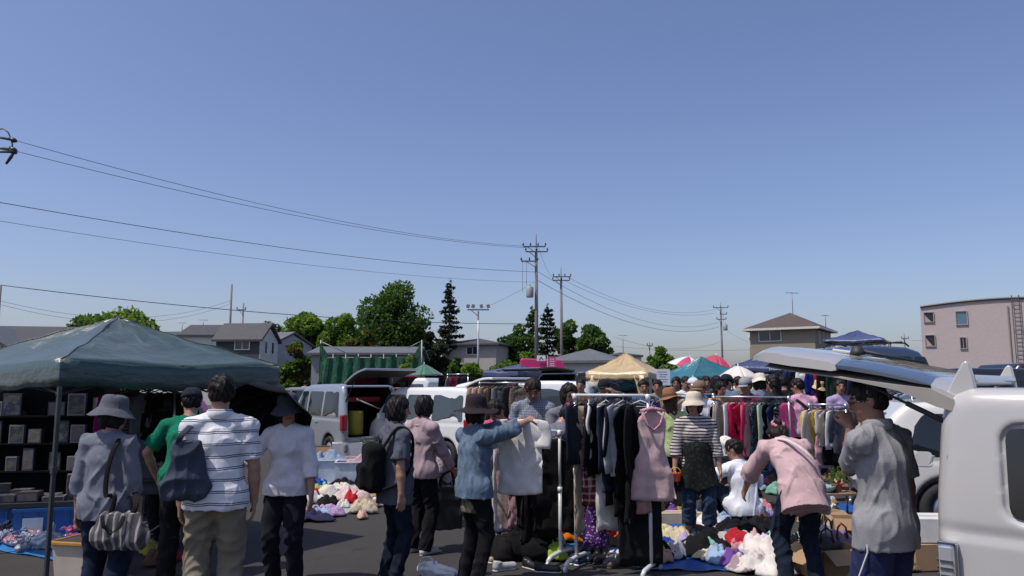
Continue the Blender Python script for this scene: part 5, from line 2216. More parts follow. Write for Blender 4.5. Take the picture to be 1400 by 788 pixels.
# 13 bending woman
p13 = person('dark-haired woman with purple hair tie bending behind the left rack', 738, 7.95, -66, 1.56, .008, lean=26, stoop=16, head=(0, 38, 0), hands=((-.1, .28, .5), (.12, .26, .5)),
             top=dict(sleeve='short', col=(.13, .14, .17), loose=.02), bottom=dict(col=(.012, .012, .016)), hair=('short', HAIR_K), seed=25)
b = MB()
hc, Hm, hh = p13['hc'], p13['Hm'], p13['hh']
b.tube([hc + Hm @ V3(.07 * math.cos(t) * hh * 2, -.34 * hh, .36 * hh + .05 * math.sin(t) * hh * 2) for t in [2 * math.pi * i / 10 for i in range(11)]], .014, 6)
b.build('hair_tie', fab((.3, .04, .22)), p13['root'], True)
# 16 striped top woman
p16 = person('woman in striped top and cream bucket hat standing barefoot on the sheet', 951, 8.5, 176, 1.56, .0078, head=(-30, 8, 0), hands=((-.155, .04, .47), (.165, .05, .455)), feet=((-.07, .03, 0), (.06, -.03, 0)),
             curl=(.3, 1.0), top=dict(sleeve='34', col=(.52, .47, .45), pat='stripes', c2=(.025, .022, .025), f=31, duty=.42, loose=.026, hem=.03, fold=.006), bottom=dict(col=(.022, .042, .08), pat='denim', loose=.012, end=.34, hem=.044), apron=dict(col=(.012, .015, .014), pat='floral', c2=(.022, .03, .024), f=26, len=.66),
             hair=('bob', (.03, .012, .01)), hat=('bucket', (.62, .55, .42), (8, 0), fab((.60, .53, .41))), seed=28, shoes=None)
# 17 seated white shirt man
p17 = person('man in white long-sleeved shirt and glasses sitting on the blue sheet', 1019, 9.3, 22, 1.70, .008, male=True, lean=10, stoop=8, pz=.115, head=(38, 14, 0), glasses=True, feet=((-.16, .30, .0), (.12, .34, .0)), knees=((-.3, .5, 1), (.5, .5, .9)),
             hands=((-.2, .26, .34), (.16, .26, .30)), poles=((-.8, -.2, -.4), None), top=dict(sleeve='long', col=(.74, .75, .80), loose=.028, hem=.05, fold=.012), bottom=dict(col=(.02, .032, .05), pat='denim', loose=.012), hair=('short', HAIR_K), seed=31, px_z=.5, z0=.03)
# 18 crouching behind
p18 = person('crouching person in grey with white cap behind the seated white shirt man', 997, 10.0, 150, 1.55, .011, lean=24, pz=.2, head=(10, 30, 0), feet=((-.1, .1, 0), (.1, .12, 0)), hands=((-.1, .3, .3), (.12, .3, .3)),
             top=dict(sleeve='long', col=(.11, .12, .15), loose=.03), bottom=dict(col=(.02, .02, .025)), hat=('bucket', (.65, .62, .56)), seed=33)
# 19 pink blouse bending woman
p19 = person('woman in sheer pink blouse bending forward over the goods, seen from behind', 1092, 6.5, 3, 1.62, .007, lean=46, stoop=10, pz=.50, head=(-8, 62, 0), feet=((-.07, .06, 0), (.07, .02, 0)),
             hands=((-.17, .42, .40), (.2, .40, .42)), poles=((-1, -.1, .4), (1, -.1, .4)), top=dict(sleeve='34', col=(.52, .36, .37), loose=.032, hem=.11, flare=.03, fold=.014, mat=None), bottom=dict(col=(.012, .019, .034), pat='denim', loose=.012), hair=('bun', (.016, .010, .010)), seed=36, shoes=(.03, .03, .03))
G = SDF()
hc, Hm, hh = p19['hc'], p19['Hm'], p19['hh']
for i in range(9):
    t = 2 * math.pi * i / 9
    G.ell(hc + Hm @ V3(math.cos(t) * .2 * hh, -.44 * hh, .12 * hh + math.sin(t) * .2 * hh), (.018, .018, .018), .01)
G.build('scrunchie', .006, fab((.5, .2, .25), 'floral', (.7, .55, .55), 70), p19['root'], fold=.003, lam=.03)
# 20 grey polo man
p20 = person('man in light grey polo shirt and navy shorts seen from behind on the right', 1207, 4.5, 32, 1.70, .0062, male=True, head=(42, 12, 0), glasses=True, stoop=6,
             hands=((-.02, .10, .835), (.16, .02, .455)), poles=((-.3, -.2, -1), (.9, -.5, 0)), curl=(1.1, .3), palm=(((-.1, .3, .9), (.4, .8, -.2)), None), skin=SKIN_B,
             top=dict(sleeve='short', col=(.255, .252, .258), pat='heather', loose=.022, hem=.085, flare=.012, fold=.009, collar=True), bottom=dict(kind='short', col=(.02, .026, .075), loose=.014), hair=('short', (.02, .017, .016)), seed=40, shoes=(.03, .03, .03))
b = MB()
for s in (-1,):
    Hj, K, A = p20['leg'][s]
    b.tube([Hj + V3(-.128, -.02, -.08), Hj + V3(-.128, -.02, -.12), Hj.lerp(K, .8) + V3(-.128, 0, 0)], .005, 5)
b.build('piping', fab((.6, .6, .6)), p20['root'])
# 21 yellow-green shirt
p21 = person('woman in lime shirt and wide brown hat, back turned, behind the pink dress', 917, 9.9, 8, 1.58, .0095, head=(-6, 6, 0), hands=((-.14, .12, .52), (.14, .13, .54)), top=dict(sleeve='34', col=(.42, .50, .22), loose=.022, hem=.04, fold=.01), bottom=dict(col=(.01, .01, .012), loose=.012),
             hair=('long', (.06, .03, .02)), hat=('wide', (.30, .15, .08), (0, -8), fab((.26, .13, .075)), fab((.12, .06, .035))), seed=42)
# 22 pink shirt man
p22 = person('man in pale pink shirt with dark shoulder strap, back turned', 1096, 12.4, 6, 1.76, .011, male=True, head=(40, 14, 0), hands=((-.16, .03, .47), (.15, .1, .55)), top=dict(sleeve='long', col=(.62, .34, .46), loose=.024, hem=.05, fold=.01), bottom=dict(col=(.012, .014, .022)), hair=('short', HAIR_K), seed=44)
strap('shoulder_strap', [p22['SH'][-1] + V3(.05, -.03, .06), p22['chest'] + V3(0, -.155, .03), p22['waist'] + V3(.14, -.12, 0)], .022, .006, fab((.015, .015, .018)), p22['root'], up=(1, 0, .6))

# seller under the beige tent
person('seller in black cap shading his eyes in front of the beige tent', 826, 12.2, 180, 1.72, .012, male=True, head=(-10, 4, 0), hands=((-.08, .2, .90), (.14, .1, .6)), poles=((-1, .2, -.2), None), top=dict(sleeve='long', col=(.05, .06, .075), loose=.02), bottom=dict(col=(.02, .02, .025)), hair=('short', HAIR_K), hat=('cap', (.015, .015, .018)), seed=50, skin=SKIN_B)

FAR = [
    # label, px, head_top, Y, yaw, top colour, hair/hat, male
    ('man in navy cap and blue denim jacket among the far crowd', 993, 510, 13.5, -60, (.09, .14, .22), ('cap', (.015, .02, .035)), True, 'denim', None),
    ('person in grey cap above the red blouses on the rail', 1023, 516, 12.6, 150, (.14, .03, .05), ('cap', (.26, .26, .27)), True, None, None),
    ('person in cream bucket hat and blue shirt, back turned, in the far crowd', 1042, 511, 13.2, 4, (.13, .17, .23), ('bucket', (.62, .56, .46)), False, 'denim', None),
    ('dark-haired person behind the right end of the far rail', 1061, 512, 12.2, 30, (.03, .03, .035), None, False, None, None),
    ('person in brown patterned cap and white top behind the cream bucket hat', 958, 521, 11.6, 160, (.6, .6, .62), ('cap', (.20, .13, .09)), True, None, (.1, .06, .04)),
    ('man with short black hair in the gap by the teal tent', 966, 511, 15.5, 170, (.5, .5, .52), None, True, None, None),
    ('person in black shirt next to the teal tent leg', 979, 511, 14.6, 200, (.03, .03, .035), None, False, None, None),
    ('woman with long dark hair in orange top by the far rail', 984, 522, 12.8, 190, (.5, .25, .08), None, False, None, None),
    ('man in white T-shirt far behind the lime shirt woman', 938, 516, 15, 175, (.6, .6, .6), None, True, None, None),
    ('person in dark blue far behind the brown hat', 926, 514, 16.5, 180, (.03, .04, .08), None, False, None, None),
    ('person in pale hat under the navy lettered tent', 1034, 502, 19, 185, (.25, .25, .27), ('bucket', (.6, .58, .54)), False, None, None),
    ('person in straw hat by the hanging goods under the raised tailgate', 1117, 520, 15.2, 190, (.12, .16, .24), ('bucket', (.62, .45, .25)), False, None, None),
    ('dark-dressed person left of the pale pink shirt man', 1074, 511, 14.2, 20, (.02, .02, .025), None, True, None, None),
    ('man in blue jacket behind the pale pink shirt man', 1132, 514, 16.5, 160, (.03, .05, .14), None, True, None, None),
    ('person in white shirt far behind the raised tailgate stalls', 1148, 516, 18, 175, (.6, .6, .62), ('cap', (.5, .5, .5)), True, None, None),
    ('woman with cap in the shade behind the green tent stall', 230, 541, 8.6, 178, (.28, .2, .2), ('cap', (.04, .05, .045)), False, 'floral', (.1, .06, .07)),
    ('seller in dark coat in the shade beside the black van', 214, 540, 10.2, 170, (.02, .02, .024), None, False, None, None),
    ('white-shirted person far away by the green netting corner', 436, 522, 33, 0, (.62, .62, .64), None, True, None, None),
    ('man in white far away at the left edge of the netting', 417, 518, 36, 10, (.6, .6, .62), None, True, None, None),
    ('person in brown jacket behind the beige tent drape', 795, 519, 15, 150, (.12, .07, .05), None, True, None, None),
    ('person in blue shirt at the right leg of the beige tent', 880, 520, 13, 185, (.06, .1, .2), None, True, None, None),
    ('person in lilac top behind the low rail by the pink shirt man', 1150, 520, 13.4, 185, (.35, .28, .45), None, False, None, None),
    ('person in mustard shirt far behind the magenta kimono rail', 1176, 517, 16, 170, (.4, .28, .04), ('cap', (.05, .05, .06)), True, None, None),
    ('woman in white blouse and straw hat near the magenta kimono rail', 1222, 522, 14.6, 190, (.62, .6, .58), ('bucket', (.55, .42, .25)), False, None, None),
    ('man in grey shirt between cream parasol and navy lettered tent', 1012, 513, 15.8, 20, (.2, .2, .21), None, True, None, None),
    ('woman in red top in the far crowd by the cream parasol', 1052, 517, 15.2, 160, (.42, .03, .05), None, False, None, None),
    ('person in white cap and light blue shirt by the teal tent', 948, 517, 14, 195, (.3, .42, .55), ('cap', (.6, .6, .6)), True, None, None),
    ('person in khaki shirt left of the lime shirt woman', 900, 520, 14.4, 175, (.25, .21, .13), None, True, None, None),
    ('woman in pink cardigan behind the rail of tan and brown coats', 704, 523, 17, 170, (.5, .25, .3), None, False, None, None),
]
for i, (lab, px, tp_, Y, yaw, c, ht, male, pat, c2) in enumerate(FAR):
    hgt = at(px, tp_, Y).z
    hgt = max(1.42, min(1.82, hgt - (.02 if ht else 0)))
    person(lab, px, Y, yaw, hgt, .0145 if Y < 20 else .024, male=male, head=(rnd.uniform(-25, 25), rnd.uniform(2, 20), 0), hands=((-.14, rnd.uniform(.05, .2), rnd.uniform(.46, .6)), (.14, rnd.uniform(.05, .2), rnd.uniform(.46, .62))),
           top=dict(sleeve=('short', 'long', '34')[i % 3], col=c, pat=pat, c2=c2, f=24, loose=.022, hem=.04), bottom=dict(col=((.015, .016, .02), (.03, .04, .06), (.06, .05, .04))[i % 3]), hair=(('short' if male else ('bob', 'long')[i % 2]), HAIR_K), hat=ht, seed=60 + i)
PP = (p1, p2, p3, p4, p5, p6, p7, p8, p10, p11, p12, p13, p16, p17, p18, p19, p20, p21, p22)
# ------------------------------------------------------------------ the near white van with its tailgate up
VW = Vector((2.165, 4.1, 0))               # rear left corner on the ground
vf = Vector((.75, -.66, 0)).normalized()   # towards its nose
vl = Vector((-vf.y, vf.x, 0))               # towards its left: points to the camera side
if vl.x > 0:
    vl = -vl
c = Car('van', 3.9, 1.62, 1.66, tumble=.055, k=.11)
c.P = [(-1.93, .35), (-1.95, .5), (-1.95, .9), (-1.94, 1.1), (-1.905, 1.48), (-1.87, 1.615), (-1.75, 1.66), (.7, 1.65), (1.0, 1.56), (1.5, 1.05), (1.75, .92), (1.93, .75), (1.95, .45), (1.9, .3), (1.6, .22), (-1.7, .22)]


def rr2(x, z, cx, cz, hx, hz, r):
    qx, qz = np.abs(x - cx) - (hx - r), np.abs(z - cz) - (hz - r)
    return np.sqrt(np.maximum(qx, 0) ** 2 + np.maximum(qz, 0) ** 2) + np.minimum(np.maximum(qx, qz), 0) - r


# a wide shallow dish round the quarter glass, then the glass recess
c.cuts = [
          lambda x, y, z: np.maximum(rr2(x, z, -.98, 1.24, .635, .24, .09), c.hw(x, z) - .026 - np.abs(y))]
c.cutk = .02
van = empty('parked_van', VW - vf * -1.95 - vl * .81, math.atan2(vf.y, vf.x), 'white van at the right edge with its tailgate raised and chrome tail lamp', 'van', 'vehicles parked around the market')
V, F = c.mesh(.0125, hollow=True, wr=.29)
PW = plain((.45, .435, .418), .28, 0, .03, 1.5, .9)
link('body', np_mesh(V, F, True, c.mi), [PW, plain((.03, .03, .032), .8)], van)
for sd in (-1, 1):
    b = c.side_patch([(-1.595, 1.02), (-1.595, 1.46), (-.37, 1.46), (-.37, 1.02)], sd, -.018)
    b.build('side_window', GLASS_C, van)
    b = c.side_patch([(-.30, .99), (-.30, 1.41), (.42, 1.41), (.42, .99)], sd)
    b.build('side_window', GLASS_C, van)
    b = c.side_patch([(.5, .99), (.5, 1.41), (.92, 1.41), (1.32, 1.0)], sd)
    b.build('side_window', GLASS_C, van)
for wx in c.wheels():
    for sd in (-1, 1):
        wheel(van, wx, sd * .71, .29, sd)
for sd in (-1, 1):
    # tall tail lamp on the rear corner: chrome housing, clear ribbed lens
    b = MB()
    b.box((-1.885, sd * .752, .62), (.085, .105, .50))
    hl = b.build('tail_light', CLEARLENS, van, bevel=.022)
    b = MB()
    for k in range(11):
        b.box((-1.885, sd * .807, .42 + .036 * k), (.058, .006, .012))
        b.box((-1.93, sd * .752, .42 + .036 * k), (.006, .085, .012))
    b.build('lens_rib', plain((.12, .12, .13), .2, .6), hl)
    b = MB()
    b.box((-1.838, sd * .775, .62), (.012, .07, .505))
    b.box((-1.88, sd * .775, .874), (.085, .07, .012))
    b.build('chrome_trim', CHROME, hl, bevel=.004)
    b = MB()
    b.lathe([(0, -.012), (.028, -.01), (.032, .0), (.02, .012), (0, .014)], 14, (-1.89, sd * .806, .50), M=Matrix.Rotation(R(-90 * sd), 3, 'X'))
    b.build('bulb', plain((.8, .8, .8), .1, .3), hl, True)
b = MB()
b.box((-1.99, 0, .40), (.12, 1.5, .2))
b.build('rear_bumper', PW, van, bevel=.05)
b = MB()
b.prism([(-.0, .0), (.12, .0), (.10, .05), (.0, .08)], -.5, .5, 'xz')
# tailgate: hinged on the roof's rear edge, past level
HZ = 1.65
HX = -1.80
tg = empty('tailgate', (HX, 0, HZ), 0)
tg.parent = van
ANG = R(10)


def gpt(u, v, t):
    """u along the gate from the hinge, v across, t above its outer face"""
    u = u * 1.04
    return Vector((-math.cos(ANG) * u + math.sin(ANG) * t * -1, v, math.sin(ANG) * u + math.cos(ANG) * t))


def gslab(nm, mt, rows, parent=tg, bev=.012):
    """rows: (u, half width, outer t, inner t)"""
    b = MB()
    vs, fs = [], []
    NV = 10
    for u, w_, to, ti in rows:
        for side in (0, 1):
            for k in range(NV + 1):
                v = -1 + 2 * k / NV
                edge = .05 * abs(v) ** 6
                vs.append(gpt(u, v * w_, (to - edge) if side == 0 else min(ti, to - edge - .006)))
    m = 2 * (NV + 1)
    for i in range(len(rows) - 1):
        for side in (0, 1):
            for k in range(NV):
                a = i * m + side * (NV + 1) + k
                fs.append((a, a + 1, a + m + 1, a + m))
        for k in (0, NV):
            a = i * m + k
            fs.append((a, a + NV + 1, a + m + NV + 1, a + m))
    for i in (0, len(rows) - 1):
        for k in range(NV):
            a = i * m + k
            fs.append((a, a + 1, a + NV + 2, a + NV + 1))
    b.add(vs, fs)
    o = b.build(nm, mt, parent)
    smooth_angle(o, 35)
    return o


LIN = plain((.30, .275, .245), .6, 0, .08, 6)
# upper half with glass, lower half painted and stepped out
gslab('gate_skin', PW, [(.0, .66, .0, -.05), (.07, .71, .035, -.05), (.12, .72, .05, -.04)])
gslab('gate_window', plain((.06, .085, .12), .05, 0, .02, 2, .9, 0, .9), [(.12, .72, .055, -.0), (.2, .72, .068, .0), (.36, .72, .082, .01), (.52, .715, .085, .01), (.60, .70, .080, .01)])
gslab('gate_skin', PW, [(.60, .71, .082, .0), (.63, .715, .094, -.01), (.78, .715, .094, -.015), (.86, .71, .09, -.02), (.93, .71, .098, -.02), (1.02, .70, .09, -.02), (1.10, .67, .055, -.02), (1.13, .64, .025, -.01)])
gslab('gate_lining', LIN, [(.03, .715, -.01, -.125), (.12, .722, .03, -.115), (.3, .715, .02, -.06), (.6, .70, .01, -.03), (.85, .68, -.0, -.04), (1.05, .64, -.0, -.035)])
b = MB()
for k in range(14):
    b.tube([gpt(.16, -.62 + k * .0954, .072), gpt(.56, -.62 + k * .0954, .092)], .0012, 4)
b.build('heater_line', plain((.10, .08, .06), .4), tg)
b = MB()      # handle recess and wiper stub
b.box(gpt(.74, .1, .108), (.16, .32, .02), mat=Matrix.Rotation(ANG, 3, 'Y'))
b.build('plate_garnish', plain((.5, .5, .5), .25, .4), tg, bevel=.006)
b = MB()
b.lathe([(0, .06), (.03, .055), (.045, .02), (.05, 0)], 12, gpt(.66, -.06, .1))
b.tube([gpt(.66, -.06, .13), gpt(.50, .0, .12), gpt(.30, .06, .11)], [.016, .01, .007], 6)
b.build('wiper', DARKPL, tg, True)
# roof spoiler: stands up when the gate is open, a low blade between two tall end fins
b = MB()
b.prism([(-.05, .03), (.0, .075), (.06, .08), (.08, .05), (.06, .02), (-.03, .01)], -.60, .60, 'xz')
sp = b.build('roof_spoiler', PW, tg, bevel=.012)
for sd in (-1, 1):
    b = MB()
    pr = [(-.085, -.05), (-.055, .0), (-.02, .07), (.02, .14), (.038, .152), (.05, .14), (.066, .05), (.075, -.03), (.06, -.08)]
    b.prism(pr, sd * .60, sd * .665, 'xz')
    b.build('spoiler_fin', PW, sp, bevel=.009)
for sd in (-1, 1):
    b = MB()
    p0 = Vector((.02, sd * .67, -.22))
    p1 = gpt(.52, sd * .64, -.04)
    b.tube([p0, p0.lerp(p1, .52), p0.lerp(p1, .53), p1], [.015, .015, .0075, .0075], 8)
    b.build('gas_strut', DARKPL, tg, True)
    b = MB()
    b.tube([(-1.8, sd * .70, 1.50), (-1.86, sd * .715, 1.3), (-1.88, sd * .72, 1.0), (-1.88, sd * .72, .7)], .014, 6)
    b.build('door_seal', DARKPL, van, True)
b = MB()
for sd in (-1, 1):
    b.box((-.85, sd * .36, .78), (.14, .6, .6))
    b.box((-.85, sd * .36, 1.17), (.1, .26, .15))
b.build('rear_seat', plain((.05, .05, .055), .8), van, bevel=.04)
p1, p2, p3, p4, p5, p6, p7, p8, p10, p11, p12, p13, p16, p17, p18, p19, p20, p21, p22 = PP
# ------------------------------------------------------------------ things people carry
CANVAS = fab((.03, .03, .033))
# striped hobo bag of the grey sweatshirt woman
i1 = p1
bp = i1['w'](i1['leg'][1][0] + V3(.16, -.16, -.05))
root = empty('shoulder_bag', bp, R(-8), 'grey and white striped slouchy bag hanging at the hip of the grey sweatshirt woman', 'bag')
G = SDF()
G.cap((-.125, 0, -.14), (.125, 0, -.14), .085, k=.05, fl=.7, front=(0, 1, 0))
G.cap((-.14, 0, -.12), (-.075, 0, .02), .055, .05, k=.07, fl=.8, front=(0, 1, 0))
G.cap((.14, 0, -.12), (.085, 0, .02), .055, .05, k=.07, fl=.8, front=(0, 1, 0))
G.cap((-.06, 0, -.02), (.06, 0, -.03), .07, k=.05, fl=.7, front=(0, 1, 0))
G.plane((0, 0, .035), (0, 0, 1))
G.build('pouch', .007, fab((.085, .08, .085), 'stripes', (.30, .28, .285), 17, .3, axis=0), root, fold=.009, seed=3, lam=.09)
b = MB()
b.tube([(-.09, -.075, .02), (-.07, -.082, -.05), (-.01, -.088, -.10), (.05, -.082, -.05), (.07, -.07, .02)], .016, 8, flat=.35, up=(1, 0, 0))
b.build('handle', fab((.012, .012, .013)), root, True)
shp = [i1['w'](v) - Vector(bp) for v in (i1['SH'][1] + V3(-.045, -.02, .062), i1['SH'][1] + V3(-.03, -.115, -.02), i1['chest'] + V3(.115, -.155, -.06), i1['waist'] + V3(.12, -.165, -.05))]
Rm = Matrix.Rotation(R(8), 3, 'Z')
strap('strap', [Rm @ v for v in shp] + [V3(-.05, -.01, .14), V3(-.08, 0, .02)], .02, .005, fab((.012, .012, .013)), root, up=(1, 0, 0))
strap('strap', [Rm @ (i1['w'](i1['SH'][1] + V3(-.045, .0, .062)) - Vector(bp)), Rm @ (i1['w'](i1['chest'] + V3(.08, .13, .05)) - Vector(bp)), Rm @ (i1['w'](i1['waist'] + V3(.17, .06, .0)) - Vector(bp)), V3(.1, .02, .1), V3(.085, 0, .02)], .02, .005, fab((.012, .012, .013)), root, up=(1, 0, 0))
# blue-grey tote of the striped polo man, on his left shoulder
i2 = p2
tp_ = i2['SH'][-1] + V3(.015, -.15, 0)
bp = i2['w'](V3(tp_.x, tp_.y, 1.08))
root = empty('tote_bag', bp, R(14 + 6), 'slate blue cloth tote on the left shoulder of the man in striped polo', 'bag')
G = SDF()
G.cap((-.085, 0, -.12), (.085, 0, -.12), .065, k=.05, fl=.75, front=(0, 1, 0))
G.cap((-.10, 0, -.08), (-.055, 0, .20), .055, .03, k=.07, fl=.75, front=(0, 1, 0))
G.cap((.10, 0, -.08), (.055, 0, .20), .055, .03, k=.07, fl=.75, front=(0, 1, 0))
G.cap((0, 0, -.06), (0, 0, .17), .085, .07, k=.06, fl=.6, front=(0, 1, 0))
G.plane((0, 0, .215), (0, 0, 1))
G.build('pouch', .007, fab((.05, .06, .085), 'heather'), root, fold=.010, seed=5, lam=.1)
top = Matrix.Rotation(R(-20), 3, 'Z') @ (i2['w'](i2['SH'][-1] + V3(.045, -.01, .055)) - Vector(bp))
for s, dy in ((-1, -.05), (1, .055)):
    strap('strap', [V3(-.06, dy * .2, .19), V3(-.045, dy * .5, .25), top + V3(-.03, dy * .9, -.04), top + V3(0, 0, .008), top + V3(.02, .07, -.06)], .021, .005, fab((.045, .05, .07), 'heather'), root, up=(1, .3, 0))
# black umbrella resting on the shoulder of the woman in white
i4 = p4
hand = i4['w'](i4['arm'][1][2] + V3(-.01, .02, .07))
hd = i4['w'](i4['hc'])
axis = (Vector((hd.x - .24, hd.y + .34, hd.z + .13)) - hand).normalized()
axis = Vector((.06, .64, .76)).normalized()
tip = hand + axis * .58
root = empty('umbrella', hand, 0, 'open black umbrella leaning behind the woman in white sweater', 'umbrella')
x_, y_, _z = frame_of(axis)
M = Matrix((x_, y_, axis)).transposed()
b = MB()
vs, fs = [], []
NS = 8
rad, drop = .43, .27
for i in range(9):
    r = i / 8
    for k in range(NS * 4):
        a = 2 * math.pi * k / (NS * 4)
        mid = abs(math.sin(a * NS / 2))
        rr = rad * r * (1 - .075 * mid * r)
        vs.append(tip - hand + M @ V3(math.cos(a) * rr, math.sin(a) * rr, -drop * r ** 1.8 - .02 * mid * r))
for i in range(8):
    for k in range(NS * 4):
        fs.append((i * 32 + k, i * 32 + (k + 1) % 32, (i + 1) * 32 + (k + 1) % 32, (i + 1) * 32 + k))
b.add(vs, fs)
o = b.build('canopy', fab((.006, .006, .007)), root, True)
o.modifiers.new('s', 'SOLIDIFY').thickness = .003
b = MB()
for k in range(NS):
    a = 2 * math.pi * k / NS
    b.tube([tip - hand + M @ V3(math.cos(a) * rad * r, math.sin(a) * rad * r, -drop * r ** 1.8 - .008) for r in (0, .25, .5, .75, 1)], .0025, 5)
b.build('rib', DARKPL, root)
b = MB()
b.tube([-axis * .06, tip - hand + axis * .05], .0055, 7)
b.build('shaft', plain((.03, .025, .022), .4), root, True)
b = MB()
b.tube([-axis * .13, -axis * .02, axis * .05], [.010, .013, .011], 9)
b.build('handle', plain((.05, .03, .02), .4), root, True)
# backpack of the grey T-shirt woman
i5 = p5
bk = i5['chest'] + V3(0, -.20, -.11)
root = empty('backpack', i5['w'](bk), R(-68), 'full black backpack on the woman in blue-grey T-shirt', 'backpack')
BP = fab((.008, .008, .009))
G = SDF()
G.rbox((0, 0, -.05), (.145, .085, .21), .07, .02)
G.rbox((0, -.085, -.12), (.115, .045, .11), .04, .02)
G.build('pack', .008, BP, root, fold=.006, seed=2)
for s in (-1, 1):
    q = i5['SH'][s] - bk
    strap('shoulder_strap', [V3(s * .07, .07, .12), q + V3(-s * .035, -.02, .066), q + V3(-s * .03, .10, .0), V3(s * .085, .31, -.02), V3(s * .16, .20, -.16), V3(s * .13, .06, -.22)], .026, .012, BP, root, up=(1, 0, 0))
b = MB()
b.tube([V3(-.03, .06, .155), V3(0, .05, .19), V3(.03, .06, .155)], .009, 6)
b.build('grab_loop', BP, root, True)
# black shopping bag of the pink jacket woman
i6 = p6
bp = i6['w'](i6['arm'][1][2] + V3(0.0, .06, -.34))
root = empty('shopping_bag', (bp.x - .09, bp.y - .05, bp.z), R(14), 'large flat-bottomed black shopping bag held by the woman in pink jacket', 'bag')
G = SDF()
G.rbox((0, 0, -.05), (.155, .065, .215), .018, .01)
G.build('body', .009, plain((.012, .014, .016), .35, scale=9), root, fold=.006, seed=4, lam=.2)
for y in (-.06, .06):
    strap('handle', [V3(-.07, y, .15), V3(-.05, y * .6, .26), V3(.03, y * .2, .31), V3(.06, y * .6, .26), V3(.08, y, .15)], .008, .005, fab((.012, .012, .013)), root)
b = MB()
root2 = root
# plastic carrier bag tucked in front of the rack
i12 = p12
# white blouse held up
i8 = p8
hl = i8['w'](i8['arm'][1][2] + V3(.0, .085, .015))
# navy bag carried by the woman in vest
bp = i12['w'](V3(.06, .20, .72))
root = empty('handbag', (bp.x, bp.y, bp.z), R(10), 'bulging navy bag in front of the woman in grey vest', 'bag')
G = SDF()
G.cap((-.12, 0, -.06), (.12, 0, -.02), .09, k=.05, fl=.8, front=(0, 1, 0))
G.cap((-.17, 0, -.13), (.05, 0, -.06), .075, k=.06, fl=.8, front=(0, 1, 0))
G.build('body', .010, fab((.018, .024, .045)), root, fold=.014, seed=8, lam=.1)
strap('handle', [V3(-.09, 0, .02), V3(-.05, .0, .14), V3(.04, .0, .17), V3(.1, 0, .05)], .011, .006, fab((.02, .02, .022)), root)
# red toy in the hand of the striped top woman
i16 = p16
W_ = i16['w'](i16['arm'][1][2] + V3(0, .05, -.085))
root = empty('toy_bucket', W_, 0, 'small orange-red toy in the hand of the woman in striped top', 'toy')
b = MB()
b.lathe([(0, -.045), (.045, -.045), (.058, .04), (.06, .045), (.052, .045), (.04, -.03), (0, -.03)], 16)
b.build('cup', plain((.62, .09, .02), .35), root, True)
b = MB()
b.tube([(.057 * math.cos(t), 0, .04 + .06 * math.sin(t)) for t in [math.pi * k / 8 for k in range(9)]], .005, 6)
b.build('handle', plain((.6, .45, .03), .4), root, True)
# crossbody bag of the pink blouse woman (strap seen on the back)
i19 = p19
strap_pts = [i19['SH'][-1] + V3(.09, .03, .085), i19['chest'] + i19['f'] * -.145 + V3(-.03, 0, .03), i19['waist'] + i19['f'] * -.16 + V3(.09, 0, .02), i19['P'] + V3(.2, -.02, -.0)]
root = empty('crossbody_bag', i19['w']((0, 0, 0)), R(3), 'pale crossbody strap and small bag on the bending woman in pink', 'bag')
strap('strap', strap_pts, .016, .006, fab((.6, .5, .48)), root, up=(.6, .5, .6))
G = SDF()
G.rbox(i19['P'] + V3(.20, .06, -.12), (.04, .10, .08), .03)
G.build('body', .009, fab((.55, .45, .42)), root, fold=.004)

# ------------------------------------------------------------------ garments
GCOUNT = {}
HANG_M = plain((.02, .02, .022), .4)
HANG_W = plain((.55, .55, .55), .4)


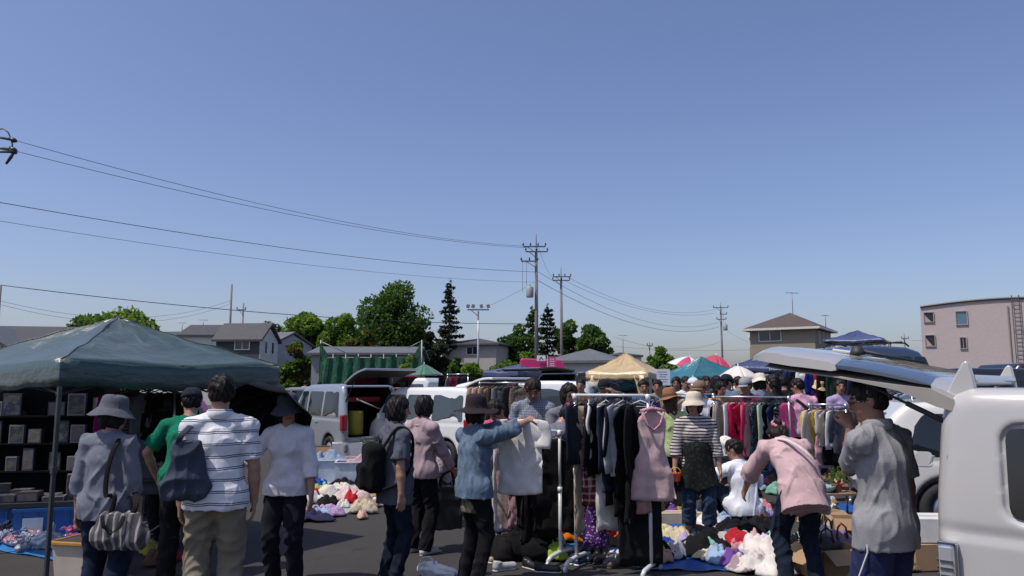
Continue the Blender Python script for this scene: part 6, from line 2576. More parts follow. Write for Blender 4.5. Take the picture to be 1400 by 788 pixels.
def garment(label, hook, yaw, kind, L, Wd, mat, seed=0, sleeve=0, mat2=None, thick=.027, group=None, cat='garment', flare=1.0, white_hanger=False, n=36, name=None):
    """a garment on a hanger: hook at the rail, its width along local x"""
    rs = random.Random(seed * 13 + 5)
    name = name or {'dress': 'hanging_dress', 'trousers': 'hanging_trousers', 'skirt': 'hanging_skirt'}.get(kind, 'hanging_blouse')
    b = MB()
    vs, fs = [], []
    rows = 22
    ph = [rs.random() * 6.28 for _ in range(6)]
    hw = Wd / 2
    for j in range(rows + 1):
        t = j / rows
        if kind in ('trousers', 'skirt'):
            z = -.10 - t * (L - .10)
            w_ = hw * (.8 + .2 * min(1, t * 3)) * (1 + (flare - 1) * t)
            th = thick * (.6 + .5 * t)
        else:
            z = -.075 - .0 - t * (L - .075)
            nar = 1 - .22 * math.exp(-((t - .42) / .2) ** 2) if kind == 'dress' else 1
            w_ = hw * min(1, .30 + .9 * (t * rows / 2.2) ** .7 if j < 2.2 else 1) * nar * (1 + (flare - 1) * max(0, (t - .35) / .65))
            th = thick * (.55 + .6 * t)
        for k in range(n):
            a = 2 * math.pi * k / n
            ca, sa = math.cos(a), math.sin(a)
            fo = (math.sin(a * 3 + ph[0] + t * 1.2) * .30 + math.sin(a * 7 + ph[1] - t) * .22 + math.sin(a * 11 + ph[2] + t * 2) * .12) * (.25 + t)
            sw = .012 * math.sin(t * 5 + ph[3]) * t
            x = w_ * math.copysign(abs(ca) ** .8, ca) * (1 + .05 * fo)
            y = th * math.copysign(abs(sa) ** .7, sa) * (1 + fo) + .018 * fo * t + sw
            zz = z - (.035 * (abs(x) / hw) ** 1.3 if j < 3 and kind not in ('trousers', 'skirt') else 0)
            zz += .012 * math.sin(a * 2 + ph[4]) * t
            if kind == 'trousers' and t > .12:
                y += thick * .35 * math.cos(a * 2) * -1
            vs.append((x, y, zz))
    for j in range(rows):
        for k in range(n):
            fs.append((j * n + k, j * n + (k + 1) % n, (j + 1) * n + (k + 1) % n, (j + 1) * n + k))
    Q = np.array(vs, np.float32)
    fo_ = folds(Q, .012, seed, .11, .35)
    Q[:, 1] += fo_ * np.sign(Q[:, 1] + 1e-6) * np.clip(-Q[:, 2] * 3, 0, 1)
    Q[:, 0] += folds(Q, .006, seed + 5, .16, .8)
    vs = [tuple(q) for q in Q]
    fs.append(tuple(range(n)))
    fs.append(tuple(rows * n + k for k in reversed(range(n))))
    b.add(vs, fs)
    if sleeve:
        for s in (-1, 1):
            x0 = s * hw * .97
            sl = sleeve
            pts, rr = [], []
            for q in range(7):
                t = q / 6
                pts.append((x0 + s * (.012 + .03 * min(1, t * 2)) - s * .02 * t * t + .006 * math.sin(t * 6 + ph[5]), .012 * math.sin(t * 4 + ph[2]), -.13 - sl * t))
                rr.append(.056 + .006 * t)
            b.tube([(x0 * .62, 0, -.085), (x0 * .86, 0, -.10)] + pts, [.008, .022] + rr, 10, flat=.32, up=(1, 0, 0))
    root = b.build(name, mat, None, True, loc=hook, rz=yaw)
    tag(root, label, cat, group)
    h = MB()
    h.tube([(0, 0, .0 + .012), (.016, 0, .02), (.02, 0, .004), (.004, 0, -.02), (0, 0, -.045)], .0028, 5)
    h.tube([(-hw * .8, 0, -.10), (0, 0, -.045), (hw * .8, 0, -.10)], .006, 5)
    h.tube([(-hw * .8, 0, -.10), (hw * .8, 0, -.10)], .003, 5)
    h.build('hanger', HANG_W if white_hanger else HANG_M, root, True)
    if mat2 is not None:
        d = MB()
        z0, z1 = (-.12, -.3) if kind == 'dress' else (-L * .55, -L * .98)
        d.tube([(0, -thick * .2, -.09), (0, -thick * .8, -.2)], [hw * .34, hw * .2], 10, flat=.3, up=(1, 0, 0))
        d.build('trim', mat2, root, True)
    return root


def rack(label, A, B, h, mat, r=.014, feet=True, casters=True, group='clothes racks', low=None, overhang=.03):
    A, B = Vector((A[0], A[1], 0)), Vector((B[0], B[1], 0))
    u = (B - A)
    L = u.length
    ang = math.atan2(u.y, u.x)
    root = empty('clothes_rack', A, ang, label, 'clothes rack', group)
    b = MB()
    b.tube([(-overhang, 0, h), (L + overhang, 0, h)], r, 10)
    b.build('rail', mat, root, True)
    for x in (0, L):
        b = MB()
        b.tube([(x, 0, .08), (x, 0, h * .55)], r * 1.25, 10)
        b.tube([(x, 0, h * .54), (x, 0, h)], r, 10)
        b.tube([(x, 0, h - .05), (x, 0, h + .012)], r * 1.7, 10)
        b.tube([(x, 0, h * .53), (x, 0, h * .57)], r * 1.7, 10)
        b.build('post', mat, root, True)
        if feet:
            f = MB()
            f.tube([(x, -.26, .055), (x, -.20, .085), (x, 0, .095), (x, .20, .085), (x, .26, .055)], r * 1.5, 10)
            fo = f.build('foot', mat, root, True)
            if casters:
                for s in (-1, 1):
                    c_ = MB()
                    c_.lathe([(0, -.012), (.026, -.012), (.03, -.006), (.03, .006), (.026, .012), (0, .012)], 14, (x, s * .26, .03), M=Matrix.Rotation(R(90), 3, 'Y'))
                    c_.build('caster', mat, fo, True)
    if low:
        b = MB()
        b.tube([(0, 0, low), (L, 0, low)], r * .9, 8)
        b.build('lower_rail', mat, root, True)
    return root, A, u.normalized(), L, ang


RACKM = plain((.62, .62, .62), .3, .1, .05)
STEELM = plain((.5, .5, .51), .28, .8, .05)
C = {'black': (.009, .009, .010), 'navy': (.014, .018, .034), 'white': (.62, .60, .57), 'beige': (.36, .30, .22), 'grey': (.16, .16, .17), 'lgrey': (.36, .36, .37), 'pink': (.50, .30, .33), 'rose': (.48, .03, .10), 'red': (.42, .015, .04), 'brown': (.14, .085, .055), 'tan': (.38, .25, .18), 'mauve': (.36, .22, .24), 'green': (.20, .27, .18), 'blue': (.05, .09, .19), 'cream': (.58, .52, .40), 'yellow': (.55, .42, .06), 'purple': (.15, .03, .11), 'denim': (.05, .085, .14)}
# rows: (words, kind, L, W, material, sleeve, yaw wobble)
# front rack
# the two front racks: nearer right one, and the lower left one
fr, A, u, L, ang = rack('white pipe clothes rack full of dark clothes, centre of the market', (xat(786, 7.35, 1.5), 7.35), (xat(886, 7.02, 1.5), 7.02), 1.575, RACKM)
FRONT = [
    ('short navy jacket', 'top', .62, .42, fab(C['navy']), .5, 6), ('long beige trousers', 'trousers', 1.25, .26, fab(C['beige']), 0, 30), ('cream cotton blouse', 'top', .58, .42, fab(C['white']), .2, -20),
    ('purple and white printed long skirt', 'skirt', 1.38, .22, fab((.10, .03, .16), 'floral', (.55, .45, .62), 42, .32), 0, 70), ('black plain top', 'top', .72, .42, fab(C['black']), .5, 5), ('red checked shirt dress', 'dress', 1.0, .38, fab((.12, .02, .025), 'plaid', (.45, .36, .34), 16, .3), 0, 55),
    ('white lining slip', 'skirt', 1.22, .20, fab((.5, .48, .45)), 0, 60), ('dark navy blouse', 'top', .75, .42, fab((.012, .014, .024)), .4, -10), ('navy blue cardigan', 'top', .85, .42, fab((.018, .022, .045)), .55, 12), ('black knee-length skirt', 'skirt', .98, .28, fab(C['black']), 0, 40),
    ('pale grey thin cardigan', 'top', .70, .40, fab((.42, .43, .44)), .55, 18), ('black cocktail dress', 'dress', 1.05, .40, fab(C['black']), 0, 20), ('black wool coat', 'top', 1.12, .44, fab((.008, .008, .009)), .6, -8), ('long black evening gown', 'dress', 1.50, .36, fab((.010, .011, .012)), 0, 62), ('black floor-length pleated skirt', 'skirt', 1.46, .34, fab((.011, .012, .013)), 0, 75),
]
for i, (nm, kd, L_, W_, mt, sl, yw) in enumerate(FRONT):
    t = .06 + (L - .13) * i / (len(FRONT) - 1)
    q = A + u * t
    garment(f'{nm} on the white pipe rack in the market centre', (q.x, q.y, 1.575), ang + R(90 - yw), kd, L_, W_, mt, seed=i + 1, sleeve=sl, group='clothes on the white pipe rack', white_hanger=i % 4 == 2)
q = A + u * (L + .0)
dress = garment('pale pink pinafore dress on the outer end of the white pipe rack', (q.x + .02, q.y - .05, 1.52), R(8), 'dress', .86, .28, fab((.60, .43, .42)), seed=44, thick=.03, group='clothes on the white pipe rack', flare=1.55, white_hanger=True)
b = MB()
b.tube([(-.10, -.05, -.09), (-.06, -.055, -.2), (0, -.058, -.25), (.06, -.055, -.2), (.10, -.05, -.09)], .012, 6)
b.tube([(-.11, -.03, -.085), (-.06, -.035, -.07), (0, -.03, -.06), (.06, -.035, -.07), (.11, -.03, -.085)], .018, 7)
b.build('ruffle', fab((.45, .2, .27), 'floral', (.6, .45, .48), 60), dress, True)
garment('dusty pink skirt under the pale pink pinafore dress', (q.x + .0, q.y - .0, 1.05), R(20), 'skirt', .50, .24, fab((.36, .2, .18)), seed=46, thick=.04, group='clothes on the white pipe rack', flare=1.2)
# left rack
lr, A, u, L, ang = rack('low white pipe rack of black clothes behind the held-up blouse', (xat(680, 7.9, 1.2), 7.9), (xat(765, 7.55, 1.2), 7.55), 1.225, RACKM)
LEFT = [('grey wool skirt', 'skirt', .9, .3, fab(C['grey'])), ('white cotton trousers', 'trousers', .98, .26, fab((.6, .58, .57))), ('dusty pink long skirt', 'skirt', 1.0, .3, fab((.34, .24, .23), 'plaid', (.4, .32, .3), 20, .3)), ('off-white petticoat', 'skirt', .55, .3, fab((.58, .54, .52))), ('mauve flared skirt', 'skirt', .95, .26, fab(C['mauve'])), ('black lace top', 'top', .62, .40, fab(C['black'])), ('black pleated skirt', 'skirt', .92, .3, fab(C['black'])), ('black long dress', 'dress', 1.08, .38, fab((.008, .008, .009))), ('black trousers', 'trousers', 1.0, .28, fab((.01, .01, .011))), ('black jacket', 'top', .72, .42, fab((.012, .012, .013))), ('black long cardigan', 'top', .95, .42, fab((.009, .009, .009)))]
for i, (nm, kd, L_, W_, mt) in enumerate(LEFT):
    t = .02 + (L - .06) * i / (len(LEFT) - 1)
    q = A + u * t
    garment(f'{nm} on the low rack behind the held-up white blouse', (q.x, q.y, 1.225), ang + R(90 - (35 if i % 2 else 60)), kd, L_, W_, mt, seed=60 + i, sleeve=.45 if kd == 'top' else 0, group='clothes on the low rack', white_hanger=i % 3 == 0)

# held-up blouse
H1 = i8['w'](i8['arm'][1][2]) + Vector((.10, .03, .03))
bl = garment('cream white blouse held up at the shoulders by the woman in denim shirt', (H1.x - .155, H1.y - .02, H1.z + .065), R(-10), 'top', .72, .38, fab((.66, .63, .59)), seed=77, sleeve=.20, thick=.02, flare=1.04, name='white_blouse')
for ch in list(bl.children):
    bpy.data.objects.remove(ch)


def auto_rack(label, pa, ya, pb, yb, h, items, where, mat=STEELM, seed=1, group=None, tilt=45, feet=True):
    rk, A, u, L, ang = rack(label, (xat(pa, ya, h), ya), (xat(pb, yb, h), yb), h, mat, feet=feet, casters=False)
    for i, (nm, kd, L_, W_, col, sl, *pt) in enumerate(items):
        q = A + u * (.05 + (L - .1) * i / max(1, len(items) - 1))
        m_ = fab(C[col] if isinstance(col, str) else col, *pt)
        garment(f'{nm} on the {where}', (q.x, q.y, h), ang + R(90 - tilt - 14 * math.sin(i * 2.3 + seed)), kd, L_, W_, m_, seed=seed * 31 + i, sleeve=sl, group=group or f'clothes on the {where}', n=18)
    return rk


auto_rack('steel clothes rail with red blouses behind the striped top woman', 976, 10.8, 1078, 10.6, 1.50, [
    ('black sleeveless dress', 'dress', .95, .38, 'black', 0), ('taupe long coat', 'top', .95, .44, (.28, .23, .21), .6), ('greyish beige coat', 'top', 1.0, .44, (.33, .29, .26), .6), ('white shirt', 'top', .68, .42, 'white', .5),
    ('black slim skirt', 'skirt', .7, .3, 'black', 0), ('bright red blouse', 'top', .72, .44, (.50, .02, .07), .5), ('crimson tunic', 'top', .8, .44, 'rose', .5), ('salmon pink cardigan', 'top', .78, .42, (.48, .26, .24), .55),
    ('teal flowered dress', 'dress', 1.05, .40, (.04, .08, .10), 0, 'floral', (.3, .38, .38), 30), ('sage green blouse', 'top', .85, .42, (.42, .47, .35), .5), ('black cardigan', 'top', .8, .42, 'black', .5), ('dark blue denim dress', 'dress', 1.0, .42, (.02, .035, .09), 0), ('black beaded top', 'top', .7, .4, 'black', 0, 'floral', (.3, .3, .3), 40), ('pink sundress', 'dress', .85, .36, (.55, .07, .2), 0),
], 'steel rail behind the seated man', seed=3, tilt=38)
auto_rack('steel rail with beige tops left of the red blouses', 918, 12.2, 975, 12.0, 1.52, [
    ('cream vest', 'top', .7, .4, 'cream', 0), ('white blouse', 'top', .7, .4, 'white', .4), ('beige shirt', 'top', .75, .42, 'beige', .5), ('dark brown top', 'top', .7, .4, 'brown', .4), ('white tunic', 'top', .8, .42, (.55, .53, .5), .4), ('black skirt', 'skirt', .7, .3, 'black', 0), ('grey knit', 'top', .7, .42, 'grey', .5)], 'rail between lime shirt and striped top', seed=4)
auto_rack('low steel rail with yellow and pink clothes right of the pink shirt man', 1106, 11.4, 1156, 11.2, 1.38, [
    ('cream blouse', 'top', .62, .4, 'cream', .4), ('mustard yellow top', 'top', .8, .4, 'yellow', .3), ('dusty pink dress', 'dress', .9, .36, 'pink', 0), ('white and beige blouse', 'top', .6, .4, (.5, .45, .38), .3), ('black dress', 'dress', .85, .36, 'black', 0), ('white shirt', 'top', .6, .4, 'white', .5), ('dark grey top', 'top', .7, .4, (.08, .08, .09), .4)], 'low rail by the pink shirt man', seed=5)
auto_rack('rail with a magenta kimono seen under the raised tailgate', 1192, 11.6, 1246, 11.3, 1.62, [
    ('white lace top', 'top', .8, .4, 'white', .4), ('beige blouse', 'top', .9, .4, 'beige', .4), ('magenta patterned kimono', 'top', .9, .46, (.20, .02, .09), .5, 'floral', (.4, .1, .2), 36), ('plum kimono', 'top', .9, .44, (.14, .02, .08), .5, 'plaid', (.25, .06, .15), 30), ('black haori coat', 'top', .9, .44, 'black', .5), ('black dress', 'dress', 1.0, .4, 'black', 0), ('light blue shirt', 'top', .6, .4, (.3, .36, .45), .4)], 'rail beyond the grey polo man', seed=6, tilt=30)
auto_rack('rail of tan and brown coats beside the long white van', 656, 14.8, 722, 14.4, 1.70, [
    ('tan coat', 'top', 1.05, .46, 'tan', .6), ('beige pink coat', 'top', 1.0, .46, (.45, .30, .25), .6), ('camel jacket', 'top', .9, .46, (.36, .24, .15), .6), ('brown coat', 'top', 1.0, .46, 'brown', .6), ('dark brown jacket', 'top', .9, .46, (.06, .04, .03), .6), ('grey jacket', 'top', .9, .46, 'grey', .6), ('dark grey coat', 'top', 1.0, .46, (.06, .06, .065), .6), ('charcoal suit', 'top', .9, .46, (.03, .03, .033), .6), ('black coat', 'top', 1.0, .46, 'black', .6), ('brown check jacket', 'top', .85, .46, (.12, .09, .07), .6, 'plaid', (.2, .16, .13), 18)], 'rail beside the long white van', seed=7, tilt=50)
auto_rack('high rail of dark garments under the navy lettered tent', 1074, 15.4, 1190, 14.8, 2.0, [
    ('navy jacket', 'top', .8, .46, 'navy', .6), ('blue sports jacket', 'top', .8, .5, (.015, .03, .14), .6), ('black jacket', 'top', .8, .46, 'black', .6), ('white cap and shirt', 'top', .55, .42, 'white', .3), ('royal blue top', 'top', .7, .46, (.02, .03, .2), .4), ('red down vest', 'top', .72, .46, (.5, .01, .03), 0), ('black parka', 'top', .9, .48, 'black', .6), ('dark green jacket', 'top', .8, .46, (.02, .04, .03), .6), ('black trousers', 'trousers', 1.0, .3, 'black', 0), ('charcoal shirt', 'top', .8, .44, (.04, .04, .045), .5), ('navy blue shirt', 'top', .8, .44, (.02, .025, .06), .5), ('dark brown coat', 'top', .9, .46, (.05, .03, .025), .5)], 'high rail under the navy lettered tent', seed=8, tilt=60)
auto_rack('rail with fluffy dark coats on the white pickup', 612, 22, 640, 21.8, 1.95, [('black fur coat', 'top', .9, .5, 'black', .5), ('grey fur jacket', 'top', .8, .5, 'grey', .5), ('wine red coat', 'top', .9, .48, (.2, .015, .04), .5), ('dark coat', 'top', .9, .48, (.03, .03, .03), .5)], 'rail behind the open white van', seed=9)
# garments in the shaded stall under the green tent
auto_rack('shaded rail of coats at the back of the green tent', 168, 8.4, 240, 8.5, 1.66, [('magenta down jacket', 'top', .7, .46, (.30, .02, .17), .5), ('dark striped blouse', 'top', .8, .44, (.08, .05, .06), .5, 'stripes', (.2, .16, .17), 30), ('grey flowered dress', 'dress', .95, .40, (.16, .14, .15), 0, 'floral', (.07, .05, .06), 30), ('long grey coat', 'top', 1.15, .42, (.12, .13, .14), .6), ('black jacket', 'top', .8, .44, 'black', .5)], 'shaded rail in the green tent', seed=10, tilt=65)
# ------------------------------------------------------------------ goods on the ground
def crumple(label, px, py, w_, h_, mat, seed=0, aspect=.8, name='crumpled_cloth', cat='clothes', group=None, z0=.012, Y=None, loc=None, rz=None):
    """a loose heap of cloth w_ metres wide and h_ high"""
    rs = np.random.RandomState(seed * 7 + 3)
    p = Vector(loc) if loc is not None else gnd(px, py)
    nr, na = 16, 40
    V = [(0, 0, h_)]
    ph = rs.rand(12) * 6.28
    for i in range(1, nr + 1):
        r = i / nr
        for k in range(na):
            a = 2 * math.pi * k / na
            R_ = w_ / 2 * (1 + .22 * math.sin(2 * a + ph[0]) + .14 * math.sin(3 * a + ph[1]) + .07 * math.sin(7 * a + ph[2]))
            x, y = math.cos(a) * R_ * r, math.sin(a) * R_ * r * aspect
            z = h_ * .85 * max(0, 1 - r ** 3.2) ** .8
            u, v = x / w_ * 12 + ph[9], y / w_ * 12 + ph[10]
            f = 2 * abs(math.sin(u * .9 + v * .6 + ph[3] + 1.4 * math.sin(v * .7 + ph[4]))) - 1.2
            g_ = 2 * abs(math.sin(u * .5 - v * 1.1 + ph[5] + 1.2 * math.sin(u * .8 + ph[6]))) - 1.2
            q = math.sin(u * 2.1 + ph[7]) * math.sin(v * 2.3 + ph[8])
            z += h_ * (.05 * f + .05 * g_ + .14 * q + .10 * math.sin(u * .35 + ph[11]) * math.sin(v * .4 + ph[1])) * (1 - .5 * r)
            V.append((x + .02 * w_ * g_, y + .02 * w_ * f, max(z, .004 + .006 * (1 + f) * (1 - r))))
    Q = np.array(V, np.float32)
    rr_ = np.hypot(Q[:, 0], Q[:, 1] / aspect) / (w_ / 2)
    Q[:, 2] = np.maximum(Q[:, 2] - folds(Q, .034 * (w_ / .4) ** .5, seed + 7, w_ * .42, .2) * np.clip(1.25 - rr_, .1, 1), .005)
    V = [tuple(q_) for q_ in Q]
    F = []
    b = MB()
    for k in range(na):
        F.append((0, 1 + k, 1 + (k + 1) % na))
    for i in range(nr - 1):
        for k in range(na):
            a, c_ = 1 + i * na + k, 1 + i * na + (k + 1) % na
            F.append((a, a + na, c_ + na, c_))
    b.add(V, F)
    o = b.build(name, mat, None, True, loc=(p.x, p.y, p.z + z0), rz=rs.rand() * 6.28 if rz is None else rz)
    s_ = o.modifiers.new('s', 'SOLIDIFY')
    s_.thickness = .006
    s_.offset = 1
    return tag(o, label, cat, group)


def sheet(label, pts, mat, z=.006, seed=0, name='ground_sheet', amp=.012):
    """a tarpaulin between four ground points, with creases"""
    P = [Vector(p) for p in pts]
    n = 30
    vs, fs = [], []
    for j in range(n + 1):
        for i in range(n + 1):
            u, v = i / n, j / n
            q = P[0].lerp(P[1], u).lerp(P[3].lerp(P[2], u), v)
            e = min(u, 1 - u, v, 1 - v)
            cr = abs(math.sin(q.x * 5.1 + seed + 1.2 * math.sin(q.y * 3))) * abs(math.sin(q.y * 4.3 + seed * 2 + math.sin(q.x * 2.2)))
            q = q + Vector((.02 * math.sin(v * 17 + seed), .02 * math.sin(u * 19 + seed), 0))
            vs.append((q.x, q.y, z + amp * cr + (.01 * max(0, math.sin(u * 21 + v * 13 + seed)) if e < .03 else 0)))
    for j in range(n):
        for i in range(n):
            a = j * (n + 1) + i
            fs.append((a, a + 1, a + n + 2, a + n + 1))
    b = MB()
    b.add(vs, fs)
    return tag(b.build(name, mat, None, True), label, 'ground sheet', 'ground sheets')


TARP = plain((.008, .085, .33), .4, 0, .2, 5, 0, .2)
TARP_L = plain((.03, .19, .46), .4, 0, .2, 5, 0, .2)
TARP_G = plain((.30, .32, .36), .6, 0, .15, 4)
CARD = plain((.36, .235, .13), .85, 0, .1, 5)
CARD_D = plain((.26, .16, .085), .85, 0, .1, 5)
sheet('large blue sheet under the heaped clothes in front of the seated man', [gnd(868, 780), gnd(1040, 784), gnd(1082, 702), gnd(884, 692)], TARP, seed=1)
sheet('bright blue sheet showing between the skirts under the white pipe rack', [gnd(718, 757), gnd(868, 752), gnd(880, 705), gnd(728, 712)], TARP_L, seed=2)
sheet('blue sheet at the far left under the bagged toys', [gnd(-70, 740), gnd(150, 783), gnd(190, 745), gnd(-40, 706)], TARP_L, seed=3)
sheet('pale grey sheet under the pink clothes left of the backpack woman', [gnd(392, 716), gnd(516, 696), gnd(505, 655), gnd(400, 660)], TARP_G, seed=4)
sheet('worn blue sheet behind the pink blouse woman', [gnd(1096, 775), gnd(1210, 770), gnd(1195, 690), gnd(1105, 690)], TARP, seed=5)
sheet('light sheet covered with small goods left of the striped top woman', [gnd(868, 690), gnd(935, 694), gnd(940, 640), gnd(880, 640)], plain((.5, .5, .52), .6), seed=6)
sheet('red-brown sheet in the aisle behind the seated man', [gnd(1030, 668), gnd(1165, 672), gnd(1150, 640), gnd(1035, 640)], plain((.2, .08, .06), .7), seed=7)

HEAP = 'clothes heaped on the blue sheet'
for i, (lab, px, py, w_, h_, mt) in enumerate([
    ('pale yellow knitted cloth at the left end of the clothes heap', 900, 738, .42, .13, fab((.55, .50, .27))),
    ('cream cloth beside the pale yellow knit in the clothes heap', 926, 741, .36, .11, fab((.52, .46, .31))),
    ('brown blanket spread under the bare feet of the striped top woman', 955, 735, .85, .05, fab((.17, .10, .075))),
    ('grey-white T-shirt lying at the front edge of the blue sheet', 925, 761, .36, .12, fab((.45, .44, .45))),
    ('black jumper heap at the front left of the blue sheet', 898, 763, .40, .11, fab((.012, .012, .013))),
    ('black satin blouse heap in the middle of the clothes heap', 966, 758, .55, .16, fab((.010, .010, .011))),
    ('teal scrap of cloth on top of the black satin heap', 976, 744, .18, .08, fab((.03, .16, .22))),
    ('light grey shirt between the black heap and the white heap', 1007, 750, .42, .13, fab((.42, .41, .40))),
    ('small cream towel behind the light grey shirt', 996, 742, .24, .08, fab((.58, .50, .34))),
    ('white T-shirt with dark printed badge at the front of the heap', 1030, 781, .46, .12, fab((.62, .58, .54), 'blot', (.30, .22, .24), 7)),
    ('big white and pink heap of clothes by the bending woman', 1045, 764, .58, .2, fab((.64, .58, .54))),
    ('pale pink cloth on top of the white heap', 1036, 755, .3, .16, fab((.55, .38, .36))),
    ('off-white blouse sliding off the front of the white heap', 1058, 786, .4, .13, fab((.66, .62, .58))),
    ('white pillow behind the bare feet of the striped top woman', 972, 722, .44, .14, fab((.66, .64, .61))),
    ('black bag heap on the right rim of the blue sheet', 1010, 729, .46, .11, fab((.010, .010, .012))),
    ('second black bundle close to the seated man', 1038, 726, .4, .12, fab((.014, .014, .016))),
    ('mint green packet lying by the bending woman', 1061, 739, .26, .08, fab((.22, .5, .38))),
    ('dark patterned scarf by the mint green packet', 1052, 747, .34, .07, fab((.05, .03, .035), 'floral', (.2, .1, .12), 30)),
    ('tan skirt lying right of the striped top woman', 1012, 738, .38, .05, fab((.26, .17, .12)))]):
    crumple(lab, px, py, w_, h_, mt, seed=i + 1, group=HEAP)
LEFTP = 'clothes piled on the pale grey sheet'
for i, (lab, px, py, w_, h_, mt) in enumerate([
    ('pale pink lace blouse in the pile by the backpack woman', 482, 685, .55, .16, fab((.56, .42, .40), 'floral', (.62, .55, .52), 26)),
    ('cream blouse at the back of the pink pile', 462, 677, .5, .15, fab((.60, .54, .47))),
    ('lilac purple print top at the front of the pink pile', 448, 704, .55, .10, fab((.30, .20, .36), 'floral', (.5, .42, .5), 34)),
    ('dark navy skirt at the front edge of the pale grey sheet', 428, 712, .45, .07, fab((.03, .03, .07))),
    ('white shirt at the left end of the pink pile', 420, 690, .5, .13, fab((.62, .60, .58))),
    ('black bra-strap top on the pink pile', 447, 692, .3, .12, fab((.012, .012, .013))),
    ('beige knit at the right end of the pink pile', 500, 694, .4, .12, fab((.35, .26, .2))),
    ('black folded trousers lying behind the pink pile', 470, 663, .5, .05, fab((.015, .015, .017))),
    ('white paper sheet lying by the plastic tubs', 424, 668, .5, .03, fab((.55, .57, .6))),
    ('rosy cloth spilling over the plastic tubs', 487, 655, .5, .18, fab((.5, .28, .30)))]):
    crumple(lab, px, py, w_, h_, mt, seed=40 + i, group=LEFTP)
RK = 'things lying under the white pipe racks'
for i, (lab, px, py, w_, h_, mt) in enumerate([
    ('bright orange cloth lying behind the low rack post', 768, 741, .40, .13, fab((.62, .17, .015))),
    ('white and red packet next to the orange cloth', 752, 742, .2, .08, fab((.6, .4, .4))),
    ('crumpled grey paper behind the orange cloth', 778, 728, .24, .14, fab((.4, .4, .42))),
    ('dark heap of black bags under the low rack', 715, 763, .62, .26, fab((.008, .008, .009))),
    ('black bag bundle nearer the denim shirt woman', 690, 765, .42, .22, fab((.012, .011, .011))),
    ('navy bundle behind the black bags under the low rack', 742, 750, .5, .14, fab((.014, .016, .035))),
    ('patterned red cloth bag behind the low rack', 779, 712, .3, .2, fab((.25, .05, .06), 'floral', (.4, .3, .25), 24)),
    ('grey striped cloth behind the white pipe rack', 838, 728, .4, .14, fab((.35, .33, .33), 'stripes', (.1, .1, .1), 40)),
    ('rusty orange cloth peeping out right of the blue sheet', 851, 742, .22, .1, fab((.5, .12, .04)))]):
    crumple(lab, px, py, w_, h_, mt, seed=70 + i, group=RK)

# clutter, one colour each
CLUT = [('white', (.6, .6, .6)), ('royal blue', (.02, .06, .35)), ('pale blue', (.3, .4, .55)), ('black', (.01, .01, .012)), ('cream', (.55, .48, .34)), ('pink', (.5, .2, .25)), ('red', (.4, .02, .03)), ('mint', (.2, .42, .34)), ('light grey', (.4, .4, .4)), ('brown', (.13, .08, .05)), ('lime', (.3, .4, .06)), ('violet', (.14, .06, .25))]
for j, (where, x0, x1, y0, y1, w_) in enumerate([('on the light sheet left of the striped top woman', 882, 932, 652, 690, .28), ('on the sheet behind the seated man', 1040, 1150, 645, 668, .36), ('by the far rail of red blouses', 985, 1080, 650, 680, .3), ('on the blue sheet right of the striped top woman', 985, 1062, 700, 722, .26), ('at the back of the pale grey sheet', 398, 440, 652, 682, .28), ('between the white carton and the tan carton', 880, 930, 694, 716, .24), ('at the front of the big blue sheet', 888, 1056, 744, 784, .32), ('round the feet of the bending woman', 1048, 1140, 745, 788, .3), ('in the pile by the clear plastic tubs', 412, 508, 668, 710, .32), ('under the white pipe racks', 690, 860, 728, 768, .24)]):
    for i, (cn, cc) in enumerate(CLUT):
        crumple(f'small {cn} bundle {where}', rnd.uniform(x0, x1), rnd.uniform(y0, y1), w_ * rnd.uniform(.7, 1.2), rnd.uniform(.06, .16), fab(cc), seed=100 + j * 20 + i, group='small bundles on the far sheets')

CLUT2 = [('navy', (.02, .03, .08)), ('tan', (.3, .2, .12)), ('peach', (.6, .38, .28)), ('teal', (.03, .2, .22)), ('mustard', (.45, .3, .04)), ('charcoal', (.04, .04, .045)), ('ivory', (.66, .63, .55)), ('rust', (.3, .09, .03)), ('lavender', (.38, .32, .5)), ('sky blue', (.2, .38, .6)), ('coral', (.6, .16, .12)), ('snow white', (.7, .7, .7))]
for j, (where, x0, x1, y0, y1, w_) in enumerate([('among the clothes left of the bending woman', 900, 1062, 738, 778, .24), ('at the back edge of the big blue sheet', 890, 1060, 700, 728, .24), ('left of the woman in the striped top', 872, 934, 655, 700, .2), ('right of the bending woman', 1095, 1160, 655, 760, .22), ('in the left aisle by the backpack woman', 405, 512, 664, 714, .24), ('under the chrome tail lamp side of the stall', 1225, 1280, 690, 785, .22)]):
    for i, (cn, cc) in enumerate(CLUT2):
        crumple(f'small {cn} cloth {where}', rnd.uniform(x0, x1), rnd.uniform(y0, y1), w_ * rnd.uniform(.7, 1.25), rnd.uniform(.05, .13), fab(cc, *((('floral', sc3(cc, .35), 30) if i % 4 == 1 else ('stripes', sc3(cc, .4), 38) if i % 4 == 3 else ()))), seed=500 + j * 20 + i, group='small cloths on the sheets')


